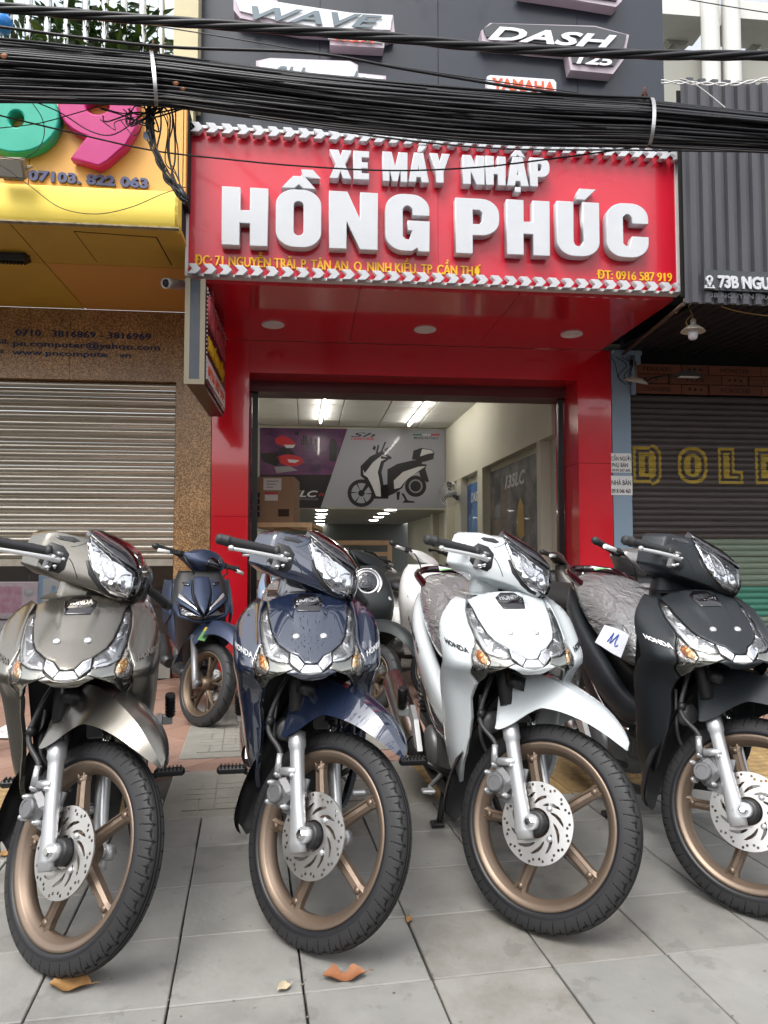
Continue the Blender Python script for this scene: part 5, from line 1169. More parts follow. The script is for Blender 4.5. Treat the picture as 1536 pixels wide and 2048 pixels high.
# ================================================================== MOTORCYCLES
m_rubber = mat('tyre rubber', (0.010, 0.010, 0.012), 0.42, spec=0.45)
m_groove = mat('tread groove shade', (0.009, 0.009, 0.009), 0.8, spec=0.2)  # near-black colour paints the shade inside the shallow tread cuts
m_tread = mat('tread rubber', (0.021, 0.021, 0.022), 0.55, spec=0.4)
m_bronze = mat('bronze alloy', (0.195, 0.145, 0.108), 0.40, 0.6)
m_disc = mat('brake disc steel', (0.62, 0.60, 0.57), 0.3, 1.0)
m_alu = mat('silver fork alloy', (0.52, 0.53, 0.54), 0.36, 0.65)
m_alud = mat('grey cast alloy', (0.20, 0.20, 0.205), 0.42, 0.6)
m_chrome = mat('chrome', (0.72, 0.72, 0.72), 0.08, 1.0)
m_satin = mat('satin chrome', (0.60, 0.60, 0.60), 0.24, 1.0)
m_lever = mat('silver lever', (0.68, 0.68, 0.67), 0.35, 0.6)
m_plastic = mat('satin black plastic', (0.014, 0.014, 0.015), 0.42)
m_gloss = mat('smoked gloss black', (0.008, 0.006, 0.008), 0.06, coat=1.0)
m_hose = mat('black hose', (0.035, 0.035, 0.036), 0.45)
m_grip = mat('grip rubber', (0.022, 0.022, 0.024), 0.55)
m_engine = mat('engine alloy', (0.20, 0.20, 0.20), 0.45, 0.7, noise=(12, 0.4, (0.13, 0.13, 0.13)))
m_lens = facet_mat('headlight reflector', (0.82, 0.83, 0.85), 70, 0.12, 0.08, 1.0)
m_mark = facet_mat('marker light reflector', (0.84, 0.85, 0.86), 40, 0.07, 0.20, 0.7)
m_sig = facet_mat('signal reflector', (0.80, 0.78, 0.74), 120, 0.35, 0.14, 0.7)
m_amber = facet_mat('amber bulb cell', (0.80, 0.26, 0.03), 90, 0.7, 0.12, 0.6, (0.85, 0.55, 0.25))
m_lens = facet_mat('headlight reflector', (0.85, 0.86, 0.88), 70, 0.12, 0.07, 1.0)
m_cell = facet_mat('ribbed reflector cell', (0.66, 0.67, 0.69), 80, 0.14, 0.16, 0.9)
m_darklens = facet_mat('smoked lamp', (0.05, 0.05, 0.055), 60, 0.6, 0.08)
m_trim = mat('smoked chrome trim', (0.34, 0.34, 0.31), 0.1, 1.0)
m_wrap = wrap_mat('plastic wrapped seat')
m_seat = mat('black vinyl seat', (0.016, 0.016, 0.017), 0.55, bump=(220, 0.1))
m_maroon = mat('dark maroon gloss', (0.014, 0.003, 0.005), 0.12, coat=0.7)
m_paint = mat('paint navy', (0.011, 0.019, 0.046), 0.25, 0.2, coat=1.0, coat_rough=0.02, coat_ior=1.95)
m_paint_bronze = mat('paint satin bronze', (0.25, 0.235, 0.205), 0.27, 0.92, coat=0.3, coat_rough=0.1)
m_paint_white = mat('paint pearl white', (0.58, 0.62, 0.635), 0.25, 0.0, coat=1.0, coat_rough=0.03, coat_ior=1.6)
m_paint_dark = mat('paint satin charcoal', (0.020, 0.024, 0.028), 0.42, 0.3)

def tyre_mesh(R, w, rim, nseg=52, treadf='road'):
    """torus-like tyre about the X axis with cut tread grooves"""
    mb = MB(); Q = 22 if treadf == 'road' else 10; n = nseg * Q; prof = []
    h = R - rim
    for k in range(53):
        a = -1.0 + 2 * k / 52
        th = a * 1.95
        x = w / 2 * sin(max(-pi / 2, min(pi / 2, th * 0.86))) * (1 if abs(a) < 0.8 else 1 - 0.35 * ((abs(a) - 0.8) / 0.2) ** 1.5)
        r = rim + h * (0.5 + 0.5 * cos(pi * min(1, abs(a) ** 1.65)))
        prof.append((x, r, a))
    rows = []; G_ = []
    for x, r, a in prof:
        row = []; gr = []
        for j in range(n):
            u = (j / Q) % 1.0; g = 0.0; b = abs(a)
            if treadf == 'road':
                side = 0.5 if a > 0 else 0.0
                q = (j / Q + side + 0.55 * b * b) % 1.0
                if 0.12 < b < 0.72 and q < 0.05: g = 1
                q2 = (j / Q + side + 0.5 + 0.35 * b) % 1.0
                if 0.30 < b < 0.56 and q2 < 0.045: g = 1
                if 0.045 < b < 0.085: g = 1
                if abs(b - (0.24 + 0.16 * sin(pi * ((j / Q + side) % 1.0)))) < 0.016: g = 1
            else:
                q = (j / (2 * Q) + (0.5 if a > 0 else 0) + 0.9 * b) % 1.0
                if 0.06 < b < 0.55 and q < 0.10: g = 1
            if abs(b - 0.80) < 0.018: g = 0.4
            t = 2 * pi * j / n; rr = r - 0.0017 * g * (1 if b < 0.75 else 0.5)
            row.append(Vector((x, rr * cos(t), rr * sin(t)))); gr.append(g)
        rows.append(row + [row[0]]); G_.append(gr + [gr[0]])
    mb.grid(rows, True)
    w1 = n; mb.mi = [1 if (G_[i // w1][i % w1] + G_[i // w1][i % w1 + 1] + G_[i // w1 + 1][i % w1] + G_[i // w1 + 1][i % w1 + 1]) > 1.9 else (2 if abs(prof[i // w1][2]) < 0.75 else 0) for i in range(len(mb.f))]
    return mb
def rim_mesh(rim, w, spokes, hub=0.045, style='five'):
    mb = MB()
    p = [(rim - 0.002, -w * .42), (rim + 0.006, -w * .44), (rim + 0.006, -w * .36), (rim - 0.004, -w * .31), (rim - 0.014, -w * .2), (rim - 0.016, w * .2), (rim - 0.004, w * .31), (rim + 0.006, w * .36), (rim + 0.006, w * .44), (rim - 0.002, w * .42), (rim - 0.009, w * .36), (rim - 0.013, w * .33), (rim - 0.016, w * .22), (rim - 0.026, w * .15), (rim - 0.026, -w * .15), (rim - 0.016, -w * .22), (rim - 0.013, -w * .33), (rim - 0.009, -w * .36)]
    mb.lathe(p, (0, 0, 0), (1, 0, 0), 72, True, True)
    mb.lathe([(0.0, -0.045), (hub * .7, -0.045), (hub * .8, -0.03), (hub, -0.02), (hub, 0.02), (hub * .8, 0.03), (hub * .7, 0.045), (0, 0.045)], (0, 0, 0), (1, 0, 0), 28)
    for k in range(spokes):
        a = 2 * pi * k / spokes + 0.3
        def leg(a0, a1, w0, w1, d0, d1):
            secs = []
            for t in (0, .12, .3, .5, .7, .85, .94, 1):
                r = hub * .7 + (rim - 0.018 - hub * .7) * t; an = a0 + (a1 - a0) * t
                ww = w0 + (w1 - w0) * t + (0.020 * max(0, (t - .8) / .2) ** 2) + 0.010 * max(0, (.25 - t) / .25) ** 2; dd = d0 + (d1 - d0) * t
                e, f = Vector((0, cos(an), sin(an))), Vector((0, -sin(an), cos(an))); X = Vector((1, 0, 0)); c = e * r
                secs.append([c + f * (ww * q) + X * (dd * s) for q, s in ((-.5, -.55), (-.24, -1), (-.16, -.72), (.16, -.72), (.24, -1), (.5, -.55), (.5, .55), (.24, 1), (.16, .72), (-.16, .72), (-.24, 1), (-.5, .55))])
            mb.loft(secs, 12, smooth=False)
        if style == 'five': leg(a, a + 0.06, 0.034, 0.028, 0.020, 0.015)
        else:
            leg(a, a - 0.20, 0.020, 0.014, 0.018, 0.013); leg(a, a + 0.24, 0.020, 0.014, 0.018, 0.013)
        if style == 'five':
            an = a + 0.055; e = Vector((0, cos(an), sin(an)))
            for s in (-1, 1): mb.lathe([(0.009, 0), (0.009, 0.004), (0, 0.005)], e * (rim - 0.038) + Vector((s * 0.0125, 0, 0)), (s, 0, 0), 10)
    an = 0.9; e = Vector((0, cos(an), sin(an)))
    return mb
def disc_loops(R, slots=True):
    L = [[(R * cos(2 * pi * k / 72), R * sin(2 * pi * k / 72)) for k in range(72)], [(R * .36 * cos(2 * pi * k / 36), R * .36 * sin(2 * pi * k / 36)) for k in range(36)]]
    for k in range(18):
        a = 2 * pi * k / 18
        for rr, da in ((R * .86, 0), (R * .93, .11)) if k % 2 else ((R * .90, 0.05), (R * .84, .15)):
            L.append([(rr * cos(a + da) + .0042 * cos(q * pi / 4), rr * sin(a + da) + .0042 * sin(q * pi / 4)) for q in range(8)])
    if slots:
        for k in range(11):
            a = 2 * pi * k / 11; pts = []
            for t, w in ((0, .06), (.25, .10), (.5, .12), (.75, .11), (1, .05)): r = R * (.46 + .28 * t); pts.append((r, a + .62 * t, w))
            L.append([(r * cos(an - w), r * sin(an - w)) for r, an, w in pts] + [(r * cos(an + w), r * sin(an + w)) for r, an, w in pts[::-1]])
    return L
def disc_mesh(R, m):
    me = curve_mesh('brake_disc', disc_loops(R), 0.0022)
    for v in me.vertices: v.co = Vector((v.co.z, v.co.x, v.co.y))
    me.materials.append(m); return me
def xform_mesh(me, f):
    for v in me.vertices: v.co = f(v.co)
    me.update(); return me

def wheel_parts(parent, name, centre, R, w, rim, spokes, xf, rimmat, style='five', tread='road', nseg=44, disc_x=None, disc_r=0.11, spin=0.0):
    """name > (rim mesh itself) with tyre, brake_disc, valve as sub-parts"""
    c = Vector(centre); Rm = Matrix.Rotation(spin, 3, 'X')
    f = lambda p: xf(c + Rm @ p)
    wh = rim_mesh(rim, w, spokes, style=style).build(name, rimmat, parent, xf=f)
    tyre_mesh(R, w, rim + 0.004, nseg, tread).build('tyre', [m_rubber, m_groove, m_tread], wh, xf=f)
    if disc_x is not None:
        me = disc_mesh(disc_r, m_disc); xform_mesh(me, lambda v: xf(c + v + Vector((disc_x, 0, 0)))); link_mesh('brake_disc', me, wh)
        b = MB(); s = math.copysign(1, disc_x)
        for k in range(4):
            a = k * pi / 2 + .5; b.lathe([(0.0085, 0), (0.0085, 0.004), (0.004, 0.006), (0, 0.006)], (disc_x + s * 0.002, 0.056 * cos(a), 0.056 * sin(a)), (s, 0, 0), 10)
        tag(b.build('disc_bolts', m_alu, wh, xf=lambda p: xf(c + p)), kind='stuff')
        b = MB(); b.lathe([(0.034, -0.02), (0.034, 0.02), (0.028, 0.024), (0.012, 0.024)], (disc_x, 0, 0), (s, 0, 0), 24); b.build('hub_seal', m_plastic, wh, xf=lambda p: xf(c + p))
    b = MB(); e = Vector((0, cos(1.0), sin(1.0))); b.tube([e * (rim - 0.03), e * (rim - 0.058) + Vector((-0.008, 0, 0))], [0.005, 0.004], 8); b.tube([e * (rim - 0.055) + Vector((-0.007, 0, 0)), e * (rim - 0.07) + Vector((-0.012, 0, 0))], 0.0055, 8); b.build('valve', m_plastic, wh, xf=f)
    return wh

RAKE = radians(26.5)
S_AX = Vector((0, sin(RAKE), cos(RAKE))); S_P = Vector((0, -0.074, 0))
STEER = radians(46)
_R = Matrix.Rotation(STEER, 3, S_AX)
def ST(p): return S_P + _R @ (Vector(p) - S_P)
ID = lambda p: Vector(p)

# --- surface of the front cowl: t is the way round from the centre line, z the height
T_TAB = catmull([(0, 0, 0), (.03, .03, .003), (.06, .06, .010), (.09, .09, .022), (.12, .12, .043), (.14, .14, .066), (.155, .155, .092), (.19, .184, .115), (.23, .210, .146), (.28, .225, .195), (.34, .230, .255), (.42, .228, .335), (.52, .22, .435)], 6)
K_TAB = smooth_tab([(.2, .56), (.3, .66), (.42, .80), (.55, .88), (.66, .94), (.76, .985), (.85, 1.02), (.92, .99)])
Y_TAB = smooth_tab([(.2, .12), (.4, .10), (.56, .075), (.64, .055), (.69, .01), (.715, -.022), (.735, -.018), (.755, .0), (.78, .032), (.81, .073), (.85, .132), (.88, .178), (.90, .215), (.94, .29)])
def F(t, z):
    a = abs(t); 
    x = interp([(q[0], q[1]) for q in T_TAB], a); yo = interp([(q[0], q[2]) for q in T_TAB], a)
    k = interp(K_TAB, z); y = interp(Y_TAB, z)
    # a raised centre spine under the emblem, dying out towards the bolts
    fade = max(0.0, min(1.0, (z - 0.815) / 0.06)); w = 0.028 + 0.018 * fade
    e = max(0.0, min(1.0, (w + 0.008 - a) / 0.008)); y -= 0.011 * fade * e
    return Vector((math.copysign(x * k, t), y + yo, z))
HY = 0.42
F0 = smooth_tab([(.89, .12), (.91, .160), (.925, .190), (.95, .206), (.975, .207), (1.0, .199), (1.03, .180), (1.06, .142), (1.08, .105), (1.10, .055), (1.12, .0), (1.15, -.08)])
def Hf(x, z):
    a = sqrt(x * x + 0.0003) - 0.0173; g = max(0.10, 1 - 0.9 * (a / 0.2) ** 1.05)
    return Vector((x, HY - interp(F0, z) * g - 0.012, z))
def Hback(x, z): return Vector((x * 0.96, HY + 0.048, 0.99 + (z - 0.99) * 0.92))

def flip(poly): return [(-a, b) for a, b in reversed(poly)]
def cowl_text(parent, body, m, t0, z0, w, h, slope, side, bold=0.03):
    me = text_mesh('lettering', body, 0.5, bold, 2)
    xs = [v.co.x for v in me.vertices]; x0, ww = min(xs), max(xs) - min(xs)
    for v in me.vertices:
        a, c, d = (v.co.x - x0) / ww, v.co.y / 0.73, v.co.z + 0.5
        t = t0 - w * a if side < 0 else t0 + w * a
        z = z0 + h * c + slope * a
        p = F(side * t, z); n = Vector((side * 0.75, -0.65, 0)).normalized()
        v.co = p + n * (0.0012 * d + 0.0026)
    me.update(); return link_mesh('lettering', me, parent, m)

def build_underbone():
    root = thing('underbone_motorcycle', 'x', 'motorcycle', (0, 0, 0), 'l')
    # ---- front wheel, fork, brake: everything that turns with the bars
    fw = wheel_parts(root, 'front_wheel', (0, 0, 0.28), 0.28, 0.074, 0.219, 5, ST, m_bronze, disc_x=-0.052, disc_r=0.111, spin=-0.55)
    for s in (-1, 1):
        x = s * 0.080
        fl = MB(); L = lambda d: Vector((x, 0.032, 0.28)) + S_AX * d
        secs = [(d, a, b2) for d, a, b2 in ((-.055, .013, .024), (-.03, .015, .028), (.02, .0145, .024), (.08, .0165, .0205), (.2, .0185, .0195), (.213, .0195, .0205), (.222, .0235, .0235), (.262, .0235, .0235), (.264, .018, .018))]
        fl.loft([ring(L(d), a, b2, 2.6, 18, (1, 0, 0), Vector((0, cos(RAKE), -sin(RAKE)))) for d, a, b2 in secs], 18)
        leg = fl.build('fork_leg', m_alu, root, xf=ST)
        b = MB(); b.cyl((x - s * 0.012, 0.0, 0.28), (x + s * 0.016, 0.0, 0.28), 0.021, n=18); b.loft([ring((x, 0.03, 0.268), 0.015, 0.024, 2.5, 12, (1, 0, 0), (0, 0, 1)), ring((x, 0.0, 0.28), 0.013, 0.019, 2.5, 12, (1, 0, 0), (0, 0, 1))], 12)
        b.cyl((x - s * 0.04, 0, 0.28), (x, 0, 0.28), 0.016, n=14); b.build('axle_lug', m_alu, leg, xf=ST)
        b = MB(); b.lathe([(0.0125, 0), (0.0125, 0.012), (0.009, 0.014), (0, 0.014)], (x + s * 0.014, 0.0, 0.28), (s, 0, 0), 6, False); b.build('axle_nut', m_chrome, leg, xf=ST)
        b = MB(); b.cyl(L(.26), L(.32), 0.0135); b.build('stanchion', m_chrome, leg, xf=ST)
        b = MB(); b.cyl(L(.318), L(.56), 0.023, 0.025); b.build('upper_tube', m_plastic, leg, xf=ST)
    # calliper behind the disc side leg
    cb = MB(); cc = Vector((-0.084, 0.128, 0.350))
    cb.bbox(cc + Vector((0.008, 0, 0)), (0.05, 0.075, 0.07), 0.014, Matrix.Rotation(0.5, 3, 'X')); cb.bbox(cc + Vector((0.02, -0.03, 0.03)), (0.022, 0.09, 0.035), 0.008, Matrix.Rotation(0.6, 3, 'X'))
    cal = cb.build('brake_caliper', m_alud, root, xf=ST)
    b = MB(); b.lathe([(0.027, -0.01), (0.027, 0.013), (0.024, 0.017), (0.018, 0.017), (0.017, 0.015), (0, 0.015)], cc + Vector((-0.014, 0.004, -0.004)), (-1, 0, 0), 24, False); b.build('piston_housing', m_alud, cal, xf=ST)
    b = MB()
    for dy, dz, r in ((0.03, 0.04, .011), (-0.028, 0.055, .012), (0.046, 0.012, .010), (0.03, -0.036, .011), (-0.03, -0.03, .009)): b.lathe([(r * .8, -0.012), (r * .8, 0.012), (r * .5, 0.013), (r * .5, 0.02), (0, 0.021)], cc + Vector((0.0, dy, dz)), (-1, 0, 0), 10)
    b.cyl(cc + Vector((-0.004, 0.02, 0.052)), cc + Vector((-0.004, -0.035, 0.07)), 0.012); tag(b.build('caliper_bolts', m_alu, cal, xf=ST), kind='stuff')
    b = MB(); b.prism([(0.04, 0.30), (0.12, 0.30), (0.15, 0.35), (0.12, 0.40), (0.06, 0.41), (0.06, 0.36)], lambda a, c, t: Vector((-0.062 - 0.006 * t, a, c)), 1); b.build('caliper_bracket', m_alud, cal, xf=ST)
    b = MB(); P = [cc + Vector((-0.01, 0.03, 0.05)), cc + Vector((-0.012, 0.045, 0.10)), Vector((-0.112, 0.235, 0.50)), Vector((-0.105, 0.245, 0.60)), Vector((-0.075, 0.25, 0.70)), Vector((-0.05, 0.28, 0.82))]
    b.tube([ST(p) for p in catmull(P, 6)], 0.0075, 8); hose = b.build('brake_hose', m_hose, root)
    b = MB(); b.tube([ST(p) for p in (cc + Vector((-0.01, 0.03, 0.045)), cc + Vector((-0.012, 0.043, 0.095)))], [0.011, 0.0095], 10); b.build('hose_fitting', m_alu, hose)
    b = MB(); b.tube([ST(Vector((-0.112, 0.236, 0.508))), ST(Vector((-0.111, 0.238, 0.53)))], 0.0125, 10); b.build('hose_clip', m_plastic, hose)
    # front fender
    rows = []
    FT = catmull([(-.182, .553, .006, .006, .547, 0), (-.165, .577, .022, .030, .556, 0), (-.13, .607, .038, .058, .572, 0), (-.08, .636, .048, .078, .586, 0), (-.02, .657, .052, .092, .593, 0), (.03, .672, .056, .100, .591, 0), (.057, .678, .058, .104, .584, 0), (.09, .683, .060, .108, .556, 0), (.125, .683, .062, .112, .518, 0), (.16, .678, .062, .114, .494, .004), (.20, .668, .062, .113, .490, .025), (.240, .650, .060, .109, .498, .062)], 4)
    def frow(q, o=0.0):
        y, zt, wt, we, ze, sh = q; zt -= o; wt = max(wt - o, 0.001); we = max(we - o, 0.001)
        cz = zt + 0.016
        L_ = []
        for s, f_ in ((-1, 0), (-1, .33), (-1, .66), (-1, 1)):
            xx = -(we + (wt - we) * f_); zz = ze + (zt - ze) * f_; L_.append(Vector((xx, y - sh * (1 - f_), zz)))
        top = [Vector((wt * a, y, zt + (cz - zt) * (1 - abs(a)))) for a in (-.6, 0, .6)]
        return L_ + top + [Vector((-v.x, v.y, v.z)) for v in reversed(L_)]
    b = MB(); b.grid([frow(q) for q in FT], True); b.grid([frow(q, 0.004) for q in FT], True)
    fen = b.build('front_fender', m_paint, root, fix=False, xf=ST)
    bm = bmesh.new(); bm.from_mesh(fen.data); bm.verts.ensure_lookup_table(); W_ = 11; nr = len(FT)
    for ed in bm.edges:
        i0, i1 = sorted(v.index for v in ed.verts)
        if i1 - i0 == W_ and (i0 % W_) in (3, 7): ed.smooth = False
    bm.to_mesh(fen.data); bm.free()
    rt = catmull([(.20, .655, .085), (.25, .60, .08), (.295, .52, .07), (.325, .42, .062), (.35, .32, .058), (.352, .23, .052), (.345, .19, .035), (.342, .175, .012)], 4)
    b = MB(); b.grid([[Vector((w * a, y + 0.03 * (a * a - 1) * 0 - 0.035 * a * a, z + 0.02 * (1 - a * a))) for a in (-1, -.6, -.2, .2, .6, 1)] for y, z, w in rt], True)
    b.grid([[Vector((w * a * 0.97, y - 0.004 - 0.035 * a * a, z + 0.02 * (1 - a * a))) for a in (-1, -.6, -.2, .2, .6, 1)] for y, z, w in rt], True)
    b.build('rear_mudguard', m_plastic, root, fix=False, xf=ST)
    # lower triple clamp and stem
    b = MB(); b.loft([ring((0, .14 + .02, .62), .11, .03, 4, 16, (1, 0, 0), (0, 1, 0)), ring((0, .155 + .02, .66), .11, .03, 4, 16, (1, 0, 0), (0, 1, 0))], 16); b.cyl((0, .17, .62), (0, .40, 1.0), .028); b.build('steering_stem', m_plastic, root, xf=ST)
    # ---- handlebar cover with the headlight
    half = [(0, 1.100), (.05, 1.103), (.085, 1.098), (.115, 1.083), (.15, 1.074), (.19, 1.068), (.210, 1.050), (.216, 1.0), (.209, .944), (.16, .930), (.11, .932), (.075, .930), (.035, .922), (0, .918)]
    hc = patch(mirror_poly(half), Hf, 0.01, 0.018, 0.006, skirt=Hback).build('handlebar_cover', m_paint, root, xf=ST, fix=False)
    b = MB(); b.add([ST(Hback(x, z) + Vector((0, -0.002, 0))) for x, z in mirror_poly(half)], [tuple(range(len(mirror_poly(half))))]); b.build('rear_cover', m_plastic, hc)
    lens = mirror_poly([(0, 1.026), (.028, 1.033), (.058, 1.047), (.085, 1.069), (.099, 1.081), (.113, 1.058), (.110, 1.025), (.095, .988), (.068, .956), (.042, .941), (0, .937)])
    hl = patch(lens, Hf, 0.009, 0.014, 0.003, proud=0.011).build('headlight', g_glass, hc, xf=ST, fix=False)
    patch(lens, Hf, 0.001, 0.014, 0.0, proud=0.0015).build('headlight_reflector', m_lens, hl, xf=ST, fix=False)
    for s in (-1, 1):
        ov = lambda r: [Hf(s * (.066 + .016 * r * cos(q * pi / 12) + .010 * r * sin(q * pi / 12)), 1.012 + .034 * r * sin(q * pi / 12)) + Vector((0, -.004, 0)) for q in range(25)]
        b = MB(); b.tube(ov(1.0), .0022, 6, False); b.build('reflector_ring', m_chrome, hl, xf=ST)
        b = MB(); b.grid([ov(.92), ov(.6), ov(.25)], True); b.build('lamp_cell', m_cell, hl, xf=ST, fix=False)
        b = MB(); b.lathe([(.006, -.006), (.006, .004), (.003, .008), (0, .009)], Hf(s * .026, .980) + Vector((0, -.002, 0)), (s * .3, -1, .1), 12); b.build('bulb', m_white, hl, xf=ST)
        b = MB(); b.tube([Hf(s * (.010 + .030 * cos(q * pi / 10)), .980 + .028 * sin(q * pi / 10)) + Vector((0, -.004, 0)) for q in range(-5, 6)], .0016, 6); b.build('reflector_rib', m_chrome, hl, xf=ST)
    b = MB(); b.tube([Hf(0, z) + Vector((0, -.004, 0)) for z in (.942, .97, 1.0, 1.020)], .0022, 6); b.build('centre_rib', m_chrome, hl, xf=ST)
    for s in (-1, 1):                                # seam between the upper and lower halves of the cover, and its side patch
        b = MB(); b.tube([Hf(s * x, z) + Vector((0, .0006, 0)) for x, z in catmull([(.118, .95), (.130, .972), (.140, .990), (.149, 1.0)], 4)], .0016, 5); b.tube([Hf(s * x, z) + Vector((0, .0006, 0)) for x, z in catmull([(.104, 1.07), (.12, 1.055), (.135, 1.043), (.150, 1.034)], 4)], .0012, 5); b.build('seam', m_plastic, hc, xf=ST)
    vis = mirror_poly([(0, 1.116), (.04, 1.115), (.075, 1.108), (.098, 1.098), (.101, 1.084), (.084, 1.068), (.056, 1.046), (.026, 1.031), (0, 1.022)])
    patch(vis, lambda x, z: Hf(x, z) + Vector((0, -0.010 * (1 - (x / .11) ** 2), 0)), 0.02, 0.014, 0.004, proud=0.010).build('visor', m_gloss, hc, xf=ST, fix=False)
    low = mirror_poly([(0, .937), (.042, .941), (.068, .956), (.095, .988), (.107, 1.014), (.115, 1.008), (.101, .970), (.070, .942), (.042, .929), (0, .924)])
    patch(low, Hf, 0.005, 0.03, 0.002, proud=0.001).build('lower_trim', m_plastic, hc, xf=ST, fix=False)
    for s in (-1, 1):
        p = [(.150, .965), (.157, .948), (.19, .950), (.205, .964), (.207, 1.01), (.194, 1.030), (.166, 1.030), (.150, 1.012)]
        patch(p if s > 0 else flip(p), Hf, 0.004, 0.03, 0.002, proud=0.0012).build('lever_recess', m_plastic, hc, xf=ST, fix=False)
        p = [(.128, 1.060), (.142, 1.050), (.178, 1.044), (.188, 1.049), (.180, 1.056), (.145, 1.066)]
        patch(p if s > 0 else flip(p), Hf, 0.004, 0.03, 0.0015, proud=0.0012).build('mirror_slot', m_gloss, hc, xf=ST, fix=False)
    for s in (-1, 1):
        a0, a1 = Vector((s * .185, .368, 1.002)), Vector((s * .352, .437, .976)); d = (a1 - a0).normalized(); Lg = (a1 - a0).length
        b = MB(); pr = [(0.012, 0), (0.019, .002), (0.019, .012), (.014, .014)] + [(0.0142 + 0.0010 * (k % 2), .018 + (Lg - .045) * k / 12) for k in range(13)] + [(.0142, Lg - .024), (.0178, Lg - .022), (.0178, Lg - .014), (.0158, Lg - .012), (.0165, Lg + .008), (.0125, Lg + .016), (0, Lg + .017)]
        b.lathe(pr, a0, d, 22); b.build('handle_grip', m_grip, root, xf=ST)
        if s < 0:
            b = MB(); P = [Vector((-.166, .336, .985)), Vector((-.20, .333, .982)), Vector((-.25, .346, .974)), Vector((-.30, .365, .965)), Vector((-.34, .385, .957))]
            Q = catmull(P, 5); b.loft([ring(p, 0.0042 if i > 2 else 0.007, 0.0085 - 0.003 * i / len(Q), 2.5, 12, (0, 1, 0), (0, 0, 1)) for i, p in enumerate(Q)], 12)
            b.lathe([(0, -.010), (.0065, -.007), (.0095, 0), (.0065, .007), (0, .010)], P[-1] + Vector((-.006, .001, 0)), (1, 0, 0), 14)
            lev = b.build('brake_lever', m_lever, root, xf=ST)
            b = MB(); b.bbox((-.176, .350, .985), (.042, .03, .024), .005); b.bbox((-.190, .352, .962), (.02, .022, .034), .004); b.bbox((-.165, .350, .966), (.014, .02, .03), .003); b.cyl((-.165, .350, .998), (-.165, .350, 1.010), .013); b.build('master_cylinder', m_alud, lev, xf=ST)
            b = MB()
            for dx, dz in ((-.158, .992), (-.19, .99), (-.176, .965), (-.196, .955)): b.lathe([(.006, -.004), (.006, .008), (0, .009)], (dx, .338, dz), (0, -1, 0), 8)
            b.build('lever_bolts', m_chrome, lev, xf=ST)
    # ---- front cowl panels
    und = mirror_poly([(0, .925), (.12, .90), (.16, .89), (.22, .84), (.30, .76), (.30, .62), (.20, .61), (.15, .66), (.13, .69), (.09, .715), (.05, .725), (0, .715)])
    patch(und, F, 0.004, 0.02, 0, proud=-0.010).build('cowl_backing', m_plastic, root, fix=False)
    nose = mirror_poly([(0, .930), (.04, .928), (.09, .918), (.128, .902), (.1185, .876), (.1140, .851), (.1020, .8115), (.089, .7935), (.058, .7740), (.036, .7675), (.018, .7495), (0, .7465)])
    patch(nose, F, 0.012, 0.007, 0.003).build('front_cowl', m_paint, root, fix=False)
    for s in (-1, 1):
        fl = (lambda p: p) if s > 0 else flip
        mk = [(.1220, .8765), (.1178, .852), (.1055, .811), (.0925, .7928), (.0620, .7730), (.0620, .751), (.10, .7525), (.127, .763), (.137, .80), (.1405, .84), (.1380, .8765)]
        ml = patch(fl(mk), F, 0.006, 0.012, 0.002, proud=0.0005).build('marker_light', g_glass, root, fix=False)
        patch(fl(mk), F, 0.004, 0.012, 0.0, proud=-0.007).build('lamp_housing', m_mark, ml, fix=False)
        for cell in ([(.124, .872), (.1215, .856), (.134, .856), (.1355, .872)], [(.120, .85), (.110, .818), (.128, .822), (.1365, .848)], [(.107, .81), (.096, .795), (.115, .780), (.127, .815)], [(.092, .790), (.066, .7705), (.066, .757), (.108, .766)]):
            patch(fl(cell), F, 0.003, 0.02, 0.001, proud=-0.003).build('reflector_cell', m_cell, ml, fix=False)
        tr = [(.060, .7475), (.0605, .744), (.05, .734), (.075, .7255), (.10, .7115), (.121, .691), (.129, .675), (.141, .661), (.160, .689), (.1595, .703), (.150, .7025), (.127, .7165), (.1185, .736), (.1195, .748), (.124, .7605), (.10, .7495)]
        patch(fl(tr), F, 0.010, 0.012, 0.002, proud=-0.0005).build('chrome_trim', m_trim, root, fix=False)
        sg = [(.1295, .762), (.1215, .749), (.1200, .736), (.1280, .7165), (.1485, .7050), (.159, .710), (.162, .741), (.1435, .781), (.1400, .79)]
        si = patch(fl(sg), F, 0.008, 0.012, 0.0025, proud=0.003).build('turn_signal', g_glass, root, fix=False)
        patch(fl(sg), F, 0.004, 0.012, 0.0, proud=-0.004).build('signal_reflector', m_sig, si, fix=False)
        am = [(.1275, .757), (.124, .740), (.131, .724), (.146, .730), (.151, .749), (.141, .768)]
        patch(fl(am), F, 0.003, 0.008, 0.004, proud=0.0005).build('amber_bulb', m_amber, si, fix=False)
        sd_ = [(.130, .9035), (.1410, .8775), (.1440, .84), (.1405, .80), (.1445, .784), (.1650, .741), (.1635, .69), (.145, .655), (.158, .60), (.158, .54), (.168, .48), (.192, .42), (.235, .355), (.285, .29), (.335, .235), (.365, .215), (.385, .222), (.385, .28), (.365, .34), (.345, .40), (.33, .46), (.322, .52), (.320, .60), (.322, .68), (.312, .735), (.285, .785), (.25, .825), (.21, .866), (.178, .895), (.155, .912)]
        patch(fl(sd_), F, 0.012, 0.018, 0.003).build('side_cowl', m_paint, root, fix=False)
        bo = MB(); p = F(s * .039, .812); n = Vector((0, -.62, .78)); bo.lathe([(.0105, -.002), (.0105, .003), (.008, .005), (.004, .004), (0, .003)], p, n, 16); bo.build('cowl_bolt', m_alu, root)
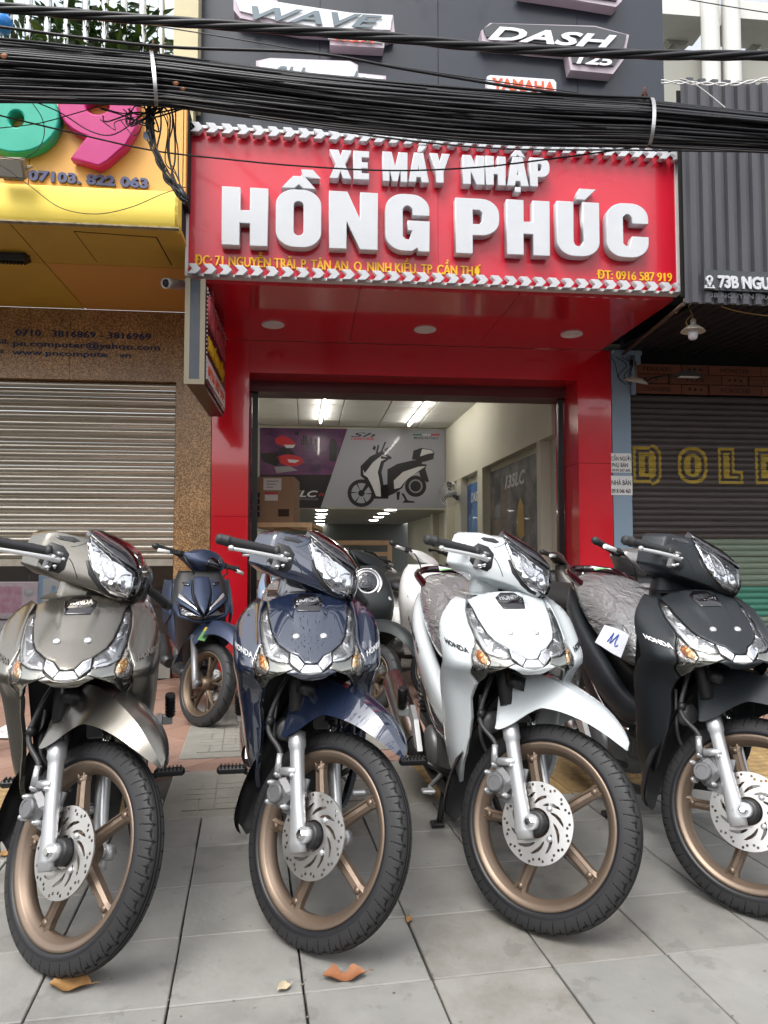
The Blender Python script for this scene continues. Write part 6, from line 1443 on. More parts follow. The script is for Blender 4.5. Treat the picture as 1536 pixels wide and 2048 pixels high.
    for s in (-1, 1):
        fl = (lambda p: p) if s > 0 else flip
        patch(fl([(.020, .7465), (.0365, .7645), (.0575, .7725), (.058, .749), (.048, .7410), (.033, .7290)]), F, 0.008, 0.010, 0.002, proud=0.002).build('chrome_vee', m_mark, root, fix=False)
        patch(fl([(.026, .7455), (.039, .7605), (.054, .7665), (.054, .751), (.046, .7435), (.036, .7345)]), F, 0.002, 0.012, 0.0015, proud=0.0035).build('vee_cell', m_cell, root, fix=False)
    patch(mirror_poly([(0, .7445), (.0175, .7450), (.031, .7280), (.029, .7240), (0, .7190)]), F, 0.008, 0.010, 0.002, proud=0.002).build('vee_tip', m_mark, root, fix=False)
    vl = mirror_poly([(0, .7185), (.03, .7235), (.05, .7335), (.072, .7245), (.045, .712), (.03, .702), (0, .70)])
    patch(vl, F, 0.02, 0.014, 0.002, proud=0.001).build('nose_lip', m_paint, root, fix=False)
    em = [(-.045, .908), (-.022, .923), (.022, .923), (.045, .908), (.042, .894), (.034, .877), (-.034, .877), (-.042, .894)]
    e_ = patch(em, F, 0.003, 0.02, 0.002, proud=0.003).build('emblem_plate', m_gloss, root, fix=False)
    me = text_mesh('emblem_lettering', 'HONDA', 0.5, 0.04, 2); xs = [v.co.x for v in me.vertices]; x0, ww = min(xs), max(xs) - min(xs)
    for v in me.vertices: v.co = F(((v.co.x - x0) / ww - .5) * .07, .900 + v.co.y / .73 * .014) + Vector((0, -.62, .78)) * (0.0042 + 0.001 * v.co.z)
    me.update(); link_mesh('emblem_lettering', me, e_, m_chrome)
    for s in (-1, 1): cowl_text(root, 'HONDA', m_lettering, .240 if s < 0 else .170, .775 if s < 0 else .75, .078, .0145, -.024 if s < 0 else .024, s)
    # inner shield and dark structure behind
    b = MB(); b.grid([[Vector((wi * a, .40 + .06 * (1 - abs(a)) - .03 * (z < .3), z)) for a in (-1, -.5, 0, .5, 1)] for z, wi in ((.22, .10), (.35, .12), (.5, .15), (.65, .165), (.78, .155), (.86, .12), (.90, .09))], True); b.build('inner_shield', m_plastic, root, fix=False)
    b = MB(); b.grid([[Vector((interp(K_TAB, z) * .155 * a, .27 + .02 * (1 - abs(a)) + .10 * max(0, .72 - z), z)) for a in (-1, -.5, 0, .5, 1)] for z in (.30, .4, .5, .62, .72, .80)], True); b.build('wheel_liner', m_plastic, root, fix=False)
    b = MB(); b.grid([[F(t, z) + Vector((0, 0.25 * e * e, 0.012 * e)) for t in (-.125, -.06, 0, .06, .125)] for e, z in ((0, .915), (.35, .915), (.7, .915), (1, .912))], True); b.build('cowl_top', m_paint, root, fix=False)
    b = MB(); body_loft(b, [(0, .40, .78, .115, .055), (0, .40, .87, .105, .055), (0, .405, .94, .09, .055), (0, .41, 1.01, .07, .045)], 4.0, 24, 4, None, (1, 0, 0), (0, 1, 0)); b.build('steering_cover', m_paint, root)
    b = MB(); b.lathe([(.013, 0), (.013, .003), (.009, .004), (0, .002)], (-.075, .352, .90), (-.3, -1, .1), 14); b.build('key_plug', m_plastic, root)
    # horn, regulator and hose clutter in the gap under the cowl
    b = MB(); b.lathe([(0, -.02), (.035, -.02), (.04, 0), (.03, .02), (0, .02)], (-.06, .23, .52), (0.2, -1, 0), 18); b.bbox((.05, .25, .55), (.06, .03, .08), .006); b.tube(catmull([(-.09, .24, .6), (-.10, .22, .5), (-.07, .26, .42), (-.02, .26, .36)], 5), .006, 6); b.tube(catmull([(.06, .24, .66), (.09, .22, .56), (.07, .26, .44)], 5), .005, 6); b.build('horn', m_alud, root)
    # ---- engine, frame, pegs
    b = MB(); b.cyl((0, .46, .345), (0, .78, .30), .052, .058, 20)
    for k in range(9):
        t = k / 8; c = Vector((0, .50 + .2 * t, .340 - .028 * t)); b.loft([ring(c + Vector((0, dy, 0)), .085, .07, 5, 20) for dy in (-.004, .004)], 20)
    b.loft([ring((0, .43, .35), .06, .055, 4, 18), ring((0, .47, .345), .072, .062, 4, 18)], 18)
    eng = b.build('engine', m_engine, root)
    b = MB(); body_loft(b, [(0, .70, .30, .09, .07), (0, .76, .28, .13, .11), (0, .90, .28, .14, .12), (0, 1.02, .30, .09, .07)], 3, 22, 3); b.build('crankcase', m_engine, eng)
    for s in (-1, 1): b = MB(); b.lathe([(.085, 0), (.085, .02), (.07, .035), (0, .038)], (s * .125, .86, .28), (s, 0, 0), 26); b.build('engine_cover', m_alud, eng)
    b = MB(); b.cyl((0, .45, .30), (0, .45, .255), .035); b.lathe([(0, 0), (.045, 0), (.045, .02), (0, .03)], (0, .45, .25), (0, -.4, -1), 18); b.build('drain_cover', m_alu, eng)
    b = MB(); body_loft(b, [(0, .38, .60, .06, .10), (0, .50, .50, .055, .07), (0, .65, .50, .06, .08), (0, .85, .56, .09, .10), (0, 1.1, .64, .09, .10), (0, 1.35, .76, .07, .05)], 3, 18, 3); b.build('frame_cover', m_plastic, root)
    b = MB(); b.tube(catmull([(-.02, .47, .30), (-.05, .46, .21), (-.10, .60, .165), (-.13, .85, .17), (-.165, 1.0, .23)], 6), .018, 12); b.build('exhaust_pipe', m_plastic, root)
    b = MB(); A, Z_ = Vector((-.175, .93, .225)), Vector((-.205, 1.52, .43)); d = (Z_ - A)
    mu = [(0, .02), (.05, .034), (.15, .046), (.5, .05), (.85, .05), (.96, .047), (1.0, .03)]
    b.loft([ring(A + d * t, r, r * 1.12, 2.2, 22) for t, r in mu], 22); mf = b.build('muffler', m_plastic, root)
    b = MB(); arc = [i * pi / 12 + pi * .38 for i in range(15)]
    b.grid([[A + d * t + Vector((cos(a) * (r + .008), 0, sin(a) * (r + .008) * 1.12)) for a in arc] for t, r in [(.10, .040), (.2, .047), (.5, .05), (.75, .05), (.9, .049), (.97, .048)]], True); b.build('heat_shield', m_satin, mf, fix=False)
    for s in (-1, 1):
        b = MB(); b.bbox((s * .245, .66, .282), (.105, .036, .026), .008)
        for k in range(7): b.box((s * (.205 + .013 * k), .66, .296), (.006, .036, .006))
        pg = b.build('foot_peg', m_rubber, root)
        b = MB(); b.tube([(s * .09, .70, .22), (s * .14, .67, .245), (s * .20, .66, .275)], .011, 8); b.build('peg_stay', m_plastic, pg)
        b = MB(); b.tube([(s * .235, 1.03, .40), (s * .235, 1.0, .49)], [.017, .019], 12)
        for k in range(6): b.lathe([(.021, -.003), (.021, .003)], (s * .235, 1.026 - .005 * k, .41 + .014 * k), (0, -.3, 1), 12)
        p2 = b.build('rear_foot_peg', m_rubber, root)
        b = MB(); b.prism([(.80, .28), (.87, .28), (1.0, .36), (1.06, .36), (1.06, .40), (.99, .42), (.9, .38)], lambda a, c, t: Vector((s * (.185 + .02 * t), a, c)), 1); b.bbox((s * .225, 1.035, .385), (.04, .035, .035), .003); b.build('peg_bracket', m_alu, p2)
    b = MB(); b.tube([(-.10, .80, .20), (-.17, .72, .17), (-.19, .60, .185)], .009, 8); b.bbox((-.20, .59, .195), (.05, .04, .012), .004); b.build('brake_pedal', m_alu, root)
    b = MB(); b.tube([(.13, .84, .23), (.175, .74, .20), (.18, .60, .20)], .008, 8); b.bbox((.20, .58, .205), (.055, .028, .018), .006); b.build('gear_lever', m_alu, root)
    for s in (-1, 1):
        b = MB(); b.tube([(s * .075, .90, .20), (s * .10, .82, .10), (s * .125, .775, .012)], .013, 8); b.bbox((s * .135, .77, .010), (.05, .05, .018), .004); b.build('centre_stand', m_plastic, root)
    # ---- rear: side covers, seat, tail, wheel
    for s in (-1, 1):
        b = MB(); body_loft(b, [(s * .12, .44, .47, .02, .035), (s * .132, .58, .475, .03, .055), (s * .147, .80, .565, .035, .075), (s * .152, 1.02, .68, .036, .072), (s * .125, 1.22, .78, .034, .06), (s * .07, 1.42, .86, .02, .035)], 2.6, 18, 4); b.build('side_cover', m_paint, root)
        b = MB(); body_loft(b, [(s * .11, .50, .40, .015, .03), (s * .13, .70, .42, .025, .05), (s * .14, .95, .52, .025, .06), (s * .12, 1.15, .62, .02, .04)], 2.8, 16, 3); b.build('lower_side_cover', m_plastic, root)
        b = MB(); b.tube(catmull([(s * .15, .50, .405), (s * .165, .62, .42), (s * .17, .75, .47), (s * .16, .95, .57)], 5), .006, 6); b.build('side_trim', m_chrome, root)
        b = MB(); b.tube(catmull([(s * .11, 1.02, .88), (s * .125, 1.15, .92), (s * .12, 1.32, .955), (s * .06, 1.44, .97), (0, 1.46, .972)], 5), .017, 10); b.build('grab_rail', m_maroon, root)
        b = MB(); b.tube([(s * .105, 1.26, .32), (s * .12, 1.10, .66)], .018, 10)
        for k in range(10): b.lathe([(.03, -.004), (.03, .004)], (s * (.107 + .001 * k), 1.235 - .011 * k, .37 + .022 * k), (0, -.42, .9), 12)
        b.build('shock_absorber', m_alud, root)
        b = MB(); b.box((s * .105, 1.05, .31), (.03, .46, .04), Matrix.Rotation(.05, 3, 'X')); b.build('swing_arm', m_plastic, root)
    b = MB(); body_loft(b, [(0, .52, .645, .06, .035), (0, .57, .675, .11, .07), (0, .70, .725, .15, .105), (0, .88, .785, .16, .105), (0, 1.06, .85, .15, .09), (0, 1.22, .895, .12, .06), (0, 1.31, .92, .085, .035), (0, 1.33, .92, .04, .015)], 2.7, 28, 5); b.build('seat', m_wrap, root)
    b = MB(); body_loft(b, [(0, 1.28, .86, .10, .06), (0, 1.40, .90, .085, .045), (0, 1.48, .92, .05, .02)], 2.6, 18, 3); b.build('tail_piece', m_maroon, root)
    b = MB(); b.grid([[Vector((.07 * a, y, z - .02 * a * a)) for a in (-1, -.5, 0, .5, 1)] for y, z in ((1.2, .72), (1.4, .76), (1.55, .66), (1.66, .5))], True); b.build('rear_fender', m_plastic, root, fix=False)
    wheel_parts(root, 'rear_wheel', (0, 1.255, 0.325), 0.285, 0.085, 0.219, 5, ID, m_bronze)
    return root

m_lettering = mat('silver lettering', (0.55, 0.56, 0.57), 0.4, 0.3)
m_let_dark = mat('black lettering', (0.01, 0.01, 0.01), 0.5)
m_let_white = mat('white lettering', (0.8, 0.8, 0.8), 0.5)
m_let_brown = mat('dim lettering', (0.10, 0.09, 0.08), 0.5)
def copy_tree(o, parent=None, swap=None):
    c = o.copy(); COL.objects.link(c); c.parent = parent; BASE[c.name] = BASE.get(o.name, Vector())
    if swap and c.data:
        for sl in c.material_slots:
            if sl.material and sl.material.name in swap:
                mm = swap[sl.material.name]; sl.link = 'OBJECT'; sl.material = mm
    for ch in [x for x in bpy.data.objects if x.parent == o and x is not c]: copy_tree(ch, c, swap)
    return c
proto = build_underbone()
# lowest point of the steered front tyre sets the ground contact
ty = [o for o in bpy.data.objects if o.name.startswith('tyre') and o.parent and o.parent.name.startswith('front_wheel')][0]
low = min(ty.data.vertices, key=lambda v: v.co.z).co.copy()
CONT = [(-0.830, 1.914), (-0.208, 2.027), (0.417, 2.121), (1.062, 2.218)]
YAWS = [14.5, 8.5, 6.5, 3.0]
LAB = ['satin bronze motorcycle with chrome faced cowl, leftmost of the front row', 'glossy navy blue motorcycle in the front row, between the bronze and the white one', 'pearl white motorcycle with wrapped seat in the front row', 'matte charcoal motorcycle with a paper tag on its wrapped seat, cut by the photo edge']
SW = [dict(zip(('paint navy', 'silver lettering'), q)) for q in ((m_paint_bronze, m_let_brown), (m_paint, m_lettering), (m_paint_white, m_let_dark), (m_paint_dark, m_let_white))]
bikes = [None] * 4
for i in (0, 2, 3, 1):
    bikes[i] = proto if i == 1 else copy_tree(proto, None, SW[i])
    o = bikes[i]; a = radians(YAWS[i]); R = Matrix.Rotation(a, 3, 'Z'); c = R @ low
    o.location = (CONT[i][0] - c.x, CONT[i][1] - c.y, -low.z + 0.0005); o.rotation_euler = (0, 0, a)
    tag(o, LAB[i], 'motorcycle', 'new motorcycles lined up on the paving')
def to_local(bike, p): return p
def sub_text(bike, body, m, org, ux, uz, w, h, n=0.03):
    q = fit_text('lettering', body, m, None, org, ux, uz, w, h, 0.001, n, 0.3); q.parent = bike; return q
sub_text(bikes[2], 'FUTURE 125', m_let_dark, (-.187, 1.16, .755), (0, -1, -.42), (-.1, -.4, 1), .30, .03)
# tag on the charcoal bike, little cards on the wrapped seats
def seat_card(bike, pts, m, label, scribble=None, name='paper_tag'):
    R = Matrix.Rotation(bike.rotation_euler.z, 3, 'Z'); P = [bike.location + R @ Vector(p) for p in pts]
    c = sum(P, Vector()) / 4; t = thing(name, label, 'tag', c, 'w')
    n = (P[1] - P[0]).cross(P[3] - P[0]).normalized()
    b = MB(); rows = [[P[0].lerp(P[1], u).lerp(P[3].lerp(P[2], u), v) + n * (0.006 * sin(3 * u + 2 * v)) for u in (0, .25, .5, .75, 1)] for v in (0, .25, .5, .75, 1)]
    b.grid(rows, True); b.grid([[q - n * 0.0008 for q in r] for r in rows], True); b.build('sheet', m, t, fix=False)
    if scribble:
        at = lambda u, v: P[0].lerp(P[1], u).lerp(P[3].lerp(P[2], u), v) + n * (0.006 * sin(3 * u + 2 * v) + 0.0015)
        b = MB(); b.tube([at(u, v) for u, v in catmull(scribble, 4)], 0.0016, 5); b.build('pen_stroke', mat('blue ink', (0.03, 0.08, 0.35), 0.5), t)

at3 = lambda px, py, D: Vector((0, 0, CAM_H)) + (GP(px, py) - Vector((0, 0, CAM_H))) * (D / GP(px, py).y)
def world_card(pts, m, label, scribble=None, name='paper_tag', strip=None):
    P = pts; c = sum(P, Vector()) / 4; t = thing(name, label, 'tag', c, 'w'); n = (P[1] - P[0]).cross(P[3] - P[0]).normalized()
    if n.y > 0: n = -n
    f = lambda u, v, h=0.0: P[0].lerp(P[1], u).lerp(P[3].lerp(P[2], u), v) + n * (0.006 * sin(3 * u + 2 * v) + h)
    b = MB(); S5 = (0, .25, .5, .75, 1)
    b.grid([[f(u, v) for u in S5] for v in S5], True); b.grid([[f(u, v, -0.0008) for u in S5] for v in S5], True); b.build('sheet', m, t, fix=False)
    if scribble: b = MB(); b.tube([f(u, v, .0012) for u, v in catmull(scribble, 5)], 0.0022, 5); b.build('pen_stroke', mat('blue ink', (0.03, 0.08, 0.35), 0.5), t)
    if strip: b = MB(); b.grid([[f(u, v, .001) for u in S5] for v in strip], True); b.build('printed_strip', mat('green print strip', (0.15, 0.5, 0.12), 0.5), t, fix=False)
m_paper = mat('white paper', (0.60, 0.62, 0.68), 0.7)
world_card([at3(1209, 1250, 2.84), at3(1259, 1270, 2.82), at3(1243, 1313, 2.70), at3(1189, 1287, 2.72)], m_paper, 'white paper tag with blue handwriting stuck on the wrapped seat of the charcoal motorcycle', [(.36, .72), (.42, .35), (.44, .28), (.45, .6), (.47, .7), (.6, .3), (.63, .25), (.62, .6), (.68, .72), (.74, .62)])
Rw = lambda bk, p: bk.location + Matrix.Rotation(bk.rotation_euler.z, 3, 'Z') @ Vector(p)
for bk, lab in ((bikes[2], 'small white and green card under the film on the white motorcycle seat'), (bikes[3], 'small white and green card under the film on the charcoal motorcycle seat')):
    world_card([Rw(bk, q) for q in ((-.05, 1.14, .972), (.04, 1.14, .972), (.05, 1.22, .985), (-.04, 1.22, .985))], m_paper, lab, None, 'seat_card', (.0, .12, .22))

# ================================================================== SCOOTERS AND GOODS FURTHER BACK
m_darkbronze = mat('dull bronze alloy', (0.13, 0.095, 0.065), 0.45, 0.7)
m_pnavy = mat('matte navy paint', (0.032, 0.046, 0.085), 0.42, 0.4)
m_green = mat('green energy label', (0.18, 0.42, 0.16), 0.5); m_ylab = mat('yellow label', (0.62, 0.5, 0.08), 0.5)
m_foam = mat('white foam wrap', (0.72, 0.72, 0.70), 0.6)
SP2 = Vector((0, -0.07, 0))
def steer_fn(deg):
    R = Matrix.Rotation(radians(deg), 3, S_AX); return lambda p: SP2 + R @ (Vector(p) - SP2)
GY = smooth_tab([(.55, .12), (.60, .07), (.63, .025), (.66, .0), (.70, .03), (.80, .135), (.90, .25), (.95, .32)])
def G(x, z):
    a = abs(x); return Vector((x, interp(GY, z) + 2.6 * x * x + 26 * max(0, a - .13) ** 2 - 0.012 * max(0, 1 - a / .05), z))
def scooter_base(root, paint, st, R, rim, w, deg, seatm, seat_z=0.76, cowl_dark=None):
    """the parts every small scooter shares"""
    wheel_parts(root, 'front_wheel', (0, 0, R), R, w, rim, 5, st, m_darkbronze, style='split', tread='scoot', nseg=40, disc_x=.05, disc_r=.095)
    for s in (-1, 1):
        b = MB(); L = lambda d: Vector((s * .075, .02, R)) + S_AX * d
        b.tube([L(-.04), L(.02), L(.30)], [.018, .021, .022], 12); b.cyl((s * .055, 0, R), (s * .092, 0, R), .016, n=12); b.build('fork_leg', m_alud, root, xf=st)
    rows = catmull([(-.30, R + .20, .006, .012, .005), (-.24, R + .30, .04, .06, .035), (-.12, R + .365, .055, .085, .06), (0, R + .38, .06, .10, .09), (.08, R + .37, .06, .105, .15), (.16, R + .34, .055, .09, .09), (.26, R + .22, .05, .07, .04), (.32, R + .08, .04, .055, .02)], 4)
    b = MB(); 
    for o in (0, .004): b.grid([[Vector((xx, y, zz - o)) for xx, zz in ((-we, z - dz), (-(we + wt) / 2, z - dz * .45), (-wt, z), (-wt * .5, z + .008), (0, z + .011), (wt * .5, z + .008), (wt, z), ((we + wt) / 2, z - dz * .45), (we, z - dz))] for y, z, wt, we, dz in rows], True)
    b.build('front_fender', paint, root, fix=False, xf=st)
    b = MB(); b.cyl((0, .2, .62), (0, .36, .95), .025); b.build('steering_stem', m_plastic, root)
    b = MB(); body_loft(b, [(0, .40, .34, .10, .05), (0, .40, .5, .13, .06), (0, .38, .7, .155, .06), (0, .37, .86, .14, .05), (0, .38, .92, .10, .04)], 4, 20, 3, None, (1, 0, 0), (0, 1, 0)); b.build('inner_shield', m_plastic, root)
    b = MB(); body_loft(b, [(0, .36, .27, .11, .03), (0, .5, .26, .15, .035), (0, .68, .27, .15, .035), (0, .74, .30, .13, .05)], 4, 18, 3); b.build('floor_board', m_plastic, root)
    b = MB(); body_loft(b, [(0, .72, .40, .10, .10), (0, .82, .50, .15, .15), (0, 1.0, .56, .165, .14), (0, 1.2, .63, .14, .10), (0, 1.42, .72, .07, .05), (0, 1.48, .74, .03, .02)], 2.6, 22, 4); b.build('rear_body', paint, root)
    b = MB(); body_loft(b, [(0, .70, seat_z - .03, .07, .03), (0, .76, seat_z, .13, .05), (0, .95, seat_z + .01, .155, .055), (0, 1.12, seat_z + .04, .15, .055), (0, 1.32, seat_z + .06, .11, .045), (0, 1.38, seat_z + .06, .05, .02)], 2.6, 22, 4); b.build('seat', seatm, root)
    b = MB(); b.tube(catmull([(-.12, 1.2, seat_z - .01), (-.12, 1.4, seat_z + .06), (0, 1.5, seat_z + .07), (.12, 1.4, seat_z + .06), (.12, 1.2, seat_z - .01)], 5), .014, 8); b.build('grab_rail', m_plastic, root)
    b = MB(); body_loft(b, [(0, .95, .30, .10, .08), (0, 1.1, .29, .12, .10), (.05, 1.27, .27, .10, .09)], 3, 18, 3); b.build('engine', m_engine, root)
    b = MB(); b.tube([(-.15, .95, .25), (-.17, 1.05, .27), (-.18, 1.4, .38)], [.035, .05, .048], 14); b.build('muffler', m_plastic, root)
    wheel_parts(root, 'rear_wheel', (0, 1.24, R), R, w + .01, rim, 5, ID, m_darkbronze, style='split', tread='scoot', nseg=40)
    b = MB(); b.tube([(.06, .92, .24), (.13, .88, .12), (.17, .84, .012)], .012, 8); b.build('side_stand', m_plastic, root)
def bars(root, st, gz=1.0, levm=m_lever, gripm=m_grip):
    for s in (-1, 1):
        b = MB(); a0, a1 = Vector((s * .19, .40, gz)), Vector((s * .345, .44, gz + .01)); b.lathe([(.012, 0), (.017, .01), (.0165, .13), (.02, .135), (.02, .15), (.012, .165), (0, .166)], a0, (a1 - a0), 14); b.build('handle_grip', gripm, root, xf=st)
        b = MB(); b.tube(catmull([(s * .15, .37, gz - .005), (s * .2, .345, gz - .008), (s * .27, .355, gz - .014), (s * .33, .375, gz - .016)], 4), [.008] * 13, 8); b.build('brake_lever', m_plastic, root, xf=st)
        b = MB(); b.tube([(s * .27, .355, gz - .014), (s * .34, .378, gz - .017)], .0125, 8); b.build('lever_cover', levm, root, xf=st)
        b = MB(); b.bbox((s * .175, .39, gz), (.045, .05, .04), .008); b.tube(catmull([(s * .17, .36, gz), (s * .16, .30, gz - .05), (s * .08, .30, gz - .12), (s * .04, .33, gz - .2)], 5), .005, 6); b.build('switch_housing', m_plastic, root, xf=st)
    b = MB(); b.cyl((-.2, .40, gz), (.2, .40, gz), .012); b.build('handle_bar', m_plastic, root, xf=st)

def build_sporty(label, paint, loc, yaw, deg, name='sporty_scooter', accents=None, labels=False):
    st = steer_fn(deg); root = thing(name, label, 'scooter', loc, 'l', rz=radians(yaw))
    scooter_base(root, paint, st, .25, .19, .09, deg, m_seat)
    bars(root, st, 1.005, m_foam)
    b = MB(); body_loft(b, [(0, .33, .93, .135, .05), (0, .30, .85, .165, .09), (0, .25, .74, .178, .14), (0, .24, .66, .165, .14), (0, .29, .5, .15, .10), (0, .35, .33, .115, .06)], 3.2, 26, 4, None, (1, 0, 0), (0, 1, 0)); b.build('leg_shield', m_plastic, root)
    def P(poly, nm, m, pr=0.0, mir=True, th=.02):
        for s in ((-1, 1) if mir else (1,)): patch(poly if s > 0 else flip(poly), G, th, .02, .003, proud=pr).build(nm, m, root, fix=False)
    acc = accents or paint
    P(mirror_poly([(0, .890), (.045, .885), (.05, .80), (.024, .715), (0, .668)]), 'nose_panel', acc, .012, False)
    P([(.060, .895), (.14, .905), (.172, .87), (.162, .815), (.125, .793), (.05, .727), (.064, .80)], 'upper_cowl', paint)
    P([(.052, .893), (.058, .893), (.062, .80), (.047, .735), (.034, .70), (.052, .80)], 'dark_inlay', m_plastic, -.003)
    P([(.07, .85), (.115, .857), (.108, .842), (.074, .836)], 'air_slot', m_gloss, .010)
    P([(.168, .855), (.172, .80), (.155, .778), (.062, .715), (.036, .692), (.042, .712), (.122, .782), (.155, .806)], 'light_strip', m_mark, .002)
    P([(.170, .795), (.180, .772), (.15, .742), (.05, .682), (.012, .660), (.033, .688), (.062, .711), (.157, .772)], 'lower_cowl', paint, .004)
    P([(.148, .737), (.135, .672), (.06, .640), (.004, .632), (.004, .655), (.05, .676)], 'grille_lamp', m_darklens, -.003)
    P([(.155, .742), (.183, .765), (.186, .72), (.150, .652), (.06, .622), (.004, .612), (.004, .628), (.062, .636), (.140, .668)], 'chin_panel', paint, .002)
    for s in (-1, 1):
        pl = [(.175, .87), (.187, .77), (.19, .72), (.19, .66), (.215, .58), (.225, .60), (.235, .75), (.215, .87)]
        patch(pl if s > 0 else flip(pl), G, .015, .025, .003).build('side_cowl', paint, root, fix=False)
    # bar cover with dark visor
    Bf = lambda x, z: Vector((x, .36 - max(0, .14 * (1 - (x / .17) ** 2)) * max(.1, 1 - abs(z - .985) / .13), z))
    hp = mirror_poly([(0, 1.075), (.06, 1.07), (.12, 1.03), (.165, 1.02), (.17, .985), (.11, .955), (.05, .92), (0, .91)])
    patch(hp, Bf, .02, .02, .005, skirt=lambda x, z: Vector((x * .95, .43, .98 + (z - .98) * .85))).build('handlebar_cover', paint, root, xf=st, fix=False)
    patch(mirror_poly([(0, 1.03), (.035, 1.02), (.06, .975), (.03, .93), (0, .925)]), Bf, .01, .02, .004, proud=.004).build('visor', m_gloss, root, xf=st, fix=False)
    if labels:
        o = []
        for nm, z0, z1, m in (('energy_label', .50, .56, m_green), ('label_head', .56, .585, m_ylab)):
            b = MB(); b.grid([[Vector((-.108 + .02 * u - .045 + .045 * (z - .44) / .11, .01 + .03 - .01, z)) + Vector((.045 * v, -.012 * v, 0)) for v in (0, 1)] for u, z in ((0, z0), (0, z1))], False)
            b.grid([[Vector((-.108 - .045 + .045 * (z - .44) / .11, .031, z)) + Vector((.045 * v, -.012 * v, 0)) for v in (0, 1)] for z in (z0, z1)], False)
            b.build(nm, m, root, xf=st, fix=False)
    return root
def build_retro(label, paint, loc, yaw, deg, seatm, lamp=True, name='retro_scooter', inner=None):
    st = steer_fn(deg); root = thing(name, label, 'scooter', loc, 'l', rz=radians(yaw))
    scooter_base(root, paint, st, .225, .15, .095, deg, seatm, .78)
    bars(root, st, 1.02)
    b = MB(); body_loft(b, [(0, .33, .96, .10, .04), (0, .30, .90, .15, .07), (0, .24, .80, .19, .12), (0, .21, .68, .20, .14), (0, .235, .56, .185, .12), (0, .30, .42, .16, .07), (0, .34, .28, .13, .04)], 2.7, 28, 4, None, (1, 0, 0), (0, 1, 0)); b.build('leg_shield', paint, root)
    b = MB(); body_loft(b, [(0, .34, .965, .09, .05), (0, .36, 1.0, .19, .05), (0, .37, 1.03, .17, .045), (0, .38, 1.05, .08, .03), (0, .39, 1.055, .03, .01)], 2.6, 22, 3, None, (1, 0, 0), (0, 1, 0)); b.build('handlebar_cover', paint, root, xf=st)
    if lamp:
        c = Vector((0, .15, .84)); ax = Vector((0, -1, .32)).normalized()
        b = MB(); b.lathe([(.085, -.04), (.105, -.01), (.108, .012), (.098, .022), (.092, .016)], c, ax, 36); hl = b.build('headlight', m_chrome, root)
        b = MB(); b.lathe([(.092, .014), (.07, .026), (.04, .033), (0, .036)], c, ax, 30); b.build('lamp_lens', m_darklens, hl)
        b = MB(); b.lathe([(.091, .017), (.085, .0255), (.07, .029), (.069, .0245)], c, ax, 36); b.build('light_ring', m_satin, hl)
    for s in (-1, 1):
        n_ = Vector((s * .5, -.85, .05)).normalized(); c = Vector((s * .148, .125, .70))
        b = MB(); b.loft([ring(c + n_ * h - n_ * .03, r * .035 / .03 * .85, r * 1.9, 2.2, 18, n_.cross(Vector((0, 0, 1))).normalized(), (0, 0, 1)) for h, r in ((-.01, .03), (.03, .03), (.042, .022), (.046, .008))], 18); b.build('turn_signal', m_sig, root)
    return root
ZS5 = 0.0
def at(px, D, z=0.0): return Vector(((px - 768) / 1480 * D, D, z))
build_sporty('matte navy scooter with bronze wheels and green energy label beside the red pillar', m_pnavy, at(410, 4.55), 19, 32, labels=True)
build_retro('dark grey green scooter with a round headlight between the navy and white motorcycles', mat('matte grey green paint', (0.022, 0.026, 0.027), 0.5, 0.2), at(742, 4.95), 12, 38, m_seat)
build_retro('white scooter with tall white leg shield behind the wrapped seat of the white motorcycle', mat('gloss white paint', (0.74, 0.74, 0.72), 0.25, coat=1), at(868, 5.35), 14, 40, m_seat, lamp=False)
build_retro('pale blue scooter behind the navy motorcycle in the doorway', mat('pale blue paint', (0.33, 0.50, 0.68), 0.25, coat=1), at(565, 5.9), 8, 10, m_seat, lamp=False)
build_sporty('black scooter with yellow panels inside the shop by the pine crate', m_plastic, at(738, 7.0), 10, 25, accents=mat('yellow paint', (0.62, 0.36, 0.02), 0.25, coat=1))
build_sporty('silver grey scooter behind the matte charcoal motorcycle', mat('silver grey paint', (0.26, 0.25, 0.25), 0.32, 0.6), at(1340, 3.5), 12, 40)
build_retro('dark scooter with brown seat parked by the right red pillar', mat('dark bronze paint', (0.045, 0.04, 0.036), 0.3, 0.4), at(1215, 5.3), 62, 10, mat('brown vinyl seat', (0.12, 0.065, 0.03), 0.5))
build_sporty('black scooter against the right wall inside the shop', mat('black paint', (0.012, 0.012, 0.013), 0.3, coat=.5), at(1095, 8.3), 20, 20)
build_retro('dark scooter in the middle of the shop floor, deep inside', mat('graphite paint', (0.03, 0.03, 0.033), 0.3, coat=.5), at(925, 8.6), 10, 20, m_seat)

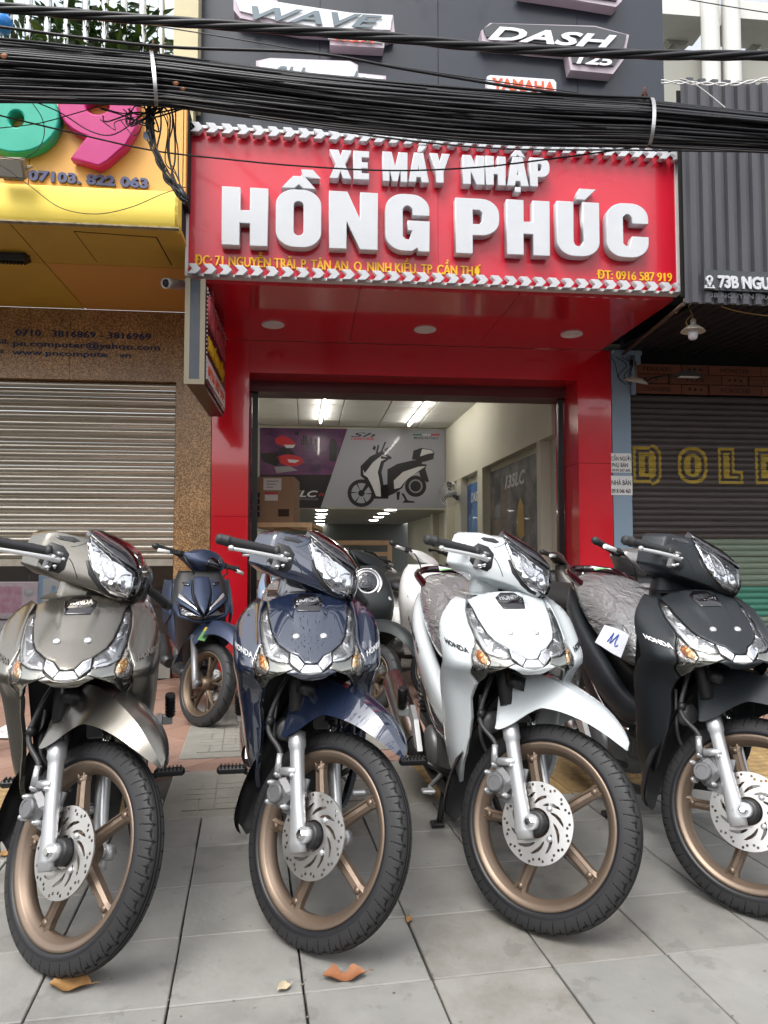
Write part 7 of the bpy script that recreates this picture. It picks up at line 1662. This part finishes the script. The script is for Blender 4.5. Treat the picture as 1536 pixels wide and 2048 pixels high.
# pine crates and the carton
m_pine = mat('pale pine timber', (0.62, 0.41, 0.21), 0.65, noise=(3, 0.5, (0.52, 0.33, 0.16), (6, 6, 0.6)), rnd=0.12)
m_card = mat('brown cardboard', (0.33, 0.205, 0.115), 0.8, noise=(4, 0.3, (0.29, 0.18, 0.10)))
def crate(x0, x1, y0, y1, z1, label, t_=.045, mids=True):
    t = thing('wooden_crate', label, 'crate', ((x0 + x1) / 2, (y0 + y1) / 2, 0), 'w')
    def tim(a, c): b = MB(); b.box2(a, c); b.build('timber', m_pine, t)
    for x in (x0, x1 - t_):
        for y in (y0, y1 - t_): tim((x, y, 0), (x + t_, y + t_, z1 - t_ - .001))
    for y in (y0, y1 - t_):
        tim((x0, y, z1 - t_), (x1, y + t_, z1))
        if mids: tim((x0 + t_ + .001, y + .005, z1 - .17), (x1 - t_ - .001, y + t_ - .005, z1 - .17 + t_))
        tim((x0 + t_ + .001, y + .005, .05), (x1 - t_ - .001, y + t_ - .005, .05 + t_))
    for x in (x0, x1 - t_, (x0 + x1) / 2): tim((x, y0 + t_ + .001, z1 - t_ + .002), (x + t_, y1 - t_ - .001, z1 - .002))
    for z in (.35, .7): tim((x0 - .001, y0 - .02, z), (x1 + .001, y0 - .001, z + .09))
    return t
c1 = at(500, 7.05); c1b = at(624, 7.05); zc1 = 1.05 + 60 * 7.05 / 1480
crate(c1.x, c1b.x, 7.05, 8.3, zc1, 'tall pine crate frame at the left inside the doorway, under the cardboard box')
c2 = at(622, 8.1); c2b = at(784, 8.1); crate(c2.x, c2b.x, 8.1, 9.2, 1.05 + 24 * 8.1 / 1480, 'lower pine crate frame in the middle of the shop')
bx_ = at(503, 7.2); bxb = at(587, 7.2); zb0 = zc1 + .001; zb1 = 1.05 + 152 * 7.2 / 1480
cart = thing('cardboard_box', 'large brown cardboard box with a white label standing on the tall pine crate', 'box', ((bx_.x + bxb.x) / 2, 7.45, zb0), 'w')
b = MB(); b.box2((bx_.x, 7.2, zb0), (bxb.x, 7.7, zb1)); b.build('carton', m_card, cart)
def sq(px0, py0, px1, py1, m, nm, y=7.199):
    q = lambda px, py: ((px - 768) / 1480 * y, 1.05 + (1105 - py) * y / 1480)
    X0, Z0 = q(px0, py1); X1, Z1 = q(px1, py0); b = MB(); b.box2((X0, y - .002, Z0), (X1, y - .0003, Z1)); return b.build(nm, m, cart)
sq(526, 956, 562, 980, mat('white label', (0.66, 0.64, 0.58), 0.7), 'paper_label'); sq(529, 984, 555, 1001, MATS['white label'], 'paper_label'); sq(529, 984, 555, 989, m_prr, 'label_stripe', 7.1965)
for k in range(4): sq(511, 985 + 13 * k, 519, 995 + 13 * k, m_prb, 'handling_symbol')
sq(556, 1018, 578, 1033, mat('dark hand hole', (0.05, 0.03, 0.02), 0.9), 'hand_hole')
for k in range(3): sq(532, 961 + 6 * k, 556 - 5 * k, 963 + 6 * k, m_pgrey, 'print_line', 7.1965)

# ================================================================== OVERHEAD CABLES
m_cab = mat('black cable', (0.013, 0.013, 0.016), 0.48)
m_cab2 = mat('dusty black cable', (0.016, 0.016, 0.02), 0.42)
m_cab3 = mat('brown grey cable', (0.028, 0.022, 0.02), 0.5)
m_galv = mat('galvanised strap', (0.42, 0.42, 0.42), 0.4, 0.7)
CD = 3.6
def cp_(px, py, d=CD):
    vu = (1024 - py) / 1480.0; yy = d * (1 + 0.02 * (px - 768) / 768); t = yy / (cos(PITCH) - vu * sin(PITCH))
    return Vector(((px - 768) / 1480 * t, yy, CAM_H + t * (sin(PITCH) + vu * cos(PITCH))))
bun = thing('cable_bundle', 'thick bundle of black overhead cables strapped together across the shop front', 'cables', cp_(768, 210), 'w')
rc = random.Random(12)
top = [(-120, 70), (0, 79), (310, 108), (620, 146), (900, 174), (1100, 191), (1300, 203), (1536, 228), (1660, 238)]
bot = [(-120, 202), (0, 204), (310, 211), (500, 236), (700, 262), (900, 281), (1060, 290), (1300, 294), (1536, 304), (1660, 310)]
def at_x(tab, x):
    return interp(tab, x)
N = 84
for k in range(N):
    f = (k + rc.random()) / N; ph, am = rc.uniform(0, 6.28), rc.uniform(0.0, 0.03); f2 = min(1, max(0, f + rc.uniform(-.13, .13))); dep = CD + rc.uniform(-.06, .06) * sqrt(max(.02, 1 - (2 * f - 1) ** 2)) * 1.6
    pts = []
    for x in range(-120, 1661, 89):
        s = (x + 120) / 1780; squeeze = 1.0
        ff = f + (f2 - f) * s + am * sin(ph + s * 9) * (0.35 + abs(sin(pi * (x - 310) / 990)))
        ff = min(1.015, max(-.015, ff)); t, b_ = at_x(top, x), at_x(bot, x)
        pts.append(cp_(x, t + (b_ - t) * ff, dep + .02 * sin(ph + s * 13)))
    r = rc.choice((0.004, 0.005, 0.0065, 0.0075, 0.009, 0.011))
    b = MB(); b.tube(catmull(pts, 2), r, 6, False); b.build('cable', (m_cab, m_cab, m_cab2, m_cab, m_cab3)[rc.randrange(5)] if f > .6 else (m_cab, m_cab, m_cab2)[rc.randrange(3)], bun, fix=False)
# straps with rusty hooks
m_rust = mat('rusty iron', (0.12, 0.05, 0.03), 0.8, noise=(30, 0.6, (0.05, 0.025, 0.02)))
for (x0, y0, x1, y1, lab) in ((302, 102, 312, 212, 'a'), (1303, 196, 1294, 296, 'b')):
    P = []
    for t in range(25):
        a = 2 * pi * t / 24; yy = (y0 + y1) / 2 - (y1 - y0) / 2 * cos(a) ; d = CD - .125 * sin(a); xx = (x0 + x1) / 2 + (x0 - x1) / 2 * cos(a) + (9 if x0 > 1000 else 2) * sin(a)
        P.append(cp_(xx, yy, d))
    b = MB()
    b.grid([[p + Vector((o, 0, 0)) for o in (-.009, 0, .009)] for p in P], True); b.grid([[p + Vector((o, .0, 0)) + (p - cp_((x0 + x1) / 2, (y0 + y1) / 2)).normalized() * .003 for o in (-.009, 0, .009)] for p in P], True); b.build('strap', m_galv, bun, fix=False)
    h = cp_(x0 + (4 if x0 < 1000 else -14), y0 - 10); b = MB(); b.lathe([(.004, -.035), (.012, -.03), (.012, -.02), (.006, -.015), (.014, 0), (.006, .012), (.006, .03), (0, .033)], h, (0, 0, 1), 10); b.bbox(h + Vector((0, 0, -.01)), (.03, .02, .014), .003); b.build('hook', m_rust, bun)
# single cables beside the bundle
def loose(pts, r, m, label, d=CD, name='overhead_cable'):
    t = thing(name, label, 'cable', cp_(pts[0][0], pts[0][1], d), 'w'); b = MB(); b.tube(catmull([cp_(x, y, d) for x, y in pts], 6), r, 7, False); b.build('wire', m, t, fix=False); return t
loose([(-80, 45), (0, 54), (310, 92), (620, 106), (820, 140), (1100, 184), (1300, 196)], .0075, m_cab, 'plain black cable just above the strapped bundle, on rusty hooks', CD - .02)
loose([(-80, -5), (0, 8), (200, 36), (400, 66), (768, 128), (960, 158), (1160, 186)], .003, m_cab2, 'thin pale grey wire crossing from the balcony down to the bundle', CD + .15)
# twisted power line
tw = thing('power_line', 'thick twisted four strand power line above the cable bundle', 'power line', cp_(768, 70, CD - .1), 'w')
L = catmull([(-120, 5), (0, 15), (250, 36), (500, 54), (768, 74), (1000, 96), (1300, 109), (1536, 111), (1660, 112)], 14)
for s in range(4):
    b = MB(); P = []
    for i, (x, y) in enumerate(L):
        c = cp_(x, y, CD - .1); a = s * pi / 2 + x * .0145 + .5; c2 = c + Vector((0, .013 * sin(a), .013 * cos(a))); P.append(c2)
    b.tube(P, .0115, 8, False); b.build('strand', m_cab, tw, fix=False)
tw2 = thing('white_twisted_wire', 'thin white twisted wire strung past the top of the corrugated canopy', 'wire', cp_(1400, 166, 4.3), 'w')
for s in range(2):
    b = MB(); b.tube([cp_(x, y + 3 * sin(s * pi + x * .11), 4.3 + .01 * cos(s * pi + x * .11)) for x, y in catmull([(1322, 163), (1400, 167), (1470, 168), (1540, 157), (1600, 150)], 14)], .0045, 6, False); b.build('strand', m_whitefr, tw2, fix=False)
loose([(1358, 157), (1385, 165), (1420, 190), (1450, 215)], .003, m_whitefr, 'short white wire hanging from the corrugated sheet to the bundle', 4.2, 'white_wire')
loose([(1360, -4), (1440, 10), (1540, 26), (1620, 36)], .003, m_cab3, 'thin brown wire in front of the white columns', 4.2)
# long sagging wires across the signs
loose([(-60, 215), (0, 231), (130, 262), (300, 300), (450, 318), (600, 332), (780, 341), (950, 335), (1100, 318), (1220, 302), (1290, 290)], .0042, m_cab, 'thin black wire sagging across the red sign from the bundle', CD + .1)
loose([(-40, 320), (0, 330), (60, 372), (120, 415), (190, 428), (260, 415), (330, 386), (380, 372)], .0022, m_cab, 'very thin wire drooping over the yellow canopy edge', CD + .3)
loose([(-60, 172), (0, 178), (60, 200), (120, 225), (180, 262), (230, 268), (290, 225), (310, 205)], .003, m_cab, 'black wire looping in front of the magenta numeral', CD + .05)
loose([(-40, 260), (0, 256), (80, 246), (160, 224), (230, 205), (300, 200)], .0025, m_cab, 'thin wire crossing in front of the teal numeral', CD + .07)
loose([(60, 200), (84, 236), (88, 270), (74, 300), (40, 318), (0, 314), (-40, 322)], .0022, m_cab2, 'thin wire curling down beside the teal numeral', CD + .1)
loose([(500, 234), (768, 275), (1000, 297), (1250, 300), (1536, 304), (1600, 306)], .0045, m_cab, 'single cable hanging just below the bundle over the chevron row', CD - .05)
# the tangle where service wires leave the bundle
tg = thing('wire_tangle', 'tangle of black service wires hanging from the bundle down beside the red sign', 'wires', cp_(310, 212), 'w')
rt = random.Random(21)
def tangle(n, name, gen):
    for k in range(n):
        b = MB(); b.tube(catmull(gen(k), 5), rt.uniform(.0022, .0048), 5, False); b.build(name, (m_cab, m_cab, m_cab3)[rt.randrange(3)], tg, fix=False)
def trunk(k):
    j = lambda a: rt.uniform(-a, a)
    return [cp_(x + j(q), y + j(4), CD + .08 + j(.03)) for x, y, q in ((rt.uniform(285, 330), 208, 6), (300, 232, 9), (300, 262, 7), (308, 292, 8), (320, 326, 8), (336, 356, 8), (352, 380, 6), (362, 394, 4), (372, 402 + j(6), 4))]
tangle(16, 'service_wire', trunk)
def loopy(k):
    x, y = rt.uniform(180, 300), rt.uniform(212, 240); j = lambda a: rt.uniform(-a, a)
    return [cp_(x + j(20), y, CD + .06), cp_(x + 30 + j(25), y + 20 + j(16), CD + .03), cp_(x + 60 + j(25), y + 10 + j(20), CD + .08), cp_(300 + j(10), 228 + j(16), CD + .08), cp_(304 + j(8), 262 + j(16), CD + .1)]
tangle(12, 'wire_loop', loopy)
def hang(k):
    x = rt.uniform(318, 352); j = lambda a: rt.uniform(-a, a)
    return [cp_(x - 20, 212 + j(4), CD + .05), cp_(x, 222 + j(12), CD + .07), cp_(x + 6 + j(8), 262 + j(10), CD + .1), cp_(x + 2 + j(8), 310 + j(14), CD + .1), cp_(350 + j(8), 352 + j(10), CD + .1), cp_(366, 394 + j(8), CD + .08)]
tangle(7, 'hanging_wire', hang)
b = MB(); b.tube([cp_(356, 372, CD + .09), cp_(374, 402, CD + .08)], .016, 8); b.build('wire_joint', m_cab, tg)
b = MB(); b.tube([cp_(300, 222, CD + .07), cp_(296, 250, CD + .08)], .012, 8); b.build('wire_joint', m_cab, tg)
b = MB(); b.prism([(cp_(x, y).x, cp_(x, y).z) for x, y in ((274, 242), (290, 240), (288, 252), (281, 260), (274, 254))], lambda a, c, t: Vector((a, CD + .05 + .003 * t, c)), 1); b.build('cable_tag', mat('blue white tag', (0.35, 0.42, 0.55), 0.6), tg)
for px, py, s in ((352, 167, 14), (366, 178, 12), (8, 112, 18)):
    p = cp_(px, py, CD - .16); b = MB(); b.grid([[p + Vector((s * .0024 * (u - .5), -.01 * sin(pi * v), s * .0016 * (v - .5) * (1 - abs(2 * u - 1) ** 2))) for v in (0, .5, 1)] for u in (0.02, .25, .5, .75, .98)], True)
    q = b.build('dry_leaf', m_leaf, None, fix=False); tag(q, {352: 'brown dry leaf caught in the cables, left of two by the strap', 366: 'brown dry leaf caught in the cables, right of two by the strap', 8: 'brown dry leaf caught in the cables at the far left'}[px], 'leaf')

# ================================================================== ACROSS THE STREET (behind the photographer, mirrored in the paint)
m_bark = mat('bark', (0.12, 0.09, 0.065), 0.9, noise=(9, 0.6, (0.07, 0.05, 0.04)))
m_opp = mat('pale street facade', (0.50, 0.47, 0.42), 0.85, noise=(1.2, 0.4, (0.42, 0.40, 0.36)))
m_win = mat('dark window', (0.03, 0.035, 0.04), 0.1)
def street_tree(x, y, h, seed, label, spread=.28):
    t = thing('street_tree', label, 'tree', (x, y, -.15), 'w'); r = random.Random(seed); c = Vector((x, y, -.15))
    b = MB(); b.tube(catmull([c, c + Vector((.1, .05, h * .25)), c + Vector((-.05, .1, h * .5)), c + Vector((.1, 0, h * .85))], 4), [.2 - .012 * i for i in range(13)], 10); ends = []
    for k in range(9):
        a = r.uniform(0, 6.28); z = h * r.uniform(.4, .75); e = c + Vector((cos(a) * h * spread, sin(a) * h * spread, z + h * .2)); b.tube([c + Vector((0, .05, z)), c + Vector((cos(a) * h * .13, sin(a) * h * .13, z + h * .06)), e], [.07, .045, .015], 6); ends.append(e)
    b.build('trunk', m_bark, t)
    b = MB()
    for k in range(1000):
        e = ends[r.randrange(len(ends))]; p = e + Vector((r.gauss(0, h * .11), r.gauss(0, h * .11), r.gauss(0, h * .09))); s = r.uniform(.12, .24); d = Vector((r.gauss(0, 1), r.gauss(0, 1), r.gauss(0, .5))).normalized(); q = d.cross(Vector((r.gauss(0, 1), r.gauss(0, 1), 1))).normalized(); b.cur = r.randrange(3)
        b.add([p, p + d * s * .5 + q * s * .3, p + d * s, p + d * s * .5 - q * s * .3], [(0, 1, 2, 3)], False)
    tag(b.build('crown', m_lf, t, fix=False), kind='stuff')
street_tree(-4.2, -2.9, 8.0, 31, 'leafy street tree behind the photographer, leftmost of three')
street_tree(0.6, -1.75, 10.5, 36, 'tall leafy street tree behind the photographer, in the middle of three', .36)
street_tree(6.4, -3.2, 7.6, 33, 'leafy street tree behind the photographer, rightmost of three')
for x0, x1, h, m, lab in ((-16, -5.2, 5.5, m_opp, 'pale building across the road, left of the gap'), (-5, 3.4, 4.2, mat('warm facade', (0.46, 0.36, 0.26), 0.85), 'low warm coloured building across the road'), (3.6, 15, 6.5, mat('grey facade', (0.36, 0.37, 0.38), 0.85), 'tall grey building across the road')):
    t = thing('street_building', lab, 'building', ((x0 + x1) / 2, -14, -.15), 'w'); b = MB(); b.box2((x0, -18, -.15), (x1, -14, h)); b.build('wall', m, t)
    i = 0
    for z in range(int(h / 3)):
        xx = x0 + .8
        while xx < x1 - 1.5:
            b = MB(); b.box2((xx, -13.99, z * 3 + .8), (xx + 1.3, -13.96, z * 3 + 2.4)); b.build('window', m_win, t); xx += 2.2
